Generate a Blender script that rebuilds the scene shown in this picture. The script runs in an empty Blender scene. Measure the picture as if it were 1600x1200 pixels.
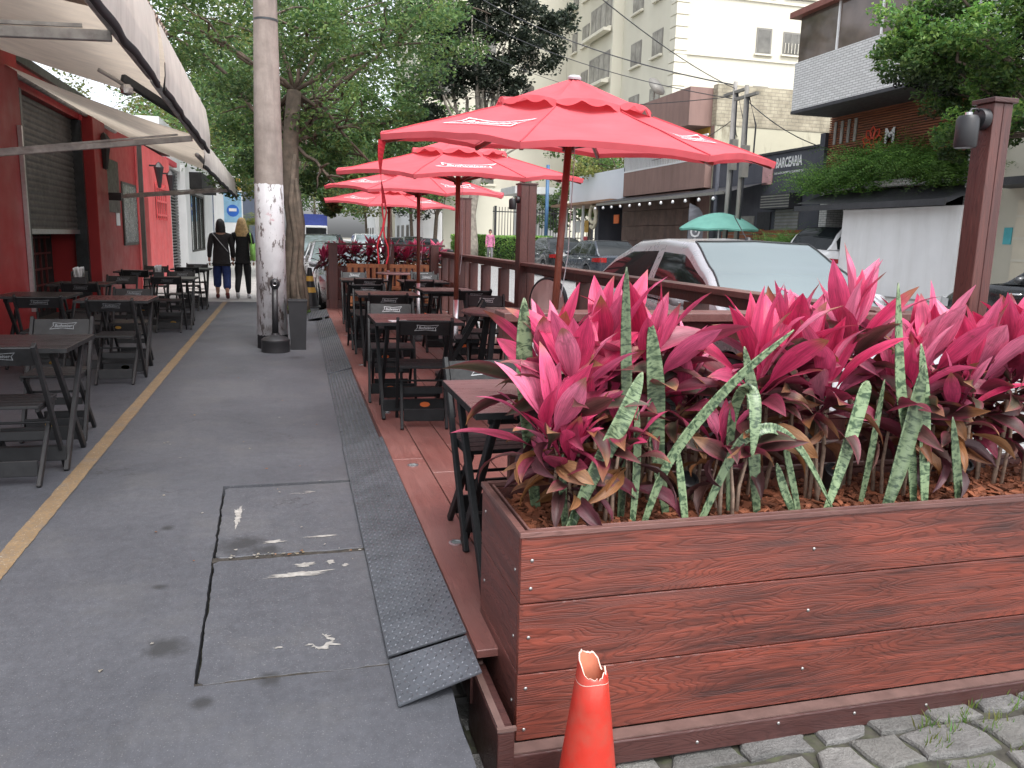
import bpy, math, random
from mathutils import Vector, Matrix
from mathutils import noise as mnoise
R = math.radians
rnd = random.Random(7)
scene = bpy.context.scene
C = scene.collection

# ---------------------------------------------------------------- object helpers
def tag(o, label=None, cat=None, group=None, kind=None):
    if label: o['label'] = label
    if cat: o['category'] = cat
    if group: o['group'] = group
    if kind: o['kind'] = kind
    return o

def thing(name, label, cat, loc=(0, 0, 0), rz=0.0, group=None):
    o = bpy.data.objects.new(name, None)
    o.empty_display_size = 0.1
    C.objects.link(o)
    o.location = loc
    o.rotation_euler = (0, 0, rz)
    return tag(o, label, cat, group)

def dup(root, loc=None, rz=None, label=None, group=None):
    r = root.copy(); C.objects.link(r)
    if loc is not None: r.location = loc
    if rz is not None: r.rotation_euler = (0, 0, rz)
    if label: r['label'] = label
    if group: r['group'] = group
    for ch in list(root.children):
        c = ch.copy(); C.objects.link(c); c.parent = r
        for g in list(ch.children):
            d = g.copy(); C.objects.link(d); d.parent = c
    return r

class MB:
    """collects faces and links them as one mesh object"""
    def __init__(s):
        s.v = []; s.f = []; s.c = []; s.uv = []
    def add(s, vs, fs, col=None, uv=None):
        b = len(s.v)
        s.v.extend([tuple(p) for p in vs])
        s.f.extend([tuple(i + b for i in f) for f in fs])
        n = len(vs)
        if col is None: s.c.extend([(1, 1, 1)] * n)
        elif isinstance(col, list): s.c.extend(col)
        else: s.c.extend([col] * n)
        s.uv.extend(uv if uv else [(0, 0)] * n)
        return s
    def box(s, x0, x1, y0, y1, z0, z1, M=None, col=None):
        vs = [Vector(p) for p in ((x0,y0,z0),(x1,y0,z0),(x1,y1,z0),(x0,y1,z0),(x0,y0,z1),(x1,y0,z1),(x1,y1,z1),(x0,y1,z1))]
        if M: vs = [M @ p for p in vs]
        return s.add(vs, [(0,3,2,1),(4,5,6,7),(0,1,5,4),(1,2,6,5),(2,3,7,6),(3,0,4,7)], col)
    def beam(s, p0, p1, w, h, up=(0, 0, 1), col=None):
        p0 = Vector(p0); p1 = Vector(p1); d = (p1 - p0).normalized()
        u = Vector(up)
        if abs(d.dot(u)) > 0.98: u = Vector((0, 1, 0))
        a = d.cross(u).normalized() * (w / 2); b = a.cross(d).normalized() * (h / 2)
        vs = [p0 - a - b, p0 + a - b, p0 + a + b, p0 - a + b, p1 - a - b, p1 + a - b, p1 + a + b, p1 - a + b]
        return s.add(vs, [(0,3,2,1),(4,5,6,7),(0,1,5,4),(1,2,6,5),(2,3,7,6),(3,0,4,7)], col)
    def tube(s, pts, rad, n=8, cap=True, col=None):
        pts = [Vector(p) for p in pts]
        if not isinstance(rad, (list, tuple)): rad = [rad] * len(pts)
        vs = []; fs = []; a = None
        for i, p in enumerate(pts):
            d = (pts[min(i + 1, len(pts) - 1)] - pts[max(i - 1, 0)])
            if d.length < 1e-9: d = Vector((0, 0, 1))
            d.normalize()
            if a is None:
                a = d.orthogonal().normalized()
            a = (a - d * a.dot(d))
            if a.length < 1e-6: a = d.orthogonal()
            a.normalize(); b = d.cross(a)
            for k in range(n):
                t = 2 * math.pi * k / n
                vs.append(p + (a * math.cos(t) + b * math.sin(t)) * rad[i])
        for i in range(len(pts) - 1):
            for k in range(n):
                k2 = (k + 1) % n
                fs.append((i*n+k, i*n+k2, (i+1)*n+k2, (i+1)*n+k))
        if cap:
            fs.append(tuple(range(n - 1, -1, -1)))
            fs.append(tuple((len(pts)-1)*n + k for k in range(n)))
        return s.add(vs, fs, col)
    def lathe(s, prof, n=24, loc=(0, 0, 0), M=None, col=None):
        vs = []; fs = []; L = Vector(loc)
        for r, z in prof:
            for k in range(n):
                t = 2 * math.pi * k / n
                p = Vector((r * math.cos(t), r * math.sin(t), z))
                vs.append((M @ p if M else p) + L)
        m = len(prof)
        for i in range(m - 1):
            for k in range(n):
                k2 = (k + 1) % n
                fs.append((i*n+k, i*n+k2, (i+1)*n+k2, (i+1)*n+k))
        if prof[0][0] > 1e-5: fs.append(tuple(range(n - 1, -1, -1)))
        if prof[-1][0] > 1e-5: fs.append(tuple((m-1)*n + k for k in range(n)))
        return s.add(vs, fs, col)
    def grid(s, rows, col=None, uv=None, close=False):
        """rows: list of equal-length point lists"""
        m = len(rows); n = len(rows[0])
        vs = [p for r in rows for p in r]
        fs = []
        for i in range(m - 1):
            for k in range(n - (0 if close else 1)):
                k2 = (k + 1) % n
                fs.append((i*n+k, i*n+k2, (i+1)*n+k2, (i+1)*n+k))
        return s.add(vs, fs, col, uv)
    def prism(s, poly, z0, z1, col=None):
        n = len(poly)
        vs = [(x, y, z0) for x, y in poly] + [(x, y, z1) for x, y in poly]
        fs = [tuple(range(n - 1, -1, -1)), tuple(range(n, 2 * n))]
        for i in range(n):
            j = (i + 1) % n
            fs.append((i, j, n + j, n + i))
        return s.add(vs, fs, col)
    def mesh(s, name, smooth=False):
        me = bpy.data.meshes.new(name)
        me.from_pydata(s.v, [], s.f)
        at = me.attributes.new('col', 'FLOAT_COLOR', 'POINT')
        flat = []
        for c in s.c: flat.extend((c[0], c[1], c[2], 1.0))
        at.data.foreach_set('color', flat)
        ua = me.attributes.new('luv', 'FLOAT_VECTOR', 'POINT')
        flat = []
        for u in s.uv: flat.extend((u[0], u[1], 0.0))
        ua.data.foreach_set('vector', flat)
        if smooth: me.polygons.foreach_set('use_smooth', [True] * len(me.polygons))
        me.update()
        return me
    def build(s, name, m, parent=None, smooth=False, bevel=0, seg=2, label=None, cat=None, group=None, kind=None, loc=None, rz=None, autosmooth=None):
        me = s.mesh(name, smooth)
        me.materials.append(m)
        o = bpy.data.objects.new(name, me)
        C.objects.link(o)
        if parent: o.parent = parent
        if loc: o.location = loc
        if rz is not None: o.rotation_euler = (0, 0, rz)
        if autosmooth is not None:
            me.polygons.foreach_set('use_smooth', [True] * len(me.polygons))
            me.set_sharp_from_angle(angle=R(autosmooth))
        if bevel:
            b = o.modifiers.new('bevel', 'BEVEL'); b.width = bevel; b.segments = seg
            b.limit_method = 'ANGLE'; b.angle_limit = R(40)
        return tag(o, label, cat, group, kind)

def text_geo(txt, size=1.0, shear=0.0, extrude=0.0, bold=0.0, align='CENTER'):
    cu = bpy.data.curves.new('lettering', 'FONT')
    cu.body = txt; cu.size = size; cu.shear = shear; cu.extrude = extrude; cu.offset = bold
    cu.align_x = align; cu.align_y = 'CENTER'; cu.resolution_u = 2
    o = bpy.data.objects.new('lettering', cu)
    C.objects.link(o)
    dg = bpy.context.evaluated_depsgraph_get()
    me = bpy.data.meshes.new_from_object(o.evaluated_get(dg))
    vs = [v.co.copy() for v in me.vertices]; fs = [tuple(p.vertices) for p in me.polygons]
    bpy.data.objects.remove(o); bpy.data.meshes.remove(me); bpy.data.curves.remove(cu)
    return vs, fs

# ---------------------------------------------------------------- materials
def _new(name):
    m = bpy.data.materials.new(name); m.use_nodes = True
    nt = m.node_tree; nt.nodes.clear()
    out = nt.nodes.new('ShaderNodeOutputMaterial')
    p = nt.nodes.new('ShaderNodeBsdfPrincipled')
    nt.links.new(p.outputs[0], out.inputs[0])
    return m, nt, p, out
def N(nt, t, **k):
    n = nt.nodes.new(t)
    for a, b in k.items():
        if a.startswith('i_'): n.inputs[a[2:].replace('_', ' ')].default_value = b
        else: setattr(n, a, b)
    return n
def L(nt, a, b): nt.links.new(a, b)
def coords(nt, scale=(1, 1, 1), kind='Object', loc=(0, 0, 0), rot=(0, 0, 0)):
    tc = N(nt, 'ShaderNodeTexCoord'); mp = N(nt, 'ShaderNodeMapping')
    mp.inputs['Scale'].default_value = scale; mp.inputs['Location'].default_value = loc; mp.inputs['Rotation'].default_value = rot
    L(nt, tc.outputs[kind], mp.inputs[0]); return mp.outputs[0]
def geopos(nt, scale=(1, 1, 1)):
    g = N(nt, 'ShaderNodeNewGeometry'); mp = N(nt, 'ShaderNodeMapping'); mp.inputs['Scale'].default_value = scale
    L(nt, g.outputs['Position'], mp.inputs[0]); return mp.outputs[0]
def noise(nt, vec, scale, detail=4, rough=.55, dist=0):
    n = N(nt, 'ShaderNodeTexNoise'); n.inputs['Scale'].default_value = scale; n.inputs['Detail'].default_value = detail
    n.inputs['Roughness'].default_value = rough; n.inputs['Distortion'].default_value = dist
    L(nt, vec, n.inputs['Vector']); return n.outputs[0]
def ramp(nt, fac, stops, interp='LINEAR'):
    r = N(nt, 'ShaderNodeValToRGB'); cr = r.color_ramp; cr.interpolation = interp
    while len(cr.elements) < len(stops): cr.elements.new(0.5)
    for e, (p, c) in zip(cr.elements, stops):
        e.position = p; e.color = (c, c, c, 1) if not isinstance(c, tuple) else (c[0], c[1], c[2], 1)
    L(nt, fac, r.inputs[0]); return r.outputs[0]
def mix(nt, fac, a, b, mode='MIX'):
    m = N(nt, 'ShaderNodeMix', data_type='RGBA', blend_type=mode)
    for sock, val in ((m.inputs[0], fac), (m.inputs[6], a), (m.inputs[7], b)):
        if isinstance(val, (int, float)): sock.default_value = val
        elif isinstance(val, tuple): sock.default_value = (val[0], val[1], val[2], 1)
        else: L(nt, val, sock)
    return m.outputs[2]
def bumpn(nt, p, h, strength=.3, dist=.01):
    b = N(nt, 'ShaderNodeBump'); b.inputs['Strength'].default_value = strength; b.inputs['Distance'].default_value = dist
    L(nt, h, b.inputs['Height']); L(nt, b.outputs[0], p.inputs['Normal'])
def mth(nt, op, a, b=None):
    m = N(nt, 'ShaderNodeMath', operation=op)
    for i, x in enumerate((a, b)):
        if x is None: continue
        if isinstance(x, (int, float)): m.inputs[i].default_value = x
        else: L(nt, x, m.inputs[i])
    return m.outputs[0]

def mat(name, col, rough=.6, metal=0., var=.18, scale=4., bump=0., bscale=40., dirt=None, dirt_amt=.35, dscale=1.5, streak=False, spec=.5, coat=0., trans=0.):
    """plain surface: base colour broken by noise, fine roughness variation, optional dirt patches or streaks and bump"""
    m, nt, p, out = _new(name)
    v = coords(nt)
    n1 = noise(nt, v, scale, 6)
    lo = tuple(max(0, c * (1 - var)) for c in col); hi = tuple(min(1, c * (1 + var)) for c in col)
    c = ramp(nt, n1, [(.3, lo), (.7, hi)])
    if dirt:
        n2 = noise(nt, coords(nt, (dscale, dscale, dscale * (.12 if streak else 1))), 2.2, 8, .65)
        f = ramp(nt, n2, [(.45, 0.), (.72, dirt_amt)])
        c = mix(nt, f, c, dirt)
    L(nt, c, p.inputs['Base Color'])
    r = ramp(nt, noise(nt, v, scale * 3, 3), [(.3, max(0, rough - .08)), (.7, min(1, rough + .08))])
    L(nt, r, p.inputs['Roughness'])
    p.inputs['Metallic'].default_value = metal
    p.inputs['Specular IOR Level'].default_value = spec
    if coat: p.inputs['Coat Weight'].default_value = coat; p.inputs['Coat Roughness'].default_value = .08
    if bump: bumpn(nt, p, noise(nt, v, bscale, 5), bump, .006)
    return m

def wood_mat(name, light, dark, axis=0, rough=.5, gscale=1.0, bump=.35, dull=None, dullamt=.4, lines=70.):
    """stained timber: fine wavy grain along one axis, blotches of darker stain; every board gets its own cut"""
    m, nt, p, out = _new(name)
    tc = N(nt, 'ShaderNodeTexCoord'); oi = N(nt, 'ShaderNodeObjectInfo')
    off = N(nt, 'ShaderNodeCombineXYZ'); r = mth(nt, 'MULTIPLY', oi.outputs['Random'], 37.0)
    for k in range(3): L(nt, r, off.inputs[k])
    base = N(nt, 'ShaderNodeVectorMath', operation='ADD'); L(nt, tc.outputs['Object'], base.inputs[0]); L(nt, off.outputs[0], base.inputs[1])
    def mp(sc):
        q = N(nt, 'ShaderNodeMapping'); q.inputs['Scale'].default_value = sc; L(nt, base.outputs[0], q.inputs[0]); return q.outputs[0]
    s = [14., 14., 14.]; s[axis] = .8
    v = mp(tuple(x * gscale for x in s))
    big = noise(nt, mp(tuple((1.3 if i == axis else 5.0) for i in range(3))), 1.0, 5, .62)
    warp = noise(nt, mp(tuple((.42 if i == axis else 4.0) for i in range(3))), 1.1, 4, .5, .3)
    fib = noise(nt, v, 3.0, 8, .72, .6)
    wv = mth(nt, 'FRACT', mth(nt, 'MULTIPLY', warp, lines))
    line = ramp(nt, wv, [(0., .15), (.22, 1.), (.7, 1.), (1., .15)])
    f2 = ramp(nt, mth(nt, 'ADD', mth(nt, 'MULTIPLY', fib, .5), mth(nt, 'MULTIPLY', big, .55)), [(.40, 0.), (.66, 1.)])
    c = mix(nt, f2, dark, light)
    c = mix(nt, mth(nt, 'MULTIPLY', mth(nt, 'SUBTRACT', 1.0, line), mth(nt, 'MULTIPLY', big, .85)), c, tuple(x * .45 for x in dark))
    c = mix(nt, ramp(nt, fib, [(.58, 0.), (.75, .35)]), c, tuple(min(1, x * 1.5 + .02) for x in light))
    tone = mth(nt, 'ADD', mth(nt, 'MULTIPLY', oi.outputs['Random'], .28), .86)
    cmb = N(nt, 'ShaderNodeCombineColor')
    for k in range(3): L(nt, tone, cmb.inputs[k])
    c = mix(nt, 1.0, c, cmb.outputs[0], 'MULTIPLY')
    if dull:
        c = mix(nt, ramp(nt, noise(nt, geopos(nt), 1.6, 7, .65), [(.38, 0.), (.68, dullamt)]), c, dull)
    L(nt, c, p.inputs['Base Color'])
    L(nt, ramp(nt, fib, [(.3, max(.05, rough - .1)), (.7, min(1, rough + .12))]), p.inputs['Roughness'])
    bumpn(nt, p, mth(nt, 'ADD', mth(nt, 'MULTIPLY', line, .6), fib), bump, .003)
    return m

def attr_mat(name, rough=.5, transl=.3, spec=.4, hue=.06, veins=False, midrib=None, sheen=0):
    """foliage: colour from the 'col' attribute, veins along the leaf from 'luv', thin translucency"""
    m, nt, p, out = _new(name)
    a = N(nt, 'ShaderNodeAttribute', attribute_name='col')
    c = a.outputs['Color']
    n = noise(nt, coords(nt), 9, 5)
    c = mix(nt, 1.0, c, ramp(nt, n, [(.25, 1 - hue * 4), (.75, 1 + hue * 3)]), 'MULTIPLY')
    if veins:
        uvn = N(nt, 'ShaderNodeAttribute', attribute_name='luv')
        mp = N(nt, 'ShaderNodeMapping'); mp.inputs['Scale'].default_value = (16, 1.0, 1)
        L(nt, uvn.outputs['Vector'], mp.inputs[0])
        vn = noise(nt, mp.outputs[0], 1.6, 3, .6)
        c = mix(nt, 1.0, c, ramp(nt, vn, [(.3, .58), (.7, 1.16)]), 'MULTIPLY')
        bl = noise(nt, coords(nt), 22, 5, .7)
        c = mix(nt, ramp(nt, bl, [(.58, 0.), (.72, .45)]), c, (.12, .05, .035))
        bumpn(nt, p, vn, .35, .003)
    L(nt, c, p.inputs['Base Color'])
    p.inputs['Roughness'].default_value = rough
    p.inputs['Specular IOR Level'].default_value = spec
    if transl:
        t = N(nt, 'ShaderNodeBsdfTranslucent'); L(nt, c, t.inputs[0])
        mx = N(nt, 'ShaderNodeMixShader'); mx.inputs[0].default_value = transl
        L(nt, p.outputs[0], mx.inputs[1]); L(nt, t.outputs[0], mx.inputs[2]); L(nt, mx.outputs[0], out.inputs[0])
    return m

def glass_mat(name, col=(.03, .04, .045), rough=.05, refl=1.0):
    """dark window glass: opaque tinted body with a clear mirror-like coat"""
    m, nt, p, out = _new(name)
    n = noise(nt, coords(nt), 1.2, 3)
    L(nt, ramp(nt, n, [(.3, tuple(x * .6 for x in col)), (.7, tuple(x * 1.5 for x in col))]), p.inputs['Base Color'])
    p.inputs['Roughness'].default_value = rough
    p.inputs['Specular IOR Level'].default_value = .5 * refl
    p.inputs['IOR'].default_value = 1.5
    return m

def fabric_mat(name, col, transl=.3, rough=.85, dirt=None):
    m, nt, p, out = _new(name)
    n = noise(nt, coords(nt), 3.5, 5)
    c = ramp(nt, n, [(.3, tuple(x * .9 for x in col)), (.7, tuple(min(1, x * 1.08) for x in col))])
    if dirt:
        c = mix(nt, ramp(nt, noise(nt, coords(nt, (1, 3, 1)), 2.3, 7, .65), [(.45, 0.), (.75, .45)]), c, dirt)
    L(nt, c, p.inputs['Base Color']); p.inputs['Roughness'].default_value = rough; p.inputs['Specular IOR Level'].default_value = .2
    bumpn(nt, p, noise(nt, coords(nt), 6, 3), .15, .02)
    t = N(nt, 'ShaderNodeBsdfTranslucent'); L(nt, c, t.inputs[0])
    mx = N(nt, 'ShaderNodeMixShader'); mx.inputs[0].default_value = transl
    L(nt, p.outputs[0], mx.inputs[1]); L(nt, t.outputs[0], mx.inputs[2]); L(nt, mx.outputs[0], out.inputs[0])
    return m

def brick_mat(name, c1, c2, mortar, bw=.24, bh=.07, rough=.85, dirt=None, mort=.012, amt=.6, bump=.5):
    """coursed masonry on any upright wall: runs along x+y, courses along z"""
    m, nt, p, out = _new(name)
    g = N(nt, 'ShaderNodeNewGeometry'); sx = N(nt, 'ShaderNodeSeparateXYZ'); L(nt, g.outputs['Position'], sx.inputs[0])
    cb = N(nt, 'ShaderNodeCombineXYZ'); L(nt, mth(nt, 'ADD', sx.outputs[0], sx.outputs[1]), cb.inputs[0]); L(nt, sx.outputs[2], cb.inputs[1])
    b = N(nt, 'ShaderNodeTexBrick'); L(nt, cb.outputs[0], b.inputs['Vector'])
    b.inputs['Scale'].default_value = 1.0; b.inputs['Brick Width'].default_value = bw; b.inputs['Row Height'].default_value = bh
    b.inputs['Mortar Size'].default_value = mort
    b.inputs['Color1'].default_value = (*c1, 1); b.inputs['Color2'].default_value = (*c2, 1); b.inputs['Mortar'].default_value = (*mortar, 1)
    c = b.outputs[0]
    if dirt:
        f = ramp(nt, noise(nt, coords(nt, (1, 1, .8)), .8, 9, .68), [(.42, 0.), (.68, amt)])
        c = mix(nt, f, c, dirt)
    L(nt, c, p.inputs['Base Color']); p.inputs['Roughness'].default_value = rough
    bumpn(nt, p, mth(nt, 'SUBTRACT', 1.0, b.outputs[1]), bump, .01)
    return m

def skin_geo(joints, edges, sub=2, root=0):
    """joints: list of (pos, rx, ry); returns mesh data grown by Skin + Subdivision"""
    me = bpy.data.meshes.new('skin_tmp')
    me.from_pydata([j[0] for j in joints], edges, [])
    o = bpy.data.objects.new('skin_tmp', me); C.objects.link(o)
    md = o.modifiers.new('s', 'SKIN'); md.use_smooth_shade = True; md.branch_smoothing = .6
    sv = me.skin_vertices[0].data
    for i, j in enumerate(joints):
        sv[i].radius = (j[1], j[2]); sv[i].use_root = (i == root)
    ss = o.modifiers.new('d', 'SUBSURF'); ss.levels = sub; ss.render_levels = sub
    dg = bpy.context.evaluated_depsgraph_get()
    r = bpy.data.meshes.new_from_object(o.evaluated_get(dg))
    bpy.data.objects.remove(o); bpy.data.meshes.remove(me)
    r.polygons.foreach_set('use_smooth', [True] * len(r.polygons))
    return r
def obj_from(me, name, m, parent=None, label=None, cat=None, group=None):
    me.name = name; me.materials.clear(); me.materials.append(m)
    o = bpy.data.objects.new(name, me); C.objects.link(o); o.parent = parent
    return tag(o, label, cat, group)

# palette
M = {}
M['deck'] = wood_mat('deck_boards_wood', (.22, .085, .07), (.14, .05, .043), 1, .42, .8, .25, (.24, .13, .115), .5)
M['planter'] = wood_mat('planter_wood', (.25, .052, .03), (.048, .021, .019), 0, .42, 1.0, .5, (.12, .055, .045), .2)
M['planter_side'] = wood_mat('planter_side_wood', (.15, .045, .036), (.06, .026, .023), 1, .42, 1.0, .5)
M['fence'] = wood_mat('fence_wood', (.115, .04, .032), (.05, .021, .02), 2, .42, .7, .3)
M['railtop'] = wood_mat('rail_wood', (.17, .075, .066), (.10, .045, .04), 1, .4, .7, .3)
M['skirt'] = wood_mat('skirt_wood', (.075, .029, .025), (.045, .018, .017), 0, .42, .7, .3)
M['cap'] = mat('bleached_timber', (.125, .075, .065), .5, var=.25, scale=14)
M['black'] = mat('black_lacquer_wood', (.010, .011, .012), .5, spec=.22, var=.3, scale=16, bump=.08, bscale=60)
M['tabletop'] = wood_mat('table_top_wood', (.15, .085, .085), (.10, .056, .058), 0, .3, .6, .1)
M['tabletop_dark'] = wood_mat('dark_table_top_wood', (.03, .027, .03), (.02, .018, .02), 0, .3, .6, .1)
M['tabletop_red'] = mat('red_table_top', (.075, .018, .02), .3, var=.2, scale=8)  # red reflection painted into the colour of these table tops
M['white_print'] = mat('white_print', (.72, .72, .72), .6, var=.04)
M['grey_print'] = mat('grey_print', (.42, .43, .45), .6, var=.08)
M['orange_sticker'] = mat('orange_sticker', (.65, .14, .03), .5, var=.1)
M['yellow_sticker'] = mat('yellow_sticker', (.6, .34, .06), .5, var=.1)
M['red_canopy'] = fabric_mat('red_canopy_fabric', (.74, .15, .175), .36, dirt=(.6, .11, .13))
M['red_strap'] = fabric_mat('red_strap_fabric', (.35, .02, .03), .1)
M['pole_wood'] = wood_mat('parasol_pole_wood', (.2, .055, .03), (.11, .03, .02), 2, .35, .8, .1)
M['steel'] = mat('brushed_steel', (.55, .55, .56), .35, 1., var=.1, scale=20)
M['dark_steel'] = mat('dark_steel', (.06, .065, .07), .4, .6, var=.2, scale=12)
M['black_plastic'] = mat('black_plastic', (.018, .018, .02), .45, var=.2, scale=8)
M['chrome'] = mat('chrome', (.75, .75, .76), .12, 1., var=.03)
M['rubber'] = mat('tyre_rubber', (.02, .02, .021), .85, var=.3, scale=20, bump=.2)
M['white_paint'] = mat('white_wall_paint', (.78, .78, .78), .7, var=.04, scale=2, dirt=(.5, .49, .46), dirt_amt=.25, streak=True, bump=.05)
M['cream'] = mat('cream_render', (.60, .575, .475), .85, var=.04, scale=.4, dirt=(.52, .48, .40), dirt_amt=.4, dscale=.25, streak=True, bump=.1)
M['red_wall'] = mat('red_wall_paint', (.32, .02, .022), .5, var=.1, scale=1.5, dirt=(.22, .018, .02), dirt_amt=.5, dscale=1.2, streak=True, bump=.06)
M['pink_red_wall'] = mat('salmon_red_wall_paint', (.74, .115, .12), .5, var=.08, scale=1.5, dirt=(.4, .04, .05), dirt_amt=.4, dscale=1.0, streak=True)
M['awning'] = fabric_mat('cream_awning_canvas', (.68, .585, .48), .42, dirt=(.42, .36, .32))
M['valance'] = fabric_mat('grey_valance_canvas', (.82, .78, .71), .3, dirt=(.5, .46, .41))
M['dark_trim'] = fabric_mat('dark_valance_trim', (.05, .05, .055), .02)
M['shutter'] = mat('grey_roller_shutter', (.085, .085, .085), .5, .3, var=.25, scale=3, dirt=(.04, .04, .04), dirt_amt=.5, streak=True)
M['dark_inside'] = mat('dark_interior', (.012, .011, .011), .9, var=.3)
M['glass'] = glass_mat('window_glass')
M['glass_pale'] = glass_mat('pale_window_glass', (.16, .18, .18), .06)
M['bark'] = mat('tree_bark', (.10, .075, .055), .9, var=.4, scale=9, bump=.9, bscale=16, dirt=(.05, .04, .03), dirt_amt=.6, dscale=3)
M['pale_bark'] = mat('pale_tree_bark', (.27, .24, .2), .9, var=.35, scale=5, bump=.6, bscale=12, dirt=(.1, .085, .07), dirt_amt=.6, dscale=2)
M['leaf'] = attr_mat('tree_leaves', .5, .45)
M['cordyline'] = attr_mat('pink_cordyline_leaf', .48, .25, .5, .05, veins=True)
M['dark_frame'] = mat('dark_window_frame', (.05, .045, .04), .5, var=.2)
M['concrete'] = mat('bare_concrete', (.3, .285, .265), .9, var=.15, scale=3, dirt=(.14, .13, .12), dirt_amt=.6, dscale=1.2, streak=True, bump=.25, bscale=30)
SKY_STRENGTH = .14; SUN_STRENGTH = 1.5
# ================================================================ THE GROUND
def roadz(x): return -.25 + .035 * (x - .5)

def sidewalk_mat():
    m, nt, p, out = _new('painted_pavement')
    v = geopos(nt)
    n1 = noise(nt, v, .9, 7, .6); n2 = noise(nt, v, 14, 6, .7); n3 = noise(nt, v, 160, 2, .6)
    c = ramp(nt, n1, [(.3, (.051, .054, .063)), (.55, (.066, .069, .079)), (.75, (.086, .088, .095))])
    c = mix(nt, 1.0, c, ramp(nt, n2, [(.25, .82), (.72, 1.12)]), 'MULTIPLY')
    c = mix(nt, 1.0, c, ramp(nt, noise(nt, geopos(nt, (1, .5, 1)), 38, 5, .75), [(.3, .84), (.7, 1.14)]), 'MULTIPLY')
    c = mix(nt, ramp(nt, n3, [(.62, 0.), (.7, .55)]), c, (.2, .2, .205))
    c = mix(nt, ramp(nt, noise(nt, geopos(nt), 1.7, 8, .7), [(.5, 0.), (.75, .3)]), c, (.13, .125, .115))
    vr = N(nt, 'ShaderNodeTexVoronoi', feature='DISTANCE_TO_EDGE'); vr.inputs['Scale'].default_value = .9
    wv_ = N(nt, 'ShaderNodeVectorMath', operation='ADD'); wn = N(nt, 'ShaderNodeTexNoise'); wn.inputs['Scale'].default_value = 2.5; wn.inputs['Detail'].default_value = 6; L(nt, v, wn.inputs['Vector']); L(nt, v, wv_.inputs[0]); L(nt, wn.outputs['Color'], wv_.inputs[1]); L(nt, wv_.outputs[0], vr.inputs['Vector'])
    crk = mth(nt, 'MULTIPLY', ramp(nt, vr.outputs['Distance'], [(.0, 1.), (.006, 0.)]), ramp(nt, noise(nt, v, 1.1, 3), [(.52, 0.), (.6, .75)]))
    c = mix(nt, crk, c, (.02, .02, .02))
    c = mix(nt, ramp(nt, noise(nt, geopos(nt, (1.0, .45, 1)), 2.6, 9, .7), [(.56, 0.), (.72, .5)]), c, (.038, .039, .042))
    # scuffed pale chips
    c = mix(nt, ramp(nt, noise(nt, geopos(nt, (1, 2.2, 1)), 5.5, 9, .75), [(.665, 0.), (.70, .5)]), c, (.25, .245, .235))
    # oil stains where they lie on the pavement
    g = N(nt, 'ShaderNodeNewGeometry')
    for (sx, sy, sr) in ((-.46, 2.78, .085), (-.26, 3.72, .13), (-.14, 3.63, .07), (-.3, 2.4, .04), (-.55, 3.3, .03), (-.62, 4.0, .04), (.0, 9.6, .12), (-.1, 2.5, .05)):
        d = N(nt, 'ShaderNodeVectorMath', operation='DISTANCE'); L(nt, g.outputs['Position'], d.inputs[0]); d.inputs[1].default_value = (sx, sy, 0)
        dd = mth(nt, 'ADD', d.outputs['Value'], mth(nt, 'MULTIPLY', mth(nt, 'SUBTRACT', n2, .5), sr * 1.6))
        c = mix(nt, ramp(nt, dd, [(sr * .35, .85), (sr * 1.1, 0.)]), c, (.022, .023, .024))
    L(nt, c, p.inputs['Base Color'])
    L(nt, ramp(nt, n1, [(.3, .55), (.7, .75)]), p.inputs['Roughness'])
    h = mth(nt, 'ADD', mth(nt, 'MULTIPLY', n2, 1.0), mth(nt, 'MULTIPLY', n3, .5))
    bumpn(nt, p, h, .32, .006)
    return m
M['pavement'] = sidewalk_mat()
M['pale_pavement'] = mat('pale_concrete_pavement', (.36, .35, .33), .85, var=.12, scale=1.2, dirt=(.2, .2, .19), dirt_amt=.5, dscale=.8, bump=.2)
M['kerb'] = mat('granite_kerb', (.3, .295, .285), .85, var=.25, scale=9, bump=.3)

def cobble_mat(name, c1, c2, mortar, sc=1.0):
    m, nt, p, out = _new(name)
    v = geopos(nt)
    wob = N(nt, 'ShaderNodeVectorMath', operation='ADD'); nn = N(nt, 'ShaderNodeTexNoise'); nn.inputs['Scale'].default_value = 3
    L(nt, v, nn.inputs['Vector']); sc_ = N(nt, 'ShaderNodeVectorMath', operation='SCALE'); sc_.inputs['Scale'].default_value = .06
    L(nt, nn.outputs['Color'], sc_.inputs[0]); L(nt, v, wob.inputs[0]); L(nt, sc_.outputs[0], wob.inputs[1])
    b = N(nt, 'ShaderNodeTexBrick'); L(nt, wob.outputs[0], b.inputs['Vector']); b.inputs['Scale'].default_value = sc
    b.inputs['Brick Width'].default_value = .24; b.inputs['Row Height'].default_value = .15; b.inputs['Mortar Size'].default_value = .014; b.inputs['Mortar Smooth'].default_value = .6
    b.inputs['Color1'].default_value = (*c1, 1); b.inputs['Color2'].default_value = (*c2, 1); b.inputs['Mortar'].default_value = (*mortar, 1)
    n = noise(nt, v, 7, 7, .65)
    c = mix(nt, 1.0, b.outputs[0], ramp(nt, n, [(.25, .75), (.75, 1.2)]), 'MULTIPLY')
    L(nt, c, p.inputs['Base Color']); p.inputs['Roughness'].default_value = .75
    bumpn(nt, p, mth(nt, 'ADD', mth(nt, 'SUBTRACT', 1.0, b.outputs[1]), mth(nt, 'MULTIPLY', n, .3)), .5, .02)
    return m
M['cobble_road'] = cobble_mat('granite_sett_road', (.34, .335, .33), (.26, .26, .26), (.13, .125, .115))

g = MB(); g.grid([[(-700, -200, -.75), (700, -200, -.75)], [(-700, 900, -.75), (700, 900, -.75)]])
g.build('ground', mat('earth_ground', (.14, .13, .1), .95, var=.3, scale=.05), kind='structure')
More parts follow.
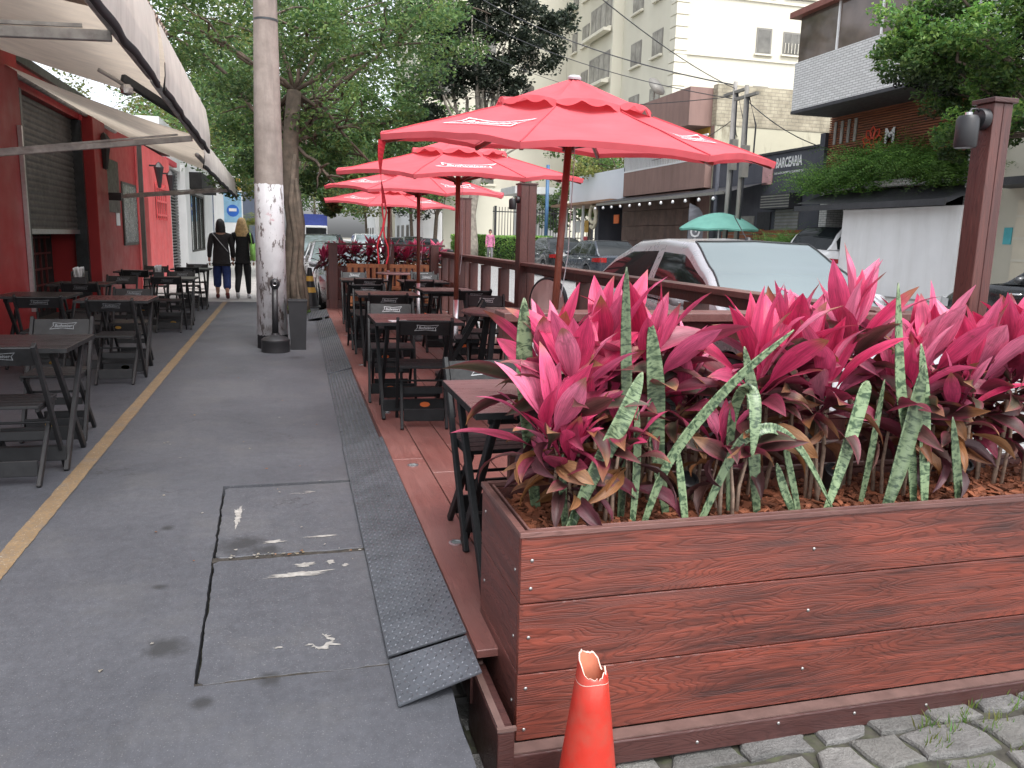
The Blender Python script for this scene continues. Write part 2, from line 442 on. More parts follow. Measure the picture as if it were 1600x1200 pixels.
# road: rises gently from our kerb to the far kerb
g = MB(); ys = [-20, 1.0] + [3 + 6 * i for i in range(45)]
g.grid([[(x, y, roadz(x) - (.06 if (y < 2.2 and x < 6) else 0)) for x in (.44, 3.2, 6, 9, 12.2)] for y in ys])
g.build('road', M['cobble_road'], kind='structure', smooth=False)
# far pavement and kerb
g = MB(); g.box(12.2, 60, -20, 250, -.5, .3)
g.build('far_sidewalk', M['pale_pavement'], kind='structure')
g = MB(); g.box(12.05, 12.2, -20, 250, -.4, .295); g.build('kerb', M['kerb'], kind='structure')

# our pavement with the pit of the two cover slabs
PX0 = lambda y: -.413 + (4.637 - y) * .036 + .007 * mnoise.noise(Vector((y * 6, 3.1, 0))) + .005 * mnoise.noise(Vector((y * 23, 1.1, 0)))
PX1 = .36; PY0 = 2.5; PY1 = 4.64
EX = .455
pv = MB()
def sheet(mb, x0, x1, y0, y1, n=2):
    rows = [[(x0(y) if callable(x0) else x0, y, 0), (x1(y) if callable(x1) else x1, y, 0)] for y in [y0 + (y1 - y0) * i / (n - 1) for i in range(n)]]
    mb.grid(rows)
edge = lambda y: EX + .012 * mnoise.noise(Vector((y * 5, 7.7, 0)))
sheet(pv, -3.7, edge, -4, PY0, 90)
sheet(pv, -3.7, PX0, PY0, PY1, 90)
sheet(pv, PX1, edge, PY0, PY1, 60)
sheet(pv, -3.7, edge, PY1, 17.7, 40)
for ya, yb in ((-4, PY0), (PY0, PY1), (PY1, 17.7)):
    k = 40; pv.grid([[(edge(y), y, 0), (edge(y), y, -.42)] for y in [ya + (yb - ya) * i / k for i in range(k + 1)]])
k = 90
pv.grid([[(PX0(y), y, -.09), (PX0(y), y, 0)] for y in [PY0 + (PY1 - PY0) * i / k for i in range(k + 1)]])
pv.grid([[(x, PY1, 0), (x, PY1, -.09)] for x in (PX0(PY1), PX1)])
pv.grid([[(x, PY0, -.09), (x, PY0, 0)] for x in (PX0(PY0), PX1)])
pv.build('sidewalk', M['pavement'], kind='structure')
g = MB(); g.grid([[(-.5, PY0 - .02, -.062), (PX1 + .02, PY0 - .02, -.062)], [(-.5, PY1 + .02, -.062), (PX1 + .02, PY1 + .02, -.062)]])
g.build('pit_floor', mat('damp_soil_moss', (.022, .021, .016), .95, var=.6, scale=30, dirt=(.05, .055, .02), dirt_amt=.6, dscale=9), kind='structure')
g = MB(); g.box(-3.7, .455, 17.72, 250, -.4, -.004); g.build('pavement_beyond', M['pale_pavement'], kind='structure')
# yellow lane line
g = MB(); rows = []
for i in range(900):
    y = -1 + 18.6 * i / 899; xc = -1.19 - .0112 * y
    w = .047 + .005 * mnoise.noise(Vector((y * 2, 0, 5)))
    rows.append([(xc - w + .005 * mnoise.noise(Vector((y * 9, 0, 0))) + .004 * mnoise.noise(Vector((y * 55, 0, 0))), y, .004), (xc + w + .005 * mnoise.noise(Vector((y * 9, 4, 0))) + .004 * mnoise.noise(Vector((y * 55, 4, 0))), y, .004)])
g.grid(rows)
def line_mat():
    m, nt, p, out = _new('worn_yellow_paint')
    v = geopos(nt)
    c = ramp(nt, noise(nt, v, 8, 6), [(.3, (.165, .108, .055)), (.7, (.235, .16, .085))])
    c = mix(nt, ramp(nt, noise(nt, v, 60, 6, .7), [(.48, 0.), (.6, .7)]), c, (.13, .11, .085))
    c = mix(nt, ramp(nt, noise(nt, v, 3.3, 6, .7), [(.55, 0.), (.68, .55)]), c, (.12, .115, .11))
    c = mix(nt, ramp(nt, noise(nt, v, 110, 3, .7), [(.64, 0.), (.68, .8)]), c, (.5, .45, .36))
    L(nt, c, p.inputs['Base Color']); p.inputs['Roughness'].default_value = .7
    bumpn(nt, p, noise(nt, v, 60, 4), .25, .004)
    return m
g.build('painted_line', line_mat(), kind='structure')

# two cover slabs lying in the pit
def slab(y0, y1, label):
    n = 44; left = []; right = []; fr = []; bk = []
    j = lambda a, b: .009 * mnoise.noise(Vector((a * 7, b, 2))) + .004 * mnoise.noise(Vector((a * 31, b, 2)))
    ring = [(x, y0 + j(x, 1.5)) for x in [PX0(y0) + .027 + (PX1 - .03 - PX0(y0) - .027) * i / n for i in range(n + 1)]]
    ring += [(PX1 - .012, y) for y in (y0 + (y1 - y0) * .5, y1)]
    ring += [(x, y1 + j(x, 5.5)) for x in [PX1 - .03 + (PX0(y1) + .03 - PX1 + .03) * i / n for i in range(n + 1)]]
    ring += [(PX0(y) + .011 + j(y, 9.) * .7, y) for y in [y1 + (y0 - y1) * i / n for i in range(1, n)]]
    cx = sum(p[0] for p in ring) / len(ring); cy = sum(p[1] for p in ring) / len(ring)
    inn = [(cx + (x - cx) * .994, cy + (y - cy) * .994) for x, y in ring]
    mb = MB()
    mb.grid([[(x, y, -.07) for x, y in ring], [(x, y, -.007) for x, y in ring], [(x, y, -.003) for x, y in inn]], close=True)
    mb.add([(x, y, -.003) for x, y in inn], [tuple(range(len(inn)))])
    r = mb.build('cover_slab', M['pavement'], label=label, cat='cover slab')
    return r
g = MB(); g.box(-.345, PX1, PY0 - .001, PY0 + .021, -.06, -.0045); g.box(-.375, PX1, 3.53, 3.582, -.06, -.0062); g.build('crack_dirt', mat('crack_dirt', (.03, .026, .021), .95, var=.6, scale=25, bump=.5), kind='structure')
s1 = slab(PY0 + .013, 3.535, 'larger near dark grey pavement cover slab with a scuffed square mark')
s2 = slab(3.575, PY1 - .034, 'smaller far dark grey pavement cover slab with a mossy stain')
M['chip'] = mat('chipped_pale_paint', (.27, .26, .24), .85, var=.35, scale=30)
def patch(parent, cx, cy, rx, ry, seed, hole=False):
    rr = random.Random(seed); n = 140; mb = MB(); out = []; inn = []
    for i in range(n):
        t = 2 * math.pi * i / n; w = 1 + .55 * mnoise.noise(Vector((math.cos(t) * 1.6, math.sin(t) * 1.6, seed * 3.3)))
        w2 = 1 + .6 * mnoise.noise(Vector((math.cos(t) * 3.6, math.sin(t) * 3.6, seed * 5.3))) + .45 * mnoise.noise(Vector((math.cos(t) * 14, math.sin(t) * 14, seed * 2.3)))
        out.append((cx + rx * w * w2 * math.cos(t), cy + ry * w * (.5 + .5 * w2) * math.sin(t), -.0005))
        inn.append((cx + rx * .72 * math.cos(t) * (1 + .25 * math.cos(4 * t)), cy + ry * .74 * math.sin(t) * (1 + .25 * math.cos(4 * t)), -.0005))
    if hole:
        mb.v = []; fs = []
        vs = out + inn
        for i in range(n):
            j = (i + 1) % n
            if 30 < i < 78: continue
            fs.append((i, j, n + j, n + i))
        mb.add(vs, fs)
    else:
        mb.add(out, [tuple(range(n))])
    return mb.build('worn_patch', M['chip'], parent)
for a in ((-.02, 3.32, .13, .022, 1), (.02, 3.42, .04, .022, 2), (.13, 3.43, .018, .02, 3), (.19, 3.38, .014, .012, 7)): patch(s1, *a)
patch(s1, .06, 2.72, .06, .05, 5, True); patch(s1, -.08, 2.7, .014, .006, 8)
patch(s2, -.3, 4.1, .018, .13, 11); patch(s2, -.11, 3.72, .04, .018, 12); patch(s2, .02, 4.45, .05, .02, 13, True); patch(s2, .1, 3.75, .06, .012, 14)

# granite setts at the near kerb, stone by stone, with grass in the joints
cb = MB(); rr = random.Random(3)
y = .7
row = 0
while y < 2.62:
    h = rr.uniform(.12, .17); x = .47 + (row % 2) * .1
    while x < 4.6:
        w = rr.uniform(.17, .3); g_ = .012
        pts = [(x + g_, y + g_), (x + w * .5, y + g_), (x + w - g_, y + g_), (x + w - g_, y + h * .5), (x + w - g_, y + h - g_), (x + w * .5, y + h - g_), (x + g_, y + h - g_), (x + g_, y + h * .5)]
        pts = [(a + rr.uniform(-.022, .022), b + rr.uniform(-.02, .02)) for a, b in pts]
        cx = x + w / 2; cy = y + h / 2; z = roadz(cx) + rr.uniform(-.004, .004); tx = rr.uniform(-.03, .03); ty = rr.uniform(-.03, .03)
        zf = lambda a, b: z + (a - cx) * tx + (b - cy) * ty
        tone = rr.uniform(.75, 1.2); col = (tone, tone, tone * rr.uniform(.95, 1.0))
        rings = []
        for sc, dz in ((1, -.07), (1, -.012), (.955, -.003), (.86, .0005)):
            rings.append([(cx + (a - cx) * sc, cy + (b - cy) * sc, zf(a, b) + dz) for a, b in pts])
        cb.grid(rings, close=True, col=col)
        cb.add([*rings[-1]], [tuple(range(8))], col)
        x += w
    y += h; row += 1
def sett_mat():
    m, nt, p, out = _new('granite_setts')
    a = N(nt, 'ShaderNodeAttribute', attribute_name='col'); v = geopos(nt)
    c = ramp(nt, noise(nt, v, 7, 8, .7), [(.3, (.11, .108, .104)), (.7, (.235, .23, .222))])
    c = mix(nt, 1., c, a.outputs['Color'], 'MULTIPLY')
    c = mix(nt, ramp(nt, noise(nt, v, 70, 4, .7), [(.55, 0), (.7, .5)]), c, (.1, .1, .1))
    L(nt, c, p.inputs['Base Color']); p.inputs['Roughness'].default_value = .7
    bumpn(nt, p, mth(nt, 'ADD', noise(nt, v, 18, 8, .75), noise(nt, v, 80, 4, .7)), .9, .016)
    return m
g = MB(); g.grid([[(x_, y_, roadz(x_) - .015 + .008 * mnoise.noise(Vector((x_ * 9, y_ * 9, 0)))) for x_ in [.46 + .12 * i for i in range(36)]] for y_ in [.6 + .1 * i for i in range(22)]]); g.build('joint_soil', mat('joint_soil', (.045, .042, .033), .95, var=.5, scale=22, dirt=(.07, .09, .03), dirt_amt=.7, dscale=6, bump=.5), kind='structure')
cb.build('cobblestones', sett_mat(), kind='structure', smooth=False)
gr = MB(); rr = random.Random(5)
for i in range(46):
    cx = rr.uniform(1.7, 3.4) if i % 3 else rr.uniform(.6, 3.2); cy = rr.uniform(1.35, 2.2)
    if i < 16: cx, cy = rr.uniform(1.9, 2.9), rr.uniform(1.85, 2.16)
    for j in range(rr.randint(8, 22)):
        a = rr.uniform(0, 6.28); d = rr.uniform(0, .05); bx = cx + d * math.cos(a) * 1.6; by = cy + d * math.sin(a) * .6; z = roadz(bx) - .03
        hgt = rr.uniform(.03, .075); ln = rr.uniform(-.03, .03); ln2 = rr.uniform(-.03, .03); w = rr.uniform(.0015, .003)
        ang = rr.uniform(0, 3.14); wx, wy = w * math.cos(ang), w * math.sin(ang)
        col = (rr.uniform(.10, .2), rr.uniform(.17, .27), rr.uniform(.04, .07))
        gr.add([(bx - wx, by - wy, z), (bx + wx, by + wy, z), (bx + ln * .5 + wx, by + ln2 * .5 + wy, z + hgt * .6), (bx + ln * .5 - wx, by + ln2 * .5 - wy, z + hgt * .6), (bx + ln, by + ln2, z + hgt)], [(0, 1, 2, 3), (3, 2, 4)], col)
gr.build('grass', M['leaf'], kind='stuff')
# fallen leaves and litter specks on the pavement
lt = MB(); rr = random.Random(9)
for i in range(70):
    x = rr.uniform(-1.0, .25); yy = rr.uniform(2.3, 9); s = rr.uniform(.004, .012)
    if i < 24: x = rr.uniform(-.3, .3); yy = 3.555 + rr.uniform(-.025, .02)
    a = rr.uniform(0, 6.28); c_, s_ = math.cos(a), math.sin(a)
    col = rr.choice([(.35, .32, .26), (.28, .12, .05), (.3, .22, .12), (.4, .38, .34)])
    q = [(-s, -s * .5), (s * .6, -s * .6), (s, s * .3), (-s * .4, s * .6)]
    lt.add([(x + a_ * c_ - b_ * s_, yy + a_ * s_ + b_ * c_, .003 + rr.uniform(0, .004)) for a_, b_ in q], [(0, 1, 2, 3)], col)
lt.build('leaf_litter', M['leaf'], kind='stuff')

# ================================================================ DECK, RAMP PLATES, PLANTER
DZ = .06
def rail_x(y): return 2.48 + .0245 * (y - 3)
deck = thing('deck_platform', 'reddish brown timber dining deck built over the road edge', 'deck', (0, 0, 0))
db = MB(); rr = random.Random(11)
nb = 11; bw = .2
for i in range(nb):
    x0 = .565 + i * bw; x1 = x0 + bw - .006
    yy = 2.72 if i else 2.42
    first = True
    while yy < 15.5:
        ln = rr.uniform(1.6, 2.6)
        if i == 0 and first: ln = 4.82 - yy
        first = False
        y2 = min(15.5, yy + ln)
        db.box(x0, x1, yy + .002, y2 - .003, DZ - .03, DZ)
        yy = y2
db.build('deck_boards', M['deck'], deck, bevel=.003, seg=1)
g = MB(); g.box(.6, 2.8, 2.75, 15.45, -.2, DZ - .035); g.build('deck_frame', M['dark_inside'], deck)
g = MB(); g.box(.545, .563, 2.42, 15.5, -.13, DZ - .004); g.build('deck_fascia', M['skirt'], deck)
for (x, yy) in ((.672, 4.675), (.686, 3.39), (.678, 6.18), (.68, 8.6), (.69, 11.2)):
    a = MB(); a.lathe([(.034, 0), (.034, .003), (.03, .004), (.026, .004), (.026, .001)], 28); o = a.build('deck_light', M['steel'], deck, loc=(x, yy, DZ), autosmooth=30)
    a = MB(); a.lathe([(.0, .0015), (.026, .0012)], 24); b = a.build('lens', M['glass_pale'], o)

M['tread'] = mat('dark_tread_plate_steel', (.135, .147, .167), .35, .72, var=.25, scale=6, dirt=(.13, .13, .135), dirt_amt=.3, dscale=3.5, bump=.1, bscale=80)
def tread_plate(y0, y1, xl, xr, label, z0=.012, z1=.072, skew=0.0, lift=0.0):
    """sloping diamond plate: near end y0, far end y1; left edge on the pavement, right edge on the deck"""
    def P(u, v, n=0.):
        y = y0 + (y1 - y0) * v + skew * (1 - u) * (1 - v)
        x = xl(y) + (xr(y) - xl(y)) * u
        return Vector((x, y, z0 + (z1 - z0) * u + lift * (1 - v) + n))
    mb = MB(); k = 12
    top = [[P(0, v / k), P(1, v / k)] for v in range(k + 1)]
    mb.grid(top)
    mb.grid([[P(u, v, -.006) for u in (0, 1)] for v in [i / k for i in range(k, -1, -1)]])
    mb.grid([[P(0, v / k, -.006), P(0, v / k)] for v in range(k + 1)])
    mb.grid([[P(1, v / k), P(1, v / k, -.006)] for v in range(k + 1)])
    mb.grid([[P(0, 0, -.006), P(1, 0, -.006)], [P(0, 0), P(1, 0)]])
    wid = (xr(y0) - xl(y0)); ln = y1 - y0
    pitch = .0245
    nu = int(wid / pitch); nv = int(ln / pitch)
    for i in range(nu):
        for j in range(nv):
            u = (i + .5) / nu; v = (j + .5) / nv; s = 1 if (i + j) % 2 else -1
            hl = .0125; hw = .0038; ca, sa = math.cos(R(45)), math.sin(R(45)) * s
            pts = [(-hl, 0), (-hl * .45, hw), (hl * .45, hw), (hl, 0), (hl * .45, -hw), (-hl * .45, -hw)]
            vs = []
            for (a, b) in pts:
                dx, dy = a * ca - b * sa, a * sa + b * ca
                vs.append(P(u + dx / wid, v + dy / ln, .0003))
            c1 = P(u - hl * .4 * ca / wid, v - hl * .4 * sa / ln, .0029); c2 = P(u + hl * .4 * ca / wid, v + hl * .4 * sa / ln, .0029)
            vs += [c1, c2]
            mb.add(vs, [(0, 6, 1), (1, 6, 7, 2), (2, 7, 3), (3, 7, 4), (4, 7, 6, 5), (5, 6, 0)])
    return mb.build('tread_plate', M['tread'], label=label, cat='ramp plate', group='diamond tread plates bridging pavement and deck')
xl = lambda y: .281 + .004 * (y - 2.4); xr = lambda y: .552 + .003 * (y - 2.4)
tread_plate(2.27, 2.512, xl, lambda y: .548, 'short end tread plate with a slanted free edge, nearest of the row', skew=-.035)
tread_plate(2.53, 5.38, xl, xr, 'long near diamond tread plate beside the two cover slabs', lift=.004)
tread_plate(5.36, 8.35, lambda y: xl(y) + .006, lambda y: xr(y) - .02, 'tread plate overlapped by the long near plate, beside the first seated rows', z0=.008, z1=.06)
tread_plate(8.37, 11.3, lambda y: xl(y) + .01, lambda y: xr(y) - .01, 'tread plate beside the middle tables of the deck')
tread_plate(11.32, 13.6, lambda y: xl(y) + .01, lambda y: xr(y) - .01, 'last full tread plate before the tree end of the deck')
tread_plate(13.75, 15.0, lambda y: .22, lambda y: .56, 'short tilted tread plate at the far end beside the tree', z0=.03, z1=.09)

# ---- near planter box
PXa, PXb, PYa, PYb, PZt, PZb = .64, 3.35, 2.18, 2.7, .562, -.13
pl = thing('planter_box', 'long reddish wood-grain planter box across the near end of the deck', 'planter', (PXa, PYa, 0))
ox, oy = PXa, PYa
zs = [-.128, .096, .100, .328, .332, PZt - .018]
for i in range(3):
    a = MB(); a.box(0, PXb - PXa, 0, .024, zs[2 * i], zs[2 * i + 1]); a.build('front_board', M['planter'], pl, bevel=.003)
    a = MB(); a.box(.0, .024, .0255, PYb - PYa, zs[2 * i], zs[2 * i + 1]); a.build('side_board', M['planter_side'], pl, bevel=.003)
a = MB(); a.box(.0255, PXb - PXa, PYb - PYa - .024, PYb - PYa - .001, -.12, PZt - .02); a.build('back_board', M['planter_side'], pl)
a = MB(); W_, D_ = PXb - PXa, PYb - PYa
a.box(-.006, W_, -.007, .016, PZt - .017, PZt); a.box(-.006, .016, .0165, D_, PZt - .017, PZt); a.box(.0165, W_, D_ - .016, D_ + .006, PZt - .017, PZt)
a.box(.03, W_, .028, .036, PZt - .05, PZt - .003); a.box(.028, .036, .0365, D_ - .03, PZt - .05, PZt - .003)
a.build('rim', wood_mat('rim_wood', (.2, .1, .085), (.1, .045, .04), 0, .4, .8, .2), pl, bevel=.002)
a = MB(); a.box(-.03, W_, -.062, -.002, -.215, -.135); a.build('plinth', M['skirt'], pl, bevel=.004)
a = MB(); a.box(-.02, W_, -.055, -.004, -.134, -.129); a.build('plinth_cap', M['cap'], pl)
a = MB(); a.box(-.085, -.032, -.10, .30, -.26, -.02); a.build('side_plinth', M['skirt'], pl, bevel=.004)
a = MB(); a.box(-.082, -.06, -.09, .29, -.019, -.012); a.box(-.087, -.028, -.103, -.09, -.0195, -.009); a.box(-.087, -.04, .29, .304, -.0195, -.009); a.build('side_plinth_cap', M['cap'], pl)
for k in range(4):
    a = MB(); a.box(.1 + k * .75, .19 + k * .75, -.04, .05, -.26, -.216); a.build('foot', M['concrete'], pl)
scr = []
for (x, z) in ((.035, .47), (.033, .38), (.031, .22), (.027, .05), (.025, -.09), (1.02, .43), (1.02, .21), (1.02, -.005), (2.0, .43), (2.0, .2), (2.0, 0)): scr.append((x, -.0035, z, 0))
for (x, z) in ((.9, -.155), (.6, -.18), (1.2, -.16), (.3, -.185), (1.5, -.17)): scr.append((x, -.0655, z, 0))
for (y, z) in ((.46, .47), (.06, .42), (.46, .21), (.06, .2), (.46, .02), (.06, -.02)): scr.append((-.0035, y, z, 1))
a = MB(); a.lathe([(.0, .0), (.0032, .0), (.0058, .002), (.0062, .0045)], 14)
sme = a.mesh('screw', True); sme.materials.append(mat('dull_screw_steel', (.33, .32, .31), .4, .8, var=.2, scale=50))
for (x, y, z, side) in scr:
    o = bpy.data.objects.new('screw', sme); C.objects.link(o); o.parent = pl; o.location = (x, y, z)
    o.rotation_euler = (R(-90), 0, 0) if not side else (0, R(90), 0)
# mulch: loose wood chips
a = MB(); n = 30
soil = []
for i in range(n + 1):
    soil.append([(PXa + .04 + (W_ - .06) * k / 90, PYa + .036 + (D_ - .07) * i / n, .497 + .016 * mnoise.noise(Vector((k * .25, i * .4, 0)))) for k in range(91)])
a.grid(soil); rr = random.Random(21)
ch = MB(); ch.v += []
ch.grid(soil, col=(.05, .025, .015))
for i in range(3400):
    x = rr.uniform(PXa + .05, PXb - .05); y = rr.uniform(PYa + .05, PYb - .05); z = .503 + rr.uniform(0, .018)
    l = rr.uniform(.008, .03); w = rr.uniform(.005, .012); t = rr.uniform(.002, .005)
    Mx = Matrix.Translation((x, y, z)) @ Matrix.Rotation(rr.uniform(0, 6.28), 4, 'Z') @ Matrix.Rotation(rr.uniform(-.5, .5), 4, 'X') @ Matrix.Rotation(rr.uniform(-.5, .5), 4, 'Y')
    b = rr.uniform(.45, 1.35)
    ch.box(-l, l, -w, w, -t, t, Mx, (.2 * b, .068 * b, .034 * b))
M['mulch'] = attr_mat('wood_chip_mulch', .8, 0, .3, .08)
ch.build('mulch', M['mulch'], kind='stuff')
# ================================================================ PLANTS
def lerp3(a, b, t): return tuple(x + (y - x) * t for x, y in zip(a, b))
def blade(mb, base, d, length, width, bend, rr, cols, petiole=.22, fold=.35, wav=.12, nseg=10, twist=0., tipbrown=None, peak=.45):
    """one leaf: narrow stalk, wide middle, pointed tip, folded along the midrib, arching over"""
    d = Vector(d).normalized(); p = Vector(base)
    side = d.cross(Vector((0, 0, 1)))
    if side.length < .15: side = Vector((rr.uniform(-1, 1), rr.uniform(-1, 1), 0))
    side.normalize()
    side = Matrix.Rotation(twist, 3, d) @ side
    rows = []; cs = []; uv = []
    step = length / nseg; ph = rr.uniform(0, 6); c0, c1, ce = cols
    for i in range(nseg + 1):
        t = i / nseg
        if t < petiole: w = width * (.12 + .1 * t / petiole)
        else:
            s = (t - petiole) / (1 - petiole)
            w = width * max(.015, .22 * (1 - s) ** 3 + (math.sin(math.pi * s ** .85) ** .72) * (1 - .5 * s ** 4))
        nrm = side.cross(d).normalized()
        row = []
        for k in (-1, -.5, 0, .5, 1):
            off = side * (k * w * .5) + nrm * (abs(k) * w * fold * .5 + wav * w * .35 * math.sin(ph + t * 9 + k * 2.4) * abs(k))
            row.append(p + off)
            c = lerp3(c0, c1, t)
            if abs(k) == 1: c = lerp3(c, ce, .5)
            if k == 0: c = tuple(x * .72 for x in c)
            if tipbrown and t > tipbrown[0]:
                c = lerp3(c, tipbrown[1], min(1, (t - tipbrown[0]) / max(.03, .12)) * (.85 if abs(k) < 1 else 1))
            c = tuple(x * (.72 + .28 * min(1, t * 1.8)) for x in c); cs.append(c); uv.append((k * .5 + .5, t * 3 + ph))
        rows.append(row)
        p = p + d * step
        ax = side
        d = (Matrix.Rotation(-bend / nseg * (0.35 + 1.3 * t), 3, ax) @ d).normalized()
        side = (Matrix.Rotation(twist * .12, 3, d) @ side).normalized()
        side = (side - d * side.dot(d)).normalized()
    mb.grid(rows, cs, uv)

PINKS = [((.70, .045, .165), (.78, .12, .26)), ((.64, .028, .125), (.74, .07, .19)), ((.76, .13, .28), (.82, .27, .40)), ((.52, .024, .095), (.68, .045, .145)), ((.64, .055, .17), (.78, .16, .31))]
DARKS = [((.12, .022, .035), (.2, .03, .055)), ((.07, .03, .028), (.11, .045, .04)), ((.17, .02, .045), (.28, .03, .07)), ((.07, .055, .04), (.10, .085, .05)), ((.09, .04, .04), (.15, .06, .05))]
BROWN = [(.30, .13, .05), (.24, .10, .05), (.34, .17, .08)]
def cordyline_head(mb, top, rr, nleaf=22, size=1.0, lean=(0, 0)):
    top = Vector(top)
    for i in range(nleaf):
        f = i / (nleaf - 1)                 # 0 = innermost, upright and pink; 1 = lowest, drooping and dark
        az = i * 2.399 + rr.uniform(-.3, .3)
        el = R(84) - f ** 1.25 * R(84) + rr.uniform(-.2, .2)
        el = min(el, R(86)); d = Vector((math.cos(az) * math.cos(el) + lean[0], math.sin(az) * math.cos(el) + lean[1], math.sin(el)))
        ln = size * (.28 + .10 * math.sin(f * 2.6)) * rr.uniform(.8, 1.15) * (.72 if f > .45 and math.sin(az) < -.3 else 1)
        w = size * rr.uniform(.066, .098) * (1 if f < .75 else .8)
        bend = R(8) + f * f * R(85) + rr.uniform(-.15, .75)
        if f < .46: c0, c1 = rr.choice(PINKS); ce = lerp3(c0, (.85, .22, .36), .3)
        elif f < .6:
            a, b = rr.choice(PINKS); e, g = rr.choice(DARKS); k = rr.uniform(.2, .7)
            c0 = lerp3(a, e, k); c1 = lerp3(b, g, k); ce = (.6, .04, .15)
        else: c0, c1 = rr.choice(DARKS); ce = (.36, .03, .09)
        if f > .85 and rr.random() < .5: c0 = c1 = rr.choice(BROWN); ce = c0
        tb = None
        if rr.random() < (.42 if f < .5 else .5): tb = (rr.uniform(.72, .93), rr.choice(BROWN))
        b = top - Vector((0, 0, .16 * size * f)) + Vector((math.cos(az), math.sin(az), 0)) * .008
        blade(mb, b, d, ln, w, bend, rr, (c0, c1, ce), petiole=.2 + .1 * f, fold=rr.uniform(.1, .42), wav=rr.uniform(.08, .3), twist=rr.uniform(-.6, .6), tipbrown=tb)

M['cane'] = mat('cordyline_cane', (.27, .19, .14), .85, var=.35, scale=40, bump=.3, bscale=90)
def cordyline(x, y, z, heads, label, seed, group='pink cordylines in the near planter', nleaf=22):
    rr = random.Random(seed)
    t = thing('pink_cordyline', label, 'plant', (x, y, z), 0, group)
    fol = MB()
    for (hx, hy, hz, sz) in heads:
        st = MB(); b = Vector((rr.uniform(-.03, .03), rr.uniform(-.03, .03), -.02)); e = Vector((hx, hy, hz))
        mid = (b + e) / 2 + Vector((rr.uniform(-.02, .02), rr.uniform(-.02, .02), 0))
        st.tube([b, (b + mid) / 2, mid, (mid + e) / 2, e + Vector((0, 0, .02))], [.0085 * sz + .002, .0085 * sz, .008 * sz, .0075 * sz, .006 * sz], 7)
        st.build('stem', M['cane'], t, smooth=True)
        cordyline_head(fol, e + Vector((0, 0, .02)), rr, nleaf if sz > .7 else max(8, int(nleaf * .6)), sz, (hx * .5, hy * .5))
        # dry leaves hanging along the cane
        for k in range(rr.randint(5, 9)):
            q = b.lerp(e, rr.uniform(.4, .9)); az = rr.uniform(0, 6.28); c = rr.choice(BROWN[:2] + [(.12, .05, .04), (.08, .03, .03), (.10, .025, .035), (.07, .025, .03), (.16, .03, .05)])
            blade(fol, q, (math.cos(az), math.sin(az), -.1), rr.uniform(.16, .27), rr.uniform(.03, .055), R(95), rr, (c, c, c), fold=.9, wav=.5, twist=rr.uniform(-1, 1), nseg=7)
    for k in range(3 if nleaf > 18 else 0):
        a_ = rr.uniform(0, 6.28); st = MB(); b = Vector((.06 * math.cos(a_), .05 * math.sin(a_), -.02)); e = Vector((.07 * math.cos(a_) + rr.uniform(-.03, .03), .05 * math.sin(a_), heads[-1][2] * rr.uniform(.75, 1.05)))
        st.tube([b, b.lerp(e, .5) + Vector((rr.uniform(-.015, .015), 0, 0)), e], [.008, .007, .005], 6); st.build('stem', M['cane'], t, smooth=True)
        for q in range(4):
            az = rr.uniform(0, 6.28); c = rr.choice(DARKS)
            blade(fol, e, (math.cos(az), math.sin(az), rr.uniform(.1, 1.2)), rr.uniform(.16, .27), rr.uniform(.04, .06), R(rr.uniform(30, 95)), rr, (c[0], c[1], (.36, .03, .09)), fold=.4, wav=.25, twist=rr.uniform(-1, 1), tipbrown=(.7, rr.choice(BROWN)) if q % 2 else None)
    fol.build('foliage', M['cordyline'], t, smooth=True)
    return t
SOIL = .505
side_words = ['by the planter corner', 'next to the corner plant', 'behind the first leaning snake leaf', 'behind the tall upright snake leaf', 'between two tall snake leaves', 'behind the long diagonal snake leaf', 'behind the arched snake leaf', 'at the middle of the planter', 'right of the arched snake leaf', 'behind the broad dark snake leaf', 'by the tall pale snake leaf', 'in front of the lamp post', 'right of the lamp post', 'at the right edge of the photo', 'beyond the right edge']
spec = [  # x, y, heads (dx,dy,height,size)
 (.80, 2.36, [(-.02, -.02, .24, .72), (.02, .06, .50, .9), (-.09, .0, .36, .85)]),
 (.82, 2.56, [(-.03, .02, .52, .95)]),
 (.99, 2.52, [(.02, .02, .58, 1.0), (-.06, -.06, .36, .75)]),
 (1.00, 2.38, [(.02, -.03, .28, .6)]),
 (1.16, 2.50, [(0, 0, .54, 1.0)]),
 (1.33, 2.54, [(-.03, 0, .42, .85)]),
 (1.38, 2.36, [(.0, .02, .26, .6)]),
 (1.53, 2.48, [(.0, -.05, .50, 1.08)]),
 (1.70, 2.54, [(.02, 0, .54, .95)]),
 (1.84, 2.44, [(-.02, 0, .46, .95)]),
 (1.98, 2.54, [(.0, .0, .64, 1.1)]),
 (2.14, 2.44, [(.02, .0, .42, .95)]),
 (2.30, 2.50, [(.0, .0, .52, 1.0), (.05, -.12, .36, .7)]),
 (2.48, 2.46, [(.0, .0, .48, 1.05)]),
 (2.66, 2.48, [(.0, -.02, .54, 1.05)]),
 (2.84, 2.46, [(.0, .0, .52, 1.05)]),
 (3.04, 2.46, [(.0, .0, .50, 1.1)]),
 (2.60, 2.60, [(.0, .0, .34, .95), (.12, .0, .30, .85)]),
]
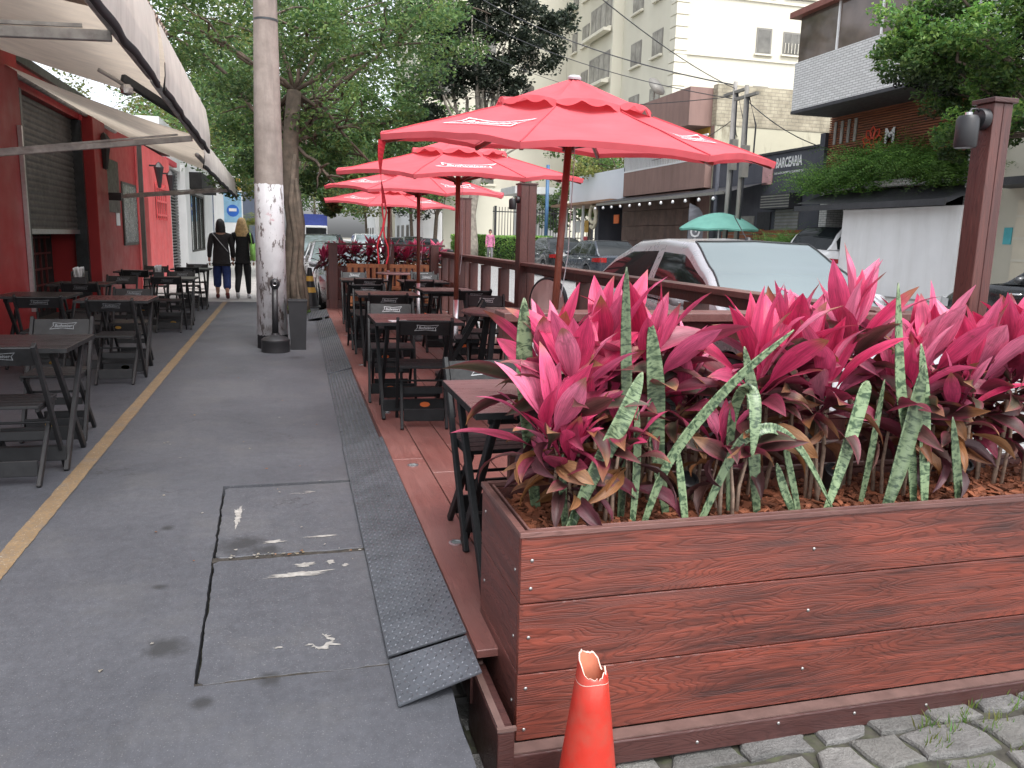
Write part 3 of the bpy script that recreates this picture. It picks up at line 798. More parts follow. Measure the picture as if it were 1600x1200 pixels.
lab = ['bright pink cordyline leaning over the left corner of the near planter', 'pink cordyline at the back left of the near planter beside the chair',
 'tall pink cordyline behind the big leaning snake plant leaf', 'low pink cordyline shoot near the front left of the planter', 'pink cordyline just right of the tall upright snake plant leaf',
 'pink cordyline behind the broad blunt snake plant leaf', 'short dark leaved cordyline at the foot of the arched snake plant leaf', 'large spreading pink cordyline left of the folded snake plant leaf',
 'pink cordyline right behind the folded snake plant leaf', 'large pink cordyline over the arched snake plant leaf', 'tallest pink cordyline standing in front of the silver car hood',
 'pink cordyline behind the broad dark banded snake plant leaf', 'pink cordyline just left of the near lamp post', 'pink cordyline under the foot of the near lamp post', 'pink cordyline just right of the near lamp post',
 'pink cordyline cut by the right edge of the photo', 'pink cordyline at the hidden right end of the near planter', 'low pink cordyline at the back of the planter left of the near lamp post']
for i, (x, y, hd) in enumerate(spec):
    cordyline(x + (.06 if i < 2 else .02), y, SOIL, [(a_, b_, c_ * .90, d_ * .98) for a_, b_, c_, d_ in hd], lab[i], 100 + i, nleaf=25)

def snake_mat():
    m, nt, p, out = _new('banded_snake_plant_leaf')
    a = N(nt, 'ShaderNodeAttribute', attribute_name='luv'); tone = N(nt, 'ShaderNodeAttribute', attribute_name='col')
    mp = N(nt, 'ShaderNodeMapping'); mp.inputs['Scale'].default_value = (.8, 12.0, 1); L(nt, a.outputs['Vector'], mp.inputs[0])
    n1 = noise(nt, mp.outputs[0], 1.5, 2.5, .55, 1.1)
    mp2 = N(nt, 'ShaderNodeMapping'); mp2.inputs['Scale'].default_value = (3.0, 24.0, 1); L(nt, a.outputs['Vector'], mp2.inputs[0])
    n2 = noise(nt, mp2.outputs[0], 1.5, 4, .6, 1.2)
    f = ramp(nt, mth(nt, 'ADD', mth(nt, 'MULTIPLY', n1, .85), mth(nt, 'MULTIPLY', n2, .22)), [(.44, 0.), (.58, 1.)])
    c = mix(nt, f, (.03, .058, .03), (.165, .225, .13))
    c = mix(nt, 1., c, tone.outputs['Color'], 'MULTIPLY')
    L(nt, c, p.inputs['Base Color']); p.inputs['Roughness'].default_value = .42
    return m
M['snake'] = snake_mat()
def strap(path, w0, wmax, label, seed, face=(0, -1, 0), tone=1.0, name='snake_plant_leaf', wpos=.55, blunt=.9):
    """stiff banded strap leaf following a path of points"""
    rr = random.Random(seed)
    P = [Vector(p) for p in path]
    n = 26; pts = []
    def cr(t):
        s = t * (len(P) - 1); i = min(int(s), len(P) - 2); u = s - i
        p0 = P[max(i - 1, 0)]; p1 = P[i]; p2 = P[i + 1]; p3 = P[min(i + 2, len(P) - 1)]
        return .5 * ((2 * p1) + (p2 - p0) * u + (2 * p0 - 5 * p1 + 4 * p2 - p3) * u * u + (3 * p1 - p0 - 3 * p2 + p3) * u ** 3)
    pts = [cr(i / n) for i in range(n + 1)]
    f = Vector(face).normalized(); rows = []; uv = []; cs = []
    total = sum((pts[i + 1] - pts[i]).length for i in range(n))
    for i, p in enumerate(pts):
        t = i / n; d = (pts[min(i + 1, n)] - pts[max(i - 1, 0)]).normalized()
        side = d.cross(f).normalized(); nrm = side.cross(d)
        w = w0 + (wmax - w0) * math.sin(min(1, t / wpos) * math.pi / 2) ** 1.2
        if t > wpos: w = wmax * max(.03, (1 - ((t - wpos) / (1 - wpos)) ** 2.2)) ** blunt
        for k in (-1, -.55, 0, .55, 1):
            rows.append(p + side * (k * w / 2) - nrm * ((1 - abs(k) ** 2) * w * .2))
            uv.append((k * .5 + seed, t * total * 3.2 + seed * 1.7)); e = 1.12 if abs(k) == 1 else 1
            cs.append((tone * e * (1.15 if t > .97 else 1), tone * e, tone * e * .95))
    a = MB(); a.grid([rows[i * 5:(i + 1) * 5] for i in range(n + 1)], cs, uv)
    base = P[0]
    a.v = [tuple(Vector(v) - base) for v in a.v]
    o = a.build(name, M['snake'], None, smooth=True, label=label, cat='plant', group='banded snake plant leaves in the near planter', loc=base)
    sm = o.modifiers.new('thick', 'SOLIDIFY'); sm.thickness = .0035
    return o
Y = 2.30
strap([(.80, 2.26, .48), (.893, 2.27, .69), (.995, 2.28, .88), (1.058, 2.3, 1.02)], .02, .058, 'broad pale banded snake plant leaf leaning right near the planter corner', 1, wpos=.62, tone=1.15)
strap([(1.035, 2.36, .48), (1.04, 2.37, .88), (1.03, 2.38, 1.12), (1.02, 2.38, 1.345)], .02, .036, 'tall straight olive snake plant leaf pointing above the pink leaves', 2, tone=.62)
strap([(1.07, 2.28, .48), (1.155, 2.26, .742), (1.32, 2.22, .98), (1.51, 2.18, 1.165)], .014, .034, 'very long thin snake plant leaf running diagonally up to the right', 3, wpos=.45, tone=1.1)
strap([(1.215, 2.38, .49), (1.165, 2.38, .742), (1.145, 2.38, .962), (1.113, 2.38, 1.175)], .02, .062, 'broad upright dark banded snake plant leaf left of the diagonal one', 4, wpos=.6, tone=.85)
strap([(1.27, 2.27, .49), (1.37, 2.25, .75), (1.44, 2.24, .825), (1.52, 2.23, .832), (1.63, 2.23, .74), (1.775, 2.24, .53)], .018, .034, 'snake plant leaf arched over with its tip back near the soil', 5, face=(-.2, -1, .5), wpos=.4, tone=1.1)
strap([(1.43, 2.34, .49), (1.40, 2.32, .80), (1.40, 2.28, .945), (1.41, 2.22, .955), (1.40, 2.18, .86), (1.392, 2.17, .76)], .016, .045, 'snake plant leaf folded over with a blunt hanging end', 6, face=(0, -1, .1), wpos=.6, tone=1.05)
strap([(1.53, 2.32, .48), (1.505, 2.33, .70), (1.49, 2.34, .9), (1.45, 2.36, 1.09)], .02, .05, 'upright snake plant leaf right behind the folded one', 7, tone=.8)
strap([(1.66, 2.27, .48), (1.6, 2.28, .6), (1.565, 2.29, .7)], .014, .028, 'short thin snake plant leaf under the arched one', 8, tone=.95)
strap([(1.75, 2.27, .48), (1.80, 2.28, .62), (1.86, 2.3, .78), (1.92, 2.32, .97)], .016, .055, 'pale snake plant leaf leaning right with a wide square end', 9, wpos=.85, blunt=.5, tone=1.3)
strap([(1.975, 2.25, .47), (2.03, 2.26, .62), (2.09, 2.28, .82), (2.13, 2.3, 1.03)], .026, .07, 'broad dark banded snake plant leaf, widest in the planter', 10, wpos=.6, tone=.72)
strap([(2.16, 2.3, .48), (2.12, 2.3, .7), (2.05, 2.31, .95), (2.0, 2.32, 1.31)], .022, .042, 'tall pale snake plant leaf crossing behind the broad dark one', 11, tone=1.15)
strap([(2.18, 2.27, .48), (2.165, 2.28, .66), (2.15, 2.3, .9), (2.115, 2.31, 1.1)], .02, .045, 'upright pale snake plant leaf just right of the broad dark one', 17, tone=1.2)
strap([(2.33, 2.27, .48), (2.305, 2.27, .62), (2.26, 2.28, .84)], .016, .036, 'short green edged snake plant leaf standing alone at the right', 12, tone=.7)
strap([(.79, 2.52, .5), (.76, 2.52, .75), (.735, 2.52, .98), (.725, 2.52, 1.235)], .03, .055, 'pale tipped snake plant leaf standing at the back left corner', 13, tone=1.0, wpos=.7)
strap([(2.62, 2.27, .48), (2.7, 2.27, .62), (2.8, 2.27, .76)], .016, .034, 'snake plant leaf leaning off the right edge of the photo', 14, tone=1.1)
strap([(1.955, 2.34, .48), (1.98, 2.34, .68), (2.005, 2.34, .97)], .014, .026, 'thin dark snake plant leaf left of the broad dark one', 15, tone=.8)
strap([(.825, 2.3, .49), (.812, 2.31, .62), (.806, 2.31, .76)], .016, .024, 'short thin snake plant leaf by the planter corner', 16, tone=.9)
strap([(1.05, 2.3, .48), (1.066, 2.32, .7), (1.058, 2.33, .92)], .014, .026, 'slim snake plant leaf below the tall olive one', 18, tone=1.0)
strap([(1.225, 2.25, .48), (1.205, 2.26, .62), (1.18, 2.27, .78)], .015, .026, 'slim snake plant leaf at the foot of the broad upright one', 19, tone=1.15)
strap([(1.68, 2.29, .48), (1.64, 2.3, .63), (1.585, 2.31, .82)], .013, .024, 'slim snake plant leaf between the arched and square ended ones', 20, tone=1.1)
# black spot lamps standing in the mulch
for k, (x, y, lb) in enumerate(((1.33, 2.5, 'small black garden spotlight left of the middle of the planter'), (1.93, 2.5, 'small black garden spotlight near the broad dark snake leaf'), (2.52, 2.5, 'small black garden spotlight near the lamp post'))):
    t = thing('garden_spotlight', lb, 'spotlight', (x, y, .5), 0, 'garden spotlights in the mulch')
    a = MB(); a.tube([(0, 0, -.03), (0, 0, .05)], .008, 8); a.build('spike', M['black_plastic'], t)
    a = MB(); a.lathe([(.0, 0), (.03, 0), (.036, .03), (.038, .07), (.03, .072), (.028, .06), (0, .06)], 18, M=Matrix.Translation((0, 0, .05)) @ Matrix.Rotation(R(35), 4, 'X')); a.build('lamp_head', M['black_plastic'], t, autosmooth=40)

# ================================================================ FENCE OF THE DECK
fn = thing('deck_fence', 'dark red timber fence with flat top rail along the road side of the deck', 'fence', (rail_x(3), 3, DZ))
fo = Vector((rail_x(3), 3, DZ)); fe = Vector((rail_x(15.55) - fo.x, 15.55 - 3, 0)); fd = fe.normalized()
RT = 1.165 - DZ
st = Vector((rail_x(2.85) - fo.x, -.10, 0))
a = MB(); a.beam(st + Vector((0, 0, RT - .018)), fe + Vector((0, 0, RT - .018)), .15, .036); a.build('top_rail', M['railtop'], fn, bevel=.004)
a = MB(); a.beam(st + Vector((0, 0, RT - .072)), fe + Vector((0, 0, RT - .072)), .05, .072); a.build('under_rail', M['fence'], fn)
a = MB(); a.beam(st + Vector((.0, 0, .52)), fe + Vector((.0, 0, .52)), .045, .13); a.build('middle_rail', M['fence'], fn, bevel=.004)
for yy in (3.55, 4.72, 5.85, 6.98, 8.06, 10.25, 11.4, 12.35, 14.35, 15.2):
    x = rail_x(yy) - fo.x
    a = MB(); a.box(x - .062, x + .062, yy - 3 - .062, yy - 3 + .062, -.02, RT - .11); a.build('post', M['fence'], fn, bevel=.005)
def floodlight(x, y, z, label, s=1.0, rz=0):
    t = thing('post_floodlight', label, 'floodlight', (x, y, z), rz)
    a = MB(); a.lathe([(.0, .0), (.055 * s, .0), (.055 * s, .03 * s), (.05 * s, .04 * s), (0, .04 * s)], 20, M=Matrix.Rotation(R(-90), 4, 'Y')); a.build('junction_box', M['black_plastic'], t, autosmooth=40)
    a = MB(); a.lathe([(.0, -.16 * s), (.05 * s, -.16 * s), (.056 * s, -.15 * s), (.056 * s, -.02 * s), (.045 * s, 0), (0, 0)], 20, loc=(-.1 * s, 0, .01)); a.build('lamp_housing', M['black_plastic'], t, autosmooth=40)
    a = MB(); a.tube([(-.03 * s, 0, .03 * s), (-.05 * s, 0, .05 * s), (-.085 * s, 0, .048 * s), (-.1 * s, 0, .02 * s), (-.1 * s, 0, .0)], .006 * s, 7); a.build('cable', M['black_plastic'], t, smooth=True)
    a = MB(); a.tube([(-.1 * s, 0, .0), (-.1 * s, 0, .03 * s)], .018 * s, 10); a.build('gland', M['steel'], t)
    return t
def tallpost(x, y, w, z1, label):
    t = thing('lamp_post', label, 'post', (x, y, DZ))
    h = z1 - DZ
    a = MB()
    for i in range(2):
        a.box(-w / 2 + i * w / 2 + .001, -w / 2 + (i + 1) * w / 2 - .001, -w / 2, w / 2, -.3, h)
    a.build('shaft', M['fence'], t, bevel=.004)
    a = MB(); a.box(-w / 2 - .012, w / 2 + .012, -w / 2 - .012, w / 2 + .012, h, h + .02); a.build('cap', M['skirt'], t, bevel=.003)
    return t
tallpost(2.845, 2.86, .098, 2.03, 'nearest tall square timber lamp post at the planter end of the deck')
floodlight(2.79, 2.85, 1.965, 'black cylindrical floodlight on the nearest timber post', .8)
tallpost(rail_x(9.17), 9.17, .19, 2.05, 'middle tall timber lamp post of the deck fence behind the first parasol')
floodlight(rail_x(9.17) - .10, 9.15, 1.88, 'black floodlight on the middle timber post', .75)
tallpost(rail_x(13.2), 13.2, .19, 2.06, 'farthest tall timber lamp post of the deck fence')
# near cross rail behind the planter
t = thing('railing', 'near end railing with a flat board behind the planter plants', 'railing', (.745, 2.92, DZ))
a = MB(); a.box(0, 2.0, -.07, .08, 1.06, 1.095); a.build('top_board', M['railtop'], t, bevel=.004)
a = MB(); a.box(.005, 2.0, -.03, .03, .98, 1.059); a.build('under_board', M['fence'], t)
a = MB(); a.box(.05, 2.0, -.02, .02, .42, .53); a.build('lower_board', M['fence'], t)
for x in (.55, 1.15, 1.8):
    a = MB(); a.box(x - .055, x + .055, -.055, .055, -.02, .979); a.build('post', M['fence'], t, bevel=.004)

# ---- far end of the deck: railing, planter, slatted bench
t = thing('railing', 'timber railing closing the far end of the deck', 'railing', (.62, 15.5, DZ))
a = MB(); a.box(-.06, 2.2, -.08, .08, 1.19, 1.225); a.build('top_board', M['skirt'], t)
for x in (.09, 1.14, 2.0):
    a = MB(); a.box(x - .08, x + .08, -.08, .08, -.02, 1.189); a.build('post', M['fence'], t, bevel=.005)
a = MB(); a.box(-.04, .25, -.06, .06, -.02, .16); a.build('base_board', M['skirt'], t)
fp = thing('planter_box', 'timber planter box with pink plants at the far end of the deck', 'planter', (.62, 15.75, DZ))
a = MB(); a.box(-.02, 2.2, 0, .03, -.1, .78); a.build('front_board', M['planter_side'], fp)
a = MB(); a.box(-.02, 2.2, .5, .53, -.1, .78); a.build('back_board', M['planter_side'], fp)
a = MB(); a.box(-.02, .01, .031, .499, -.1, .78); a.box(2.17, 2.2, .031, .499, -.1, .78); a.build('side_board', M['planter_side'], fp)
a = MB(); a.box(.011, 2.169, .031, .499, .5, .72); a.build('soil', M['dark_inside'], fp)
for k in range(9):
    rr = random.Random(300 + k)
    cordyline(.58 + k * .26, 15.98 + rr.uniform(-.1, .1), DZ + .7, [(rr.uniform(-.05, .05), -.05, .22 + rr.uniform(-.05, .22), 1.0), (.08, .05, .3 + rr.uniform(-.1, .1), .9)],
              'pink cordyline in the planter at the far end of the deck', 320 + k, 'pink cordylines in the far planter', 16)
M['orange_wood'] = wood_mat('orange_slat_wood', (.42, .17, .065), (.22, .08, .035), 2, .5, .8, .1)  # warm light on the bench slats, painted in as an orange wood colour
t = thing('slatted_bench', 'orange slatted timber bench against the far planter', 'bench', (.95, 15.1, DZ))
a = MB(); a.box(0, 1.55, .25, .3, .78, .85); a.build('back_rail', M['orange_wood'], t)
for k in range(14):
    a = MB(); x = .02 + k * .112; a.box(x, x + .07, .26, .29, .1, .779); a.build('slat', M['orange_wood'], t)
a = MB(); a.box(0, 1.55, -.2, .245, .4, .44); a.build('seat', M['orange_wood'], t)
for x in (.03, 1.45):
    a = MB(); a.box(x, x + .07, -.18, -.1, 0, .399); a.build('leg', M['orange_wood'], t)
# ================================================================ PARASOLS
LOGO_V, LOGO_F = text_geo('Budweiser', 1.0, .28, 0, .012)
lx = [v.x for v in LOGO_V]; LW = max(lx) - min(lx); ly = [v.y for v in LOGO_V]; LH = max(ly) - min(ly)
def bowtie(thick=.05):
    """outline of the bow-tie frame, unit width"""
    o = [(-.5, -.17), (0, -.12), (.5, -.17), (.42, 0), (.5, .17), (0, .12), (-.5, .17), (-.42, 0)]
    o = [(x + y * .35, y) for x, y in o]
    i = [(x * (1 - thick * 1.3), y * (1 - thick * 3.6)) for x, y in o]
    n = len(o)
    # subdivide each edge so it can follow a curved surface
    O = []; I = []
    for k in range(n):
        a, b = o[k], o[(k + 1) % n]; c, d = i[k], i[(k + 1) % n]
        for s in range(6):
            u = s / 6
            O.append((a[0] + (b[0] - a[0]) * u, a[1] + (b[1] - a[1]) * u)); I.append((c[0] + (d[0] - c[0]) * u, c[1] + (d[1] - c[1]) * u))
    m = len(O)
    return O + I, [(k, (k + 1) % m, m + (k + 1) % m, m + k) for k in range(m)]
BT_V, BT_F = bowtie()
def emblem(mb, place, w):
    """bow-tie frame and script inside, 'place' maps flat (x,y) to 3-D"""
    mb.add([place(x * w, y * w) for x, y in BT_V], BT_F)
    s = w * .74 / LW
    mb.add([place(v.x * s, v.y * s * 1.25) for v in LOGO_V], LOGO_F)

M['canopy_seam'] = fabric_mat('canopy_seam_fabric', (.6, .085, .105), .1)
def parasol(x, y, pole_lean, a0, logos, label, strap_at=None, zr=1.985, Rr=1.215, tilt=(0, 0), rise=.50, top=(0, 0)):
    t = thing('parasol', label, 'parasol', (x, y, DZ), 0, 'red octagonal parasols along the deck')
    zr -= DZ
    T = Matrix.Translation((top[0], top[1], zr)) @ Matrix.Rotation(tilt[1], 4, 'Y') @ Matrix.Rotation(tilt[0], 4, 'X')
    ang = [a0 + k * math.pi / 4 for k in range(8)]
    def pan(k, r, s, off=0., R0=Rr, z0=0., h=rise):
        c0 = Vector((math.cos(ang[k]), math.sin(ang[k]), 0)) * R0; c1 = Vector((math.cos(ang[(k + 1) % 8]), math.sin(ang[(k + 1) % 8]), 0)) * R0
        e = c0.lerp(c1, s) * r
        e.z = z0 + h * (1 - r) - .035 * math.sin(math.pi * r) * (4 * s * (1 - s)) + .03 * (4 * s * (1 - s)) * r ** 3 + off + .009 * mnoise.noise(Vector((e.x * 5 + x * 3, e.y * 5 + y, 1.7))) * r
        return T @ e
    can = MB(); nr, ns = 12, 10
    for k in range(8):
        can.grid([[pan(k, max(.02, i / nr), j / ns) for j in range(ns + 1)] for i in range(nr + 1)])
        # hem turned down
        can.grid([[pan(k, 1, j / ns) for j in range(ns + 1)], [pan(k, .995, j / ns, -.035) for j in range(ns + 1)]])
    o = can.build('canopy', M['red_canopy'], t, autosmooth=25)
    for k in range(8):
        sm = MB(); sm.tube([pan(k, r / 10, 0, .003) for r in range(4, 11)], .005, 4); sm.build('seam', M['canopy_seam'], o)
    v = MB(); nv = 18
    for k in range(8):
        rows = []
        for i in range(5):
            r = .02 + .98 * i / 4
            rows.append([pan(k, r, j / nv, .03, Rr * .385, rise * .62, rise * .38 + .035) for j in range(nv + 1)])
        rows.append([pan(k, 1.02, j / nv,   .03 - .012 - .03 * abs(math.sin(j / nv * math.pi * 2.5)), Rr * .385, rise * .62, rise * .38 + .035) for j in range(nv + 1)])
        v.grid(rows)
    v.build('vent_cap', M['red_canopy'], o, autosmooth=40)
    f = MB(); f.lathe([(.042, -.005), (.044, .008), (.03, .02), (0, .024)], 16, M=T @ Matrix.Translation((0, 0, rise + .06))); f.build('finial', M['grey_print'], o, autosmooth=40)
    for k in logos:
        e = MB()
        c0 = Vector((math.cos(ang[k]), math.sin(ang[k]), 0)) * Rr; c1 = Vector((math.cos(ang[(k + 1) % 8]), math.sin(ang[(k + 1) % 8]), 0)) * Rr
        ed = (c1 - c0).length
        def place(px, py):
            r = (.70) - py / (Rr * .924); s = .5 + px / (ed * r)
            return pan(k, r, s, .008)
        emblem(e, place, .50)
        e.build('emblem', M['white_print'], o)
    for k in range(8):
        rb = MB(); d = Vector((math.cos(ang[k]), math.sin(ang[k]), 0))
        rb.beam(T @ (d * .06 + Vector((0, 0, rise - .05))), T @ (d * (Rr - .02) + Vector((0, 0, -.028))), .02, .03); r = rb.build('rib', M['pole_wood'], t)
        sb = MB(); sb.beam(T @ Vector((d.x * .04, d.y * .04, rise - .36)), T @ (d * Rr * .5 + Vector((0, 0, rise * .5 - .05))), .016, .022); sb.build('strut', M['pole_wood'], r)
    up = T @ Vector((0, 0, rise + .05)); ft = Vector((pole_lean[0], pole_lean[1], .46)); ax = (up - ft).normalized()
    p = MB(); p.tube([ft, up], .024, 14); p.build('pole', M['pole_wood'], t, smooth=True)
    p = MB(); p.tube([Vector((pole_lean[0] - ax.x * .44, pole_lean[1] - ax.y * .44, .03)), ft + ax * .3], .0265, 14); p.build('sleeve', M['steel'], t, smooth=True)
    p = MB(); p.lathe([(0, 0), (.2, 0), (.2, .03), (.05, .05), (.035, .12), (0, .12)], 24, loc=(pole_lean[0] - ax.x * .44, pole_lean[1] - ax.y * .44, .001)); p.build('foot', M['black_plastic'], t, autosmooth=40)
    p = MB(); c = T @ Vector((0, 0, rise - .36)); p.tube([c - ax * .03, c + ax * .03], .042, 14); p.build('hub', M['pole_wood'], t)
    p = MB(); c0 = up - ax * .3; 
    pts = [c0 + Vector((.03, -.03, 0)), c0.lerp(ft, .5) + Vector((.045, -.04, 0)), ft + ax * .55 + Vector((.028, -.02, 0))]
    p.tube(pts, .003, 5); p.build('cord', M['grey_print'], t)
    if strap_at is not None:
        d = Vector((math.cos(ang[strap_at]), math.sin(ang[strap_at]), 0)) * (Rr * .99)
        q = T @ d; s = MB()
        prev = None
        rows = []
        for i in range(15):
            u = i / 14; w = .022 - .006 * u; tw = u * 2.4
            c = q + Vector((-.012 * math.sin(u * 4), 0, -.03 - .36 * u))
            rows.append([c - Vector((math.cos(tw), math.sin(tw), 0)) * w, c + Vector((math.cos(tw), math.sin(tw), 0)) * w])
        s.grid(rows)
        for dx in (-.03, .012):
            pts = [rows[-1][0].lerp(rows[-1][1], .5) + Vector((dx * i / 5 + .012 * math.sin(i * 1.3 + dx * 50), .01 * math.sin(i), -.05 * i)) for i in range(8)]
            s.tube(pts, .005, 5)
        s.build('tie_strap', M['red_strap'], t)
    return t
# corner angles (world), poles leaning as on the street
parasol(1.64, 4.95, (-.05, -.05), -.512, (5, 7, 1, 3), 'nearest and largest red parasol with a dangling tie strap', 5, tilt=(R(5.9), R(.9)), zr=2.018, Rr=1.313, rise=.375, top=(.12, .22))
parasol(1.55, 7.85, (0, 0), -.501, (6, 0, 2, 4), 'second red parasol from the front, behind the nearest one', tilt=(R(4.4), R(-.6)), zr=2.03, Rr=1.237, rise=.30, top=(.02, .07))
parasol(1.60, 10.7, (0, 0), R(-82.5), (0, 6, 2, 4), 'third red parasol from the front', tilt=(R(4.2), R(.6)), zr=2.03, Rr=1.22, rise=.30, top=(.0, .07))
parasol(1.66, 14.7, (-.02, 0), R(-67.5), (0, 6, 2, 4), 'farthest red parasol, lowest in the row', tilt=(R(4.2), R(1.4)), zr=2.0, Rr=1.22, rise=.30)

# ================================================================ CHAIRS AND TABLES
M['dull_print'] = mat('dull_white_print', (.36, .37, .38), .6, var=.25, scale=60)
M['dark_print'] = mat('dim_grey_print', (.2, .21, .22), .6, var=.25, scale=60)
def chair_proto(label, bk, group, sticker):
    t = thing('folding_chair', label, 'chair', (0, 0, 0), 0, group)
    W = .19; top = Vector((0, -.22, .80)); ft = Vector((0, .22, 0))
    for s in (-1, 1):
        X = Vector((s * W, 0, 0)); a = MB(); a.beam(ft + X, top + X, .022, .042, (0, 1, 0)); a.build('leg', bk, t, bevel=.003, seg=1)
    for s in (-1, 1):
        X = Vector((s * (W - .03), 0, 0)); a = MB(); a.beam(Vector((0, -.21, 0)) + X, Vector((0, .17, .435)) + X, .022, .038, (0, 1, 0)); a.build('leg', bk, t, bevel=.003, seg=1)
    a = MB()
    for k in range(5):
        y = -.17 + k * .076; a.box(-W + .013, W - .013, y, y + .071, .437, .455)
    a.box(-W + .016, -W + .034, -.16, .2, .415, .4365); a.box(W - .034, W - .016, -.16, .2, .415, .4365)
    a.build('seat', bk, t, bevel=.003, seg=1)
    d = (top - ft).normalized(); up = d; nrm = Vector((0, d.z, -d.y))   # board leans with the legs
    c = ft.lerp(top, .915); a = MB()
    Mx = Matrix.Translation(c) @ Matrix(((1, 0, 0), (0, nrm.y, d.y), (0, nrm.z, d.z))).to_4x4()
    a.box(-W + .012, W - .012, -.009, .009, -.06, .062, Mx)
    b = a.build('backrest', bk, t, bevel=.004, seg=1)
    for sg in (1, -1):
        e = MB(); emblem(e, lambda x, y: Mx @ Vector((-sg * (x + .01), sg * .0105, y + .008)), .155)
        e.build('emblem', M['dull_print'] if sticker != 'yellow' else M['dark_print'], b)
    a = MB(); q = ft.lerp(top, .14); a.box(-W + .012, W - .012, q.y - .008, q.y + .008, q.z - .045, q.z + .04); fb = a.build('foot_board', bk, t, bevel=.003, seg=1)
    a = MB(); m1 = MB()
    m1.lathe([(0, 0), (.032, 0)], 20, M=Matrix.Translation((.02, q.y + .0086, q.z)) @ Matrix.Rotation(R(-90), 4, 'X') @ Matrix.Diagonal((1.2, .62, 1, 1)))
    m1.lathe([(0, 0), (.032, 0)], 20, M=Matrix.Translation((.02, q.y - .0086, q.z)) @ Matrix.Rotation(R(90), 4, 'X') @ Matrix.Diagonal((1.2, .62, 1, 1)))
    m1.build('sticker', M['orange_sticker'] if sticker == 'orange' else M['yellow_sticker'], fb)
    a = MB(); a.box(-W + .044, W - .044, -.155, -.139, .05, .14); a.build('stretcher', bk, t, bevel=.003, seg=1)
    a = MB(); a.tube([(-W, .045, .315), (W, .045, .315)], .008, 8); a.build('stretcher', bk, t)
    a = MB(); a.box(-W + .044, W - .044, .02, .036, .22, .27); a.build('stretcher', bk, t)
    return t
def table_proto(label, topm, bk, group):
    t = thing('folding_table', label, 'table', (0, 0, 0), 0, group)
    a = MB(); a.box(-.33, .33, -.345, .345, .722, .742); tp = a.build('tabletop', topm, t, bevel=.004)
    a = MB(); a.box(-.332, .332, -.347, -.3455, .716, .741); a.box(-.332, .332, .3455, .347, .716, .741); a.box(-.332, -.3305, -.345, .345, .716, .741); a.box(.3305, .332, -.345, .345, .716, .741)
    a.build('edge_band', bk, tp)
    for s in (-1, 1):
        for q in (-1, 1):
            x = s * (.27 if q > 0 else .235)
            a = MB(); a.beam((x, -q * .29, 0), (x, q * .28, .72), .026, .045, (0, 1, 0)); a.build('leg', bk, t, bevel=.003, seg=1)
    for (y, z, w) in ((-.26, .06, .27), (.26, .06, .235)):
        a = MB(); a.box(-w, w, y - .009, y + .009, z - .0, z + .09); a.build('stretcher', bk, t, bevel=.003, seg=1)
    for y in (-.24, .24):
        a = MB(); a.box(-.26, .26, y - .012, y + .012, .675, .7205); a.build('stretcher', bk, t)
    return t
G1 = 'black folding chairs on the deck'; G2 = 'black folding chairs along the red wall'
T1 = 'folding tables on the deck'; T2 = 'folding tables along the red wall'
used = {}
protos = {}
def place(kind, x, y, z, deg, label):
    if kind not in protos:
        if kind == 'cd': protos[kind] = chair_proto(label, M['black'], G1, 'orange')
        elif kind == 'cw': protos[kind] = chair_proto(label, M['black_wall'], G2, 'yellow')
        elif kind == 'td': protos[kind] = table_proto(label, M['tabletop'], M['black'], T1)
        elif kind == 'tw': protos[kind] = table_proto(label, M['tabletop_dark'], M['black_wall'], T2)
        elif kind == 'tr': protos[kind] = table_proto(label, M['tabletop_red'], M['black_wall'], T2)
        elif kind == 'to': protos[kind] = round_table(label)
        o = protos[kind]; o.location = (x, y, z); o.rotation_euler = (0, 0, R(deg)); return o
    return dup(protos[kind], (x, y, z), R(deg), label)
M['black_wall'] = mat('worn_black_wood', (.013, .013, .014), .5, var=.4, scale=14)
def round_table(label):
    t = thing('round_table', label, 'table', (0, 0, 0), 0, T1)
    a = MB(); a.lathe([(0, .715), (.36, .715), (.375, .722), (.375, .738), (.365, .745), (0, .745)], 40); a.build('tabletop', M['tabletop'], t, autosmooth=40)
    for k in range(4):
        g = R(45 + 90 * k); a = MB(); a.beam((.27 * math.cos(g), .27 * math.sin(g), 0), (.16 * math.cos(g), .16 * math.sin(g), .715), .05, .05); a.build('leg', M['black'], t, bevel=.004, seg=1)
    a = MB(); a.box(-.2, .2, -.018, .018, .2, .26); a.box(-.018, .018, .0185, .2, .2, .26); a.box(-.018, .018, -.2, -.0185, .2, .26); a.build('stretcher', M['black'], t)
    return t
F, B_, = 180, 0     # 180 faces the camera, 0 faces up the street
# deck, kerb side column then fence side column
place('td', .955, 3.10, DZ, 0, 'nearest brown topped folding table partly hidden by the planter plants')
place('cd', .885, 3.50, DZ, F + 3, 'nearest deck chair, tucked under the nearest table behind the planter')
place('td', .90, 6.22, DZ, 0, 'second brown topped table in the kerb side row of the deck')
place('cd', .79, 6.78, DZ, F - 4, 'chair at the far side of the second kerb side deck table')
place('cd', .905, 5.78, DZ, -6, 'deck chair with its back turned, between the first and second tables')
place('td', .99, 9.0, DZ, 0, 'third table in the kerb side row of the deck')
place('cd', .90, 8.28, DZ, 2, 'deck chair with its back turned in front of the third table')
place('cd', .87, 9.62, DZ, F, 'chair beyond the third kerb side deck table')
place('cd', .83, 9.98, DZ, 0, 'deck chair standing back to back behind the third table set')
place('td', .98, 11.9, DZ, 0, 'fourth table in the kerb side row of the deck')
place('cd', .98, 11.3, DZ, 0, 'deck chair with its back turned in front of the fourth table')
place('cd', .92, 12.9, DZ, F, 'chair beyond the fourth kerb side deck table')
place('to', 1.78, 6.85, DZ, 0, 'round topped table beside the second parasol pole by the fence')
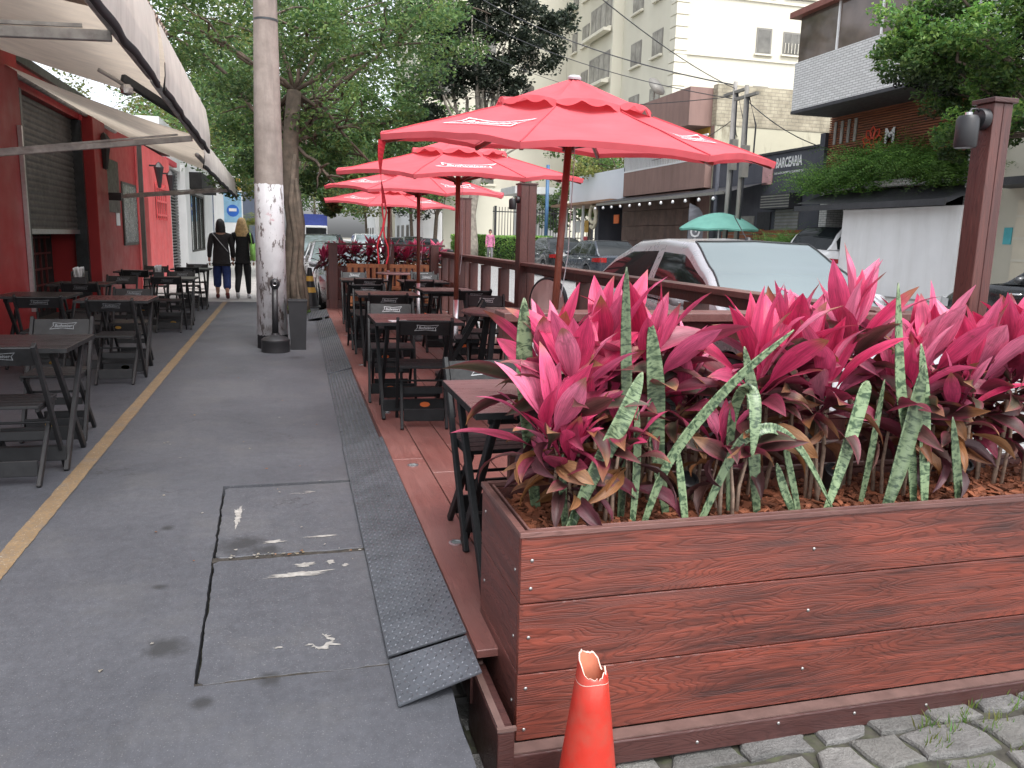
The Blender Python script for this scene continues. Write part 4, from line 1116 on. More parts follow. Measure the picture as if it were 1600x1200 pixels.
place('cd', 1.87, 7.86, DZ, F - 8, 'chair by the fence behind the round topped table')
place('cd', 1.93, 9.05, DZ, 10, 'fence side chair with its back turned beyond the round table')
place('td', 1.80, 9.75, DZ, 0, 'folding table by the fence in front of the dark bar table')
place('td', 1.80, 11.65, DZ, 0, 'wide dark table in the fence side row under the third parasol')
place('cd', 1.62, 10.95, DZ, 0, 'chair with its back turned at the wide dark fence side table')
place('cd', 2.02, 12.5, DZ, F, 'chair beyond the wide dark fence side table')
place('cd', 1.5, 7.35, DZ, 80, 'deck chair turned sideways by the second parasol pole')
place('to', 1.75, 14.2, DZ, 0, 'round table in front of the orange slatted bench')
place('cd', 2.1, 13.4, DZ, F, 'last chair by the fence before the slatted bench')
# pavement along the red wall
place('tw', -1.60, 5.40, 0, 0, 'nearest dark table by the red wall, cut by the left edge')
place('cw', -1.55, 5.0, 0, 0, 'nearest wall side chair with its back turned at the left edge')
place('cw', -1.585, 6.06, 0, F, 'chair facing the camera at the far side of the nearest wall side table')
place('tr', -1.72, 8.85, 0, 0, 'reddish topped folding table, second in the row by the red wall')
place('cw', -1.62, 8.20, 0, -2, 'chair with its back turned in front of the reddish table')
place('cw', -1.70, 9.35, 0, F, 'chair at the far side of the reddish table')
place('cw', -2.32, 8.55, 0, 4, 'chair nearer the wall with its back turned beside the reddish table')
place('tw', -2.55, 9.3, 0, 0, 'dark table pushed against the wall beside the reddish table')
place('tw', -1.75, 12.85, 0, 0, 'third dark table in the row by the red wall')
place('cw', -1.73, 12.35, 0, 0, 'chair with its back turned in front of the third wall side table')
place('cw', -1.73, 13.6, 0, F, 'chair at the far side of the third wall side table')
place('tw', -2.6, 11.3, 0, 0, 'dark table holding the black napkin stand near the wall')
place('cw', -2.45, 10.7, 0, 0, 'chair in front of the table with the napkin stand')
place('cw', -2.3, 12.0, 0, F, 'chair behind the table with the napkin stand')
place('cw', -2.45, 14.2, 0, 0, 'chair nearer the wall in front of the salmon wall, fourth row')
place('tr', -2.55, 14.9, 0, 0, 'reddish table against the wall in the fourth row')
place('cw', -2.4, 15.6, 0, F, 'chair behind the fourth row table at the wall')
place('tw', -1.85, 16.2, 0, 0, 'farthest table of the row by the salmon wall')
place('cw', -1.85, 15.7, 0, 0, 'chair with its back turned at the farthest wall side table')
place('cw', -1.85, 16.9, 0, F, 'farthest chair of the row by the salmon wall')
# things on tables
def napkin_stand(x, y, z, label, s=1.0):
    t = thing('napkin_stand', label, 'napkin stand', (x, y, z))
    a = MB(); a.box(-.07 * s, .07 * s, -.05 * s, .05 * s, 0, .07 * s); a.box(-.07 * s, -.06 * s, -.05 * s, .05 * s, .0705 * s, .13 * s); a.box(.06 * s, .07 * s, -.05 * s, .05 * s, .0705 * s, .13 * s); a.build('holder', M['black_plastic'], t, bevel=.006)
    a = MB(); rr = random.Random(4)
    for k in range(7):
        w = rr.uniform(-.02, .02)
        a.grid([[(-.04 * s + k * .013 * s, -.04 * s, .05 * s), (-.04 * s + k * .013 * s + w, -.04 * s + w, .17 * s + w)], [(-.04 * s + k * .013 * s, .04 * s, .05 * s), (-.045 * s + k * .016 * s - w, .045 * s, .165 * s - w)]])
    a.build('napkins', M['white_print'], t)
    for dx, c, nm in ():
        a = MB(); a.lathe([(0, 0), (.022 * s, 0), (.024 * s, .01), (.024 * s, .1 * s), (.01 * s, .13 * s), (.005, .16 * s), (0, .16 * s)], 14, loc=(dx * s, 0, 0)); a.build(nm, c, t, autosmooth=40)
    return t
napkin_stand(-2.58, 11.1, .742, 'black napkin stand with white napkins on the wall side table', 1.2)
napkin_stand(-1.92, 5.35, .742, 'white napkins in a stand at the left edge of the nearest wall table', .9)
napkin_stand(-1.95, 13.0, .742, 'napkin stand on the third wall side table', 1.0)
a = MB(); a.lathe([(0, 0), (.012, 0), (.035, .06), (.04, .1), (.036, .1), (.0, .02)], 16); 
# menu leaflet on second deck table
g = MB(); g.box(-.07, .07, -.05, .05, 0, .003); g.build('paper_leaflet', M['white_print'], None, label='small white leaflet lying on the second brown topped table', cat='leaflet', loc=(.75, 5.97, DZ + .743), rz=.2)

# ================================================================ STREET FURNITURE
# broken orange cone
M['cone'] = mat('orange_cone_plastic', (.45, .028, .016), .48, var=.12, scale=6, dirt=(.27, .07, .045), dirt_amt=.75, dscale=4, bump=.15, bscale=25)
M['cone_white'] = mat('cone_bleached_edge', (.72, .5, .42), .7, var=.15, scale=30)
M['cone_inside'] = mat('cone_faded_inside', (.62, .22, .13), .7, var=.2, scale=14)
cx, cy, cz = .772, 1.90, roadz(.77) - .06
t = thing('traffic_cone', 'orange traffic cone with a torn open top in front of the planter', 'traffic cone', (cx, cy, cz))
a = MB(); H = .295 - cz; n = 40
def cr(z): return .038 + (H - z) * .1235
def jag(k): 
    th = 2 * math.pi * k / n
    return .026 * math.cos(th - 2.4) + .03 * mnoise.noise(Vector((math.cos(th) * 1.7, math.sin(th) * 1.7, 4.4))) + .012 * mnoise.noise(Vector((math.cos(th) * 6, math.sin(th) * 6, 1.4)))
rows = []
zz = [0.012, .04, .1, .2, .215, .225, .26, .3, .36, .42, .46]
for z in zz:
    r = cr(z) + (.006 if z <= .215 else 0) ; rows.append([(r * math.cos(2 * math.pi * k / n), r * math.sin(2 * math.pi * k / n), z) for k in range(n)])
rows.append([(cr(H - .05) * math.cos(2 * math.pi * k / n), cr(H - .05) * math.sin(2 * math.pi * k / n), H - .05) for k in range(n)])
rows.append([((cr(H) + .001) * math.cos(2 * math.pi * k / n), (cr(H) + .001) * math.sin(2 * math.pi * k / n), H - .022 + jag(k)) for k in range(n)])
a.grid(rows, close=True); a.build('shell', M['cone'], t, smooth=True)
a = MB(); a.grid([[(x * .9, y * .9, z - .003) for x, y, z in rows[-1]], [(x * .88, y * .88, z) for x, y, z in rows[-2]], [(x * .9, y * .9, z) for x, y, z in rows[7]]], close=True); a.build('inner_wall', M['cone_inside'], t, smooth=True)
a = MB(); a.grid([[(x * 1.004, y * 1.004, z - .0035) for x, y, z in rows[-1]], [(x * 1.0, y * 1.0, z + .0012) for x, y, z in rows[-1]], [(x * .9, y * .9, z - .002) for x, y, z in rows[-1]]], close=True); a.build('torn_edge', M['cone_white'], t, smooth=True)
a = MB(); a.grid([[(1.02 * (cr(H - .06)) * math.cos(2 * math.pi * k / n), 1.02 * cr(H - .06) * math.sin(2 * math.pi * k / n), H - .062 + .004 * math.sin(3 * 2 * math.pi * k / n) + dz) for k in range(n)] for dz in (0, .0022)], close=True); a.build('crack_line', M['cone_white'], t)
a = MB(); a.grid([[((cr(.222) + .007) * math.cos(2 * math.pi * k / n), (cr(.222) + .007) * math.sin(2 * math.pi * k / n), .216 + .003 * math.sin(2 * 2 * math.pi * k / n) + dz) for k in range(n)] for dz in (0, .0035)], close=True); a.build('crack_line', M['cone_white'], t)
a = MB(); a.box(-.17, .17, -.17, .17, 0, .03); a.build('base', M['cone'], t, bevel=.012)

# concrete utility pole, painted white below
def pole_mat():
    m, nt, p, out = _new('utility_pole_surface')
    v = coords(nt); g = N(nt, 'ShaderNodeNewGeometry'); sx = N(nt, 'ShaderNodeSeparateXYZ'); L(nt, g.outputs['Position'], sx.inputs[0])
    n1 = noise(nt, v, 5, 7, .65); n2 = noise(nt, coords(nt, (1, 1, .35)), 14, 8, .7)
    conc = ramp(nt, n1, [(.3, (.19, .155, .135)), (.7, (.3, .255, .225))])
    conc = mix(nt, ramp(nt, noise(nt, coords(nt, (1, 1, .15)), 9, 7), [(.5, 0), (.7, .6)]), conc, (.12, .1, .09))
    white = ramp(nt, n1, [(.3, (.6, .59, .6)), (.7, (.74, .73, .74))])
    white = mix(nt, ramp(nt, n2, [(.55, 0.), (.585, .9)]), white, (.13, .1, .09))
    white = mix(nt, ramp(nt, noise(nt, v, 3.2, 6, .7), [(.61, 0.), (.66, .55)]), white, (.45, .13, .15))
    low = ramp(nt, sx.outputs[2], [(0., 1.), (1., 0.)])
    white = mix(nt, mth(nt, 'MULTIPLY', low, ramp(nt, noise(nt, v, 8, 6), [(.45, 0), (.65, .8)])), white, (.2, .15, .13))
    zc = mth(nt, 'ADD', sx.outputs[2], mth(nt, 'MULTIPLY', n2, .1))
    f = mth(nt, 'LESS_THAN', zc, 2.06)
    c = mix(nt, f, conc, white)
    c = mix(nt, mth(nt, 'LESS_THAN', zc, .22), c, (.035, .035, .04))
    L(nt, c, p.inputs['Base Color']); p.inputs['Roughness'].default_value = .85
    bumpn(nt, p, mth(nt, 'ADD', n2, n1), .5, .012)
    return m
t = thing('utility_pole', 'tall concrete utility pole with peeling white paint on its lower part', 'utility pole', (-.275, 10.52, 0))
a = MB(); a.tube([(0, 0, -.05), (0, 0, 2), (.02, 0, 5), (.05, 0, 9.5)], [.188, .172, .122, .1], 28); a.build('shaft', pole_mat(), t, smooth=True)
for z in (3.9, 4.32):
    a = MB(); a.lathe([(.137, -.012), (.144, -.012), (.144, .012), (.137, .012)], 28, loc=(.015, 0, z)); a.build('strap', M['dark_steel'], t)
a = MB(); a.box(-.9, 1.1, -.06, .06, 7.4, 7.5); a.build('crossarm', M['bark'], t)

# smokers' pole ashtray
t = thing('ashtray_stand', 'black floor ashtray with a round base and tall tube by the utility pole', 'ashtray', (-.235, 10.12, 0))
a = MB(); a.lathe([(0, 0), (.165, 0), (.168, .02), (.166, .115), (.17, .12), (.17, .15), (.14, .175), (.05, .21), (.045, .23), (0, .23)], 32); a.build('base', M['black_plastic'], t, autosmooth=40)
a = MB(); a.tube([(0, 0, .21), (.008, 0, .78)], [.038, .036], 16); a.build('tube', M['black_plastic'], t, smooth=True)
a = MB(); a.lathe([(0, -.075), (.035, -.065), (.058, -.02), (.058, .02), (.04, .05), (0, .062)], 20, loc=(.01, 0, .83)); hd = a.build('head', M['black_plastic'], t, autosmooth=60)
a = MB(); a.lathe([(0, 0), (.017, 0), (.02, .006), (.024, .008), (.026, 0)], 18, M=Matrix.Translation((.01, -.062, .83)) @ Matrix.Rotation(R(90), 4, 'X')); a.build('hole_rim', M['steel'], hd)
# black bin
t = thing('bin', 'tall black square tapered bin behind the ashtray', 'bin', (.035, 10.35, 0))
a = MB(); rows = [[(sx * w, sy * w, z) for sx, sy in ((-1, -1), (1, -1), (1, 1), (-1, 1))] for w, z in ((.09, 0), (.115, .6), (.12, .6), (.12, .62), (.108, .62), (.1, .4))]
a.grid(rows, close=True); a.add(rows[0], [(3, 2, 1, 0)]); a.add(rows[-1], [(0, 1, 2, 3)]); a.build('body', M['black_plastic'], t, bevel=.004)
# black and yellow bollard cone
t = thing('traffic_cone', 'black and yellow striped traffic cone by the far end of the deck', 'traffic cone', (.30, 16.4, 0))
for z0, z1, m in ((.03, .3, 'black_plastic'), (.3, .4, 'yellow_sticker'), (.4, .52, 'black_plastic'), (.52, .62, 'yellow_sticker'), (.62, .78, 'black_plastic')):
    f = lambda z: .17 - .17 * z
    a = MB(); a.lathe([(f(z0), z0), (f(z1), z1)] if z0 != .62 else [(f(z0), z0), (f(z1), z1), (0, z1)], 20); a.build('band' if 'yellow' in m else 'body', M[m], t, autosmooth=40)
a = MB(); a.box(-.2, .2, -.2, .2, 0, .03); a.build('base', M['black_plastic'], t, bevel=.01)
# round board on the fence
t = thing('round_signboard', 'round pinkish signboard with dark rim leaning on the deck fence', 'sign', (rail_x(7.9) - .12, 7.75, .80), R(-62))
Mx = Matrix.Rotation(R(90), 4, 'X')
a = MB(); a.lathe([(0, -.03), (.25, -.03), (.26, -.02), (.26, .015), (.245, .02), (.245, .012), (0, .012)], 36, M=Mx); a.build('rim', M['black_plastic'], t, autosmooth=40)
a = MB(); a.lathe([(0, .0175), (.238, .0175)], 36, M=Mx); f = a.build('face', mat('faded_pink_board', (.74, .56, .53), .5, var=.1, scale=5), t)
# ================================================================ LEFT SIDE: RED BAR, AWNINGS, WHITE BUILDING
WX = -3.4
t = thing('red_bar_building', 'red painted bar front with a half closed grey roller shutter', 'building', (WX, 8, 0))
ox, oy = WX, 8.0
def LB(x0, x1, y0, y1, z0, z1): return (x0 - ox, x1 - ox, y0 - oy, y1 - oy, z0, z1)
def part(name, m, par, *boxes, bevel=0, **k):
    a = MB()
    for b in boxes: a.box(*b)
    return a.build(name, m, par, bevel=bevel, **k)
part('wall', M['red_wall'], t, LB(-8, WX, 6.0, 12.1, 0, 3.5), LB(-8, WX, 15.3, 20.2, 0, 3.5), LB(-8, WX, 12.1, 15.3, 3.2, 3.5), LB(-8, WX - .6, 12.1, 15.3, 0, 3.2))
part('salmon_wall', M['pink_red_wall'], t, LB(-8, WX + .02, 20.2, 25.3, 0, 3.4))
part('pillar', M['red_wall'], t, LB(WX + .001, WX + .28, 9.2, 11.2, 0, 3.45), bevel=.01)
part('pillar', M['red_wall'], t, LB(WX + .001, WX + .2, 15.3, 16.2, 0, 3.3), bevel=.01)
part('parapet', M['dark_frame'], t, LB(-8, WX + .06, 6, 25.3, 3.501, 3.62))
a = MB(); rows = []
for i in range(61):
    z = 1.40 + (3.19 - 1.40) * i / 60; dx = .018 * (abs(((i % 3) / 3.0) - .33) * 2)
    rows.append([(WX - .12 - ox + dx, 12.1 - oy, z), (WX - .12 - ox + dx, 15.3 - oy, z)])
a.grid(rows); sh = a.build('roller_shutter', M['shutter'], t)
part('bottom_bar', M['steel'], sh, LB(WX - .14, WX - .08, 12.1, 15.3, 1.33, 1.40))
part('shutter_rail', M['dark_steel'], t, LB(WX - .16, WX + .03, 12.101, 12.19, 0, 3.19))
part('shutter_rail', M['dark_steel'], t, LB(WX - .16, WX + .03, 15.21, 15.299, 0, 3.19))
part('doorway', M['dark_inside'], t, LB(WX - .59, WX - .55, 12.1, 15.3, 0, 3.1))
a = MB()
for k in range(7): a.box(*LB(WX - .54, WX - .51, 13.0 + k * .3, 13.03 + k * .3, .1, 1.3))
for k in range(5): a.box(*LB(WX - .508, WX - .49, 12.9, 15.0, .25 + k * .25, .28 + k * .25))
a.build('inner_grille', mat('dark_red_iron_grille', (.1, .015, .015), .6), t)
f = part('window', M['dark_frame'], t, LB(WX + .001, WX + .03, 18.4, 19.95, 1.1, 2.4))
part('pane', mat('dull_mirror_glass', (.2, .2, .19), .25, .2, var=.3, scale=1.5), f, LB(WX + .031, WX + .037, 18.46, 19.89, 1.16, 2.34))
f = part('window', M['dark_inside'], t, LB(WX + .021, WX + .03, 22.6, 24.3, 1.75, 2.6))
for k in range(6): part('bar', M['pink_red_wall'], f, LB(WX + .031, WX + .06, 22.62 + k * .32, 22.68 + k * .32, 1.7, 2.65))
for k in range(3): part('bar', M['pink_red_wall'], f, LB(WX + .061, WX + .08, 22.55, 24.35, 1.8 + k * .35, 1.85 + k * .35))
part('door_recess', M['red_wall'], t, LB(WX + .021, WX + .026, 20.7, 21.5, 0, 2.2))
part('downpipe', M['dark_frame'], t, LB(WX + .05, WX + .14, 20.15, 20.24, 0, 3.4))
part('notice_board', mat('dark_menu_board', (.03, .012, .012), .4, var=.3), t, LB(WX + .001, WX + .03, 16.6, 18.1, 1.75, 2.75))
part('notice', M['white_print'], t, LB(WX + .001, WX + .012, 17.75, 18.1, 1.5, 1.75))
part('pipe', M['steel'], t, LB(WX + .285, WX + .33, 11.0, 11.05, .4, 2.6))
a = MB()
for (y, z) in ((15.9, 2.75), (23.9, 2.7), (21.9, 2.75)):
    a = MB(); L0 = Vector((WX - ox + .24, y - oy, z))
    a.lathe([(.0, -.3), (.04, -.28), (.07, -.05), (.11, .18), (.12, .2), (.05, .3), (0, .34)], 6, loc=L0); w = a.build('wall_lantern', M['black_plastic'], t)
    part('bracket', M['black_plastic'], w, (L0.x - .24, L0.x - .02, L0.y - .015, L0.y + .015, .22 + z, .26 + z))
# roof tiles seen above the awning
tl = MB()
for k in range(40):
    y = 4.5 + k * .2; tl.tube([(-3.2, y, 4.62), (-1.6, y, 4.1)], .085, 6)

def awning(y0, y1, xo0, xo1, zb0, zb1, zt, label, arms, vh=.45, zw=3.42, cut=0.0):
    """canvas awning: wall edge to outer bar, hanging valance, two folding arms"""
    t = thing('awning', label, 'awning', (WX, y0, 0), 0, 'canvas awnings over the bar front')
    o = Vector((WX, y0, 0)); n = 26
    def outer(v): return Vector((xo0 + (xo1 - xo0) * v, y0 + (y1 - y0) * v, zb0 + (zb1 - zb0) * v))
    a = MB(); rows = []
    for i in range(15):
        u = i / 14; row = []
        for j in range(n + 1):
            v = j / n; e = outer(v); w = Vector((WX + .12, y0 + (y1 - y0) * v, zw))
            p = w.lerp(e + Vector((0, 0, zt)), u); p.z -= .05 * math.sin(math.pi * u) + .02 * math.sin(u * 9 + v * 7) * u * (1 - u)
            row.append(p - o)
        rows.append(row)
    a.grid(rows); cv = a.build('canvas', M['awning'], t, smooth=True)
    a = MB(); rows = []; rows2 = []
    wz = lambda v, s: .03 * mnoise.noise(Vector((v * 7 + y0, s, 0)))
    for i in range(6):
        u = i / 5; row = []
        for j in range(61):
            v = j / 60; e = outer(v); sc = .014 * (abs(math.sin(v * math.pi * (y1 - y0) * 1.1)) if i == 5 else 0)
            row.append(e + Vector((.02 + .03 * math.sin(u * 2.2) + wz(v, u) * u, 0, zt * (1 - u) - vh * u + sc + wz(v, 3 + u) * .5)) - o)
        rows.append(row)
    a.grid(rows); vl = a.build('valance', M['valance'], cv, smooth=True)
    a = MB(); a.grid([[p + Vector((-.006, 0, 0)) for p in rows[3]], [p + Vector((-.008, 0, 0)) for p in rows[4]], [p + Vector((-.02, 0, -.012)) for p in rows[5]], [p + Vector((.004, 0, -.012)) for p in rows[5]], [p + Vector((.006, 0, .03)) for p in rows[5]]]); a.build('trim', M['dark_trim'], cv, smooth=True)  # dark strip along the lower inner edge of the valance
    a = MB(); a.tube([outer(0) - o + Vector((-.03, 0, -.02)), outer(1) - o + Vector((-.03, 0, -.02))], .028, 10); a.build('front_bar', M['steel_grey'], t, smooth=True)
    a = MB(); a.tube([(.1, 0, zw), (.1, y1 - y0, zw)], .05, 10); a.build('roller', M['steel_grey'], t, smooth=True)
    for (v, yw, zwall) in arms:
        e = outer(v) - o + Vector((-.04, 0, -.06)); w = Vector((.3, yw - y0, zwall))
        a = MB(); a.beam(w, e, .045, .06); r = a.build('arm', M['steel_grey'], t, bevel=.006)
        a = MB(); a.beam(w + Vector((.1, 0, .05)), w.lerp(e, .93) + Vector((0, 0, .05)), .02, .02); a.build('tension_rod', M['steel_grey'], r)
        a = MB(); a.box(w.x - .3, w.x + .04, w.y - .04, w.y + .04, w.z - .07, w.z + .07); a.build('bracket', M['dark_steel'], t)
    return t
M['steel_grey'] = mat('weathered_grey_metal', (.4, .39, .38), .5, .4, var=.25, scale=9, dirt=(.12, .1, .09), dirt_amt=.5, dscale=4)
awning(2.6, 6.75, -.92, -.97, 2.62, 2.57, .42, 'nearest cream canvas awning with torn dark trimmed valance', [(.67, 5.0, 2.36)], vh=.10)
awning(6.9, 10.65, -.97, -1.0, 2.56, 2.44, .42, 'second cream canvas awning with a folding arm fixed to the red pillar', [(.72, 9.5, 2.12)], vh=.08)
awning(10.75, 17.6, -1.08, -1.12, 2.36, 2.26, .2, 'farthest and lowest cream canvas awning', [(.85, 16.6, 2.02)], vh=.16, zw=3.3)
# awning end hardware hanging at the joint
t = thing('awning_joint', 'rusty folded awning arm joint with a lamp under the second awning', 'bracket', (-1.18, 8.2, 2.62))
a = MB(); a.beam((-.25, -.1, .12), (.16, .5, -.1), .05, .08); a.build('knuckle', M['dark_steel'], t, bevel=.01)
a = MB(); a.tube([(-.42, -.2, .16), (-.3, -.12, .1), (-.22, -.1, .05)], .018, 8); a.build('rod', M['steel_grey'], t, smooth=True)
a = MB(); a.lathe([(0, -.05), (.05, -.03), (.055, .02), (.03, .05), (0, .055)], 14, loc=(-.22, -.1, .02)); a.build('bulb', M['steel'], t, autosmooth=50)
tl.build('roof_tiles', mat('old_roof_tile', (.2, .15, .12), .9, var=.3, scale=6), bpy.data.objects['red_bar_building'], loc=(-ox, -oy, -.1))

# white building beyond
VX = -3.6
t = thing('white_building', 'white building with a dark louvred door and a tall glazed shopfront', 'building', (VX, 25.4, 0))
ox, oy = VX, 25.4
part('wall', M['white_paint'], t, LB(-12, VX, 25.4, 27.0, 0, 4.6), LB(-12, VX, 29.5, 31.0, 0, 4.6), LB(-12, VX, 27.0, 29.5, 3.35, 4.6), LB(-12, VX, 31, 37, 0, .66), LB(-12, VX, 31, 37, 2.85, 4.6), LB(-12, VX, 37, 40.5, 0, 4.6), LB(-12, VX - .5, 27.0, 29.5, 0, 3.35), LB(-12, VX - .5, 31, 37, .66, 2.85))
part('pilaster', M['white_paint'], t, LB(VX + .001, VX + .15, 29.5, 30.6, 0, 3.6))
d = part('louvre_door', M['dark_inside'], t, LB(VX - .49, VX - .2, 27.001, 29.499, 0, 3.349))
for k in range(34): part('louvre', mat('grey_louvre', (.13, .13, .13), .5) if k == 0 else bpy.data.materials['grey_louvre'], d, LB(VX - .199, VX - .1, 27.05, 29.45, .05 + k * .097, .05 + k * .097 + .05))
f = part('window', M['dark_frame'], t, *[LB(VX - .1, VX - .04, 31 + k * 1.48, 31.08 + k * 1.48, .66, 2.85) for k in range(5)], LB(VX - .1, VX - .04, 31.1, 36.9, .661, .72), LB(VX - .1, VX - .04, 31.1, 36.9, 2.78, 2.849))
part('pane', glass_mat('shop_glass', (.10, .12, .11), .08), f, LB(VX - .13, VX - .105, 31.001, 36.999, .661, 2.849))
part('canopy_sign', M['dark_inside'], t, LB(VX + .01, VX + .5, 31.2, 36.8, 2.95, 3.5))
part('alarm_lamp', M['red_canopy'], t, LB(VX + .01, VX + .12, 25.6, 27.8, 3.38, 3.52))
ps = thing('street_sign_board', 'white sign panel with a blue round symbol and yellow top by the white building', 'sign', (-3.3, 41.2, 0))
part('panel', M['white_paint'], ps, (-.3, 1.0, -.08, .08, 0, 4.6))
part('yellow_band', M['yellow_sticker'], ps, (.2, .95, -.09, -.081, 3.4, 3.95))
part('blue_band', mat('pale_blue_board', (.25, .45, .62), .5), ps, (.15, .95, -.09, -.081, 1.9, 3.3))
a = MB(); a.lathe([(0, 0), (.28, 0), (.28, .01), (0, .01)], 28, M=Matrix.Translation((.55, -.092, 2.45)) @ Matrix.Rotation(R(90), 4, 'X')); s_ = a.build('round_symbol', mat('traffic_blue', (.02, .12, .5), .5), ps)
part('symbol_bar', M['white_print'], s_, (.38, .72, -.115, -.104, 2.42, 2.56))
t = thing('grey_building', 'dark blue grey building beyond the white shopfront', 'building', (-5.5, 70, 0))
part('wall', mat('slate_blue_wall', (.07, .085, .12), .8, var=.1), t, (-4.5, 3.4, 0, 9, 0, 5.6))
part('roof', M['dark_frame'], t, (-4.6, 3.5, -.1, 9.1, 5.601, 5.9))
# ================================================================ FAR SIDE OF THE STREET
FX = 14.5
def bld(name, label, x, y, cat='building'):
    global ox, oy
    ox, oy = x, y
    return thing(name, label, cat, (x, y, 0))
def rot_text(mb, txt, size, x, yc, zc, shear=0., bold=0., stretch=1.0):
    vs, fs = text_geo(txt, size, shear, 0, bold)
    mb.add([(x - ox, yc - v.x * stretch - oy, zc + v.y) for v in vs], fs)
M['slate'] = mat('slate_painted_wall', (.065, .068, .085), .7, var=.1, scale=1.2, dirt=(.12, .12, .14), dirt_amt=.35, dscale=.7, streak=True)
M['white_brick'] = brick_mat('white_split_brick', (.66, .66, .65), (.56, .56, .55), (.3, .3, .29), .22, .062, mort=.008)
M['old_brick'] = brick_mat('stained_old_brick', (.5, .45, .33), (.42, .37, .27), (.33, .3, .23), .3, .12, dirt=(.09, .075, .05), amt=.75)
def stain_mat(name, base, stain, lo, hi):
    m, nt, p, out = _new(name)
    v = geopos(nt); n = noise(nt, v, .5, 9, .7); n2 = noise(nt, geopos(nt, (1, 1, .25)), 1.6, 9, .72)
    c = ramp(nt, n, [(.3, tuple(x * .85 for x in base)), (.7, base)])
    c = mix(nt, ramp(nt, n2, [(lo, 0.), (hi, .85)]), c, stain)
    L(nt, c, p.inputs['Base Color']); p.inputs['Roughness'].default_value = .9; bumpn(nt, p, n2, .3, .02)
    return m
M['stained_plaster'] = stain_mat('stained_old_plaster', (.56, .53, .40), (.17, .14, .09), .53, .68)
M['mauve'] = mat('mauve_render', (.27, .17, .145), .85, var=.08, scale=1, dirt=(.15, .095, .08), dirt_amt=.5, streak=True)
M['brown_board'] = mat('brown_wide_boards', (.115, .068, .055), .7, var=.3, scale=2, dirt=(.06, .037, .03), dirt_amt=.6, streak=True)
M['slat_wood'] = wood_mat('orange_slat_cladding', (.3, .095, .035), (.15, .045, .02), 1, .55, .7, .1)
M['shed'] = mat('dark_canopy_sheet', (.035, .035, .04), .6, var=.2)

# -- tall cream apartment block
t = bld('apartment_block', 'tall cream apartment block with rows of windows rising behind the parasol', 26.4, 55)
part('wall', M['cream'], t, LB(26.4, 62, 55, 95, 0, 34)); part('rear_wing', M['cream'], t, LB(11.5, 26.39, 79, 95, 0, 34))
part('projecting_bay', M['cream'], t, LB(25.5, 26.399, 64.8, 70.4, 0, 34))
M['quoin'] = mat('pale_quoin_render', (.64, .61, .51), .85, var=.05)
M['frame_grey'] = mat('grey_window_frame', (.2, .19, .17), .6, var=.1)
for k in range(40): part('quoin', M['quoin'], t, LB(26.33, 27.3, 54.93, 55.9, 3 + k * .8, 3.72 + k * .8))
def win_y(px, m, x0, x1, z0, z1, yp, pane=M['glass_pale'], n=3):      # facing the camera (-Y)
    f = part('window', m, px, LB(x0 - .12, x1 + .12, yp - .05, yp - .001, z0 - .12, z1 + .12))
    part('pane', pane, f, LB(x0, x1, yp - .065, yp - .051, z0, z1))
    for i in range(1, n): part('mullion', m, f, LB(x0 + (x1 - x0) * i / n - .03, x0 + (x1 - x0) * i / n + .03, yp - .08, yp - .066, z0, z1))
    part('sill', M['quoin'], f, LB(x0 - .25, x1 + .25, yp - .2, yp - .051, z0 - .22, z0 - .121))
    return f
def win_x(px, m, y0, y1, z0, z1, xp, pane=M['glass_pale'], n=2):      # facing the street (-X)
    f = part('window', m, px, LB(xp - .05, xp - .001, y0 - .1, y1 + .1, z0 - .1, z1 + .1))
    part('pane', pane, f, LB(xp - .065, xp - .051, y0, y1, z0, z1))
    for i in range(1, n): part('mullion', m, f, LB(xp - .08, xp - .066, y0 + (y1 - y0) * i / n - .04, y0 + (y1 - y0) * i / n + .04, z0, z1))
    part('sill', M['quoin'], f, LB(xp - .25, xp - .051, y0 - .2, y1 + .2, z0 - .25, z0 - .101))
    return f
M['pane_dark'] = glass_mat('apartment_pane', (.12, .115, .10), .1)
M['pane_mid'] = glass_mat('apartment_blind_pane', (.2, .195, .18), .2)
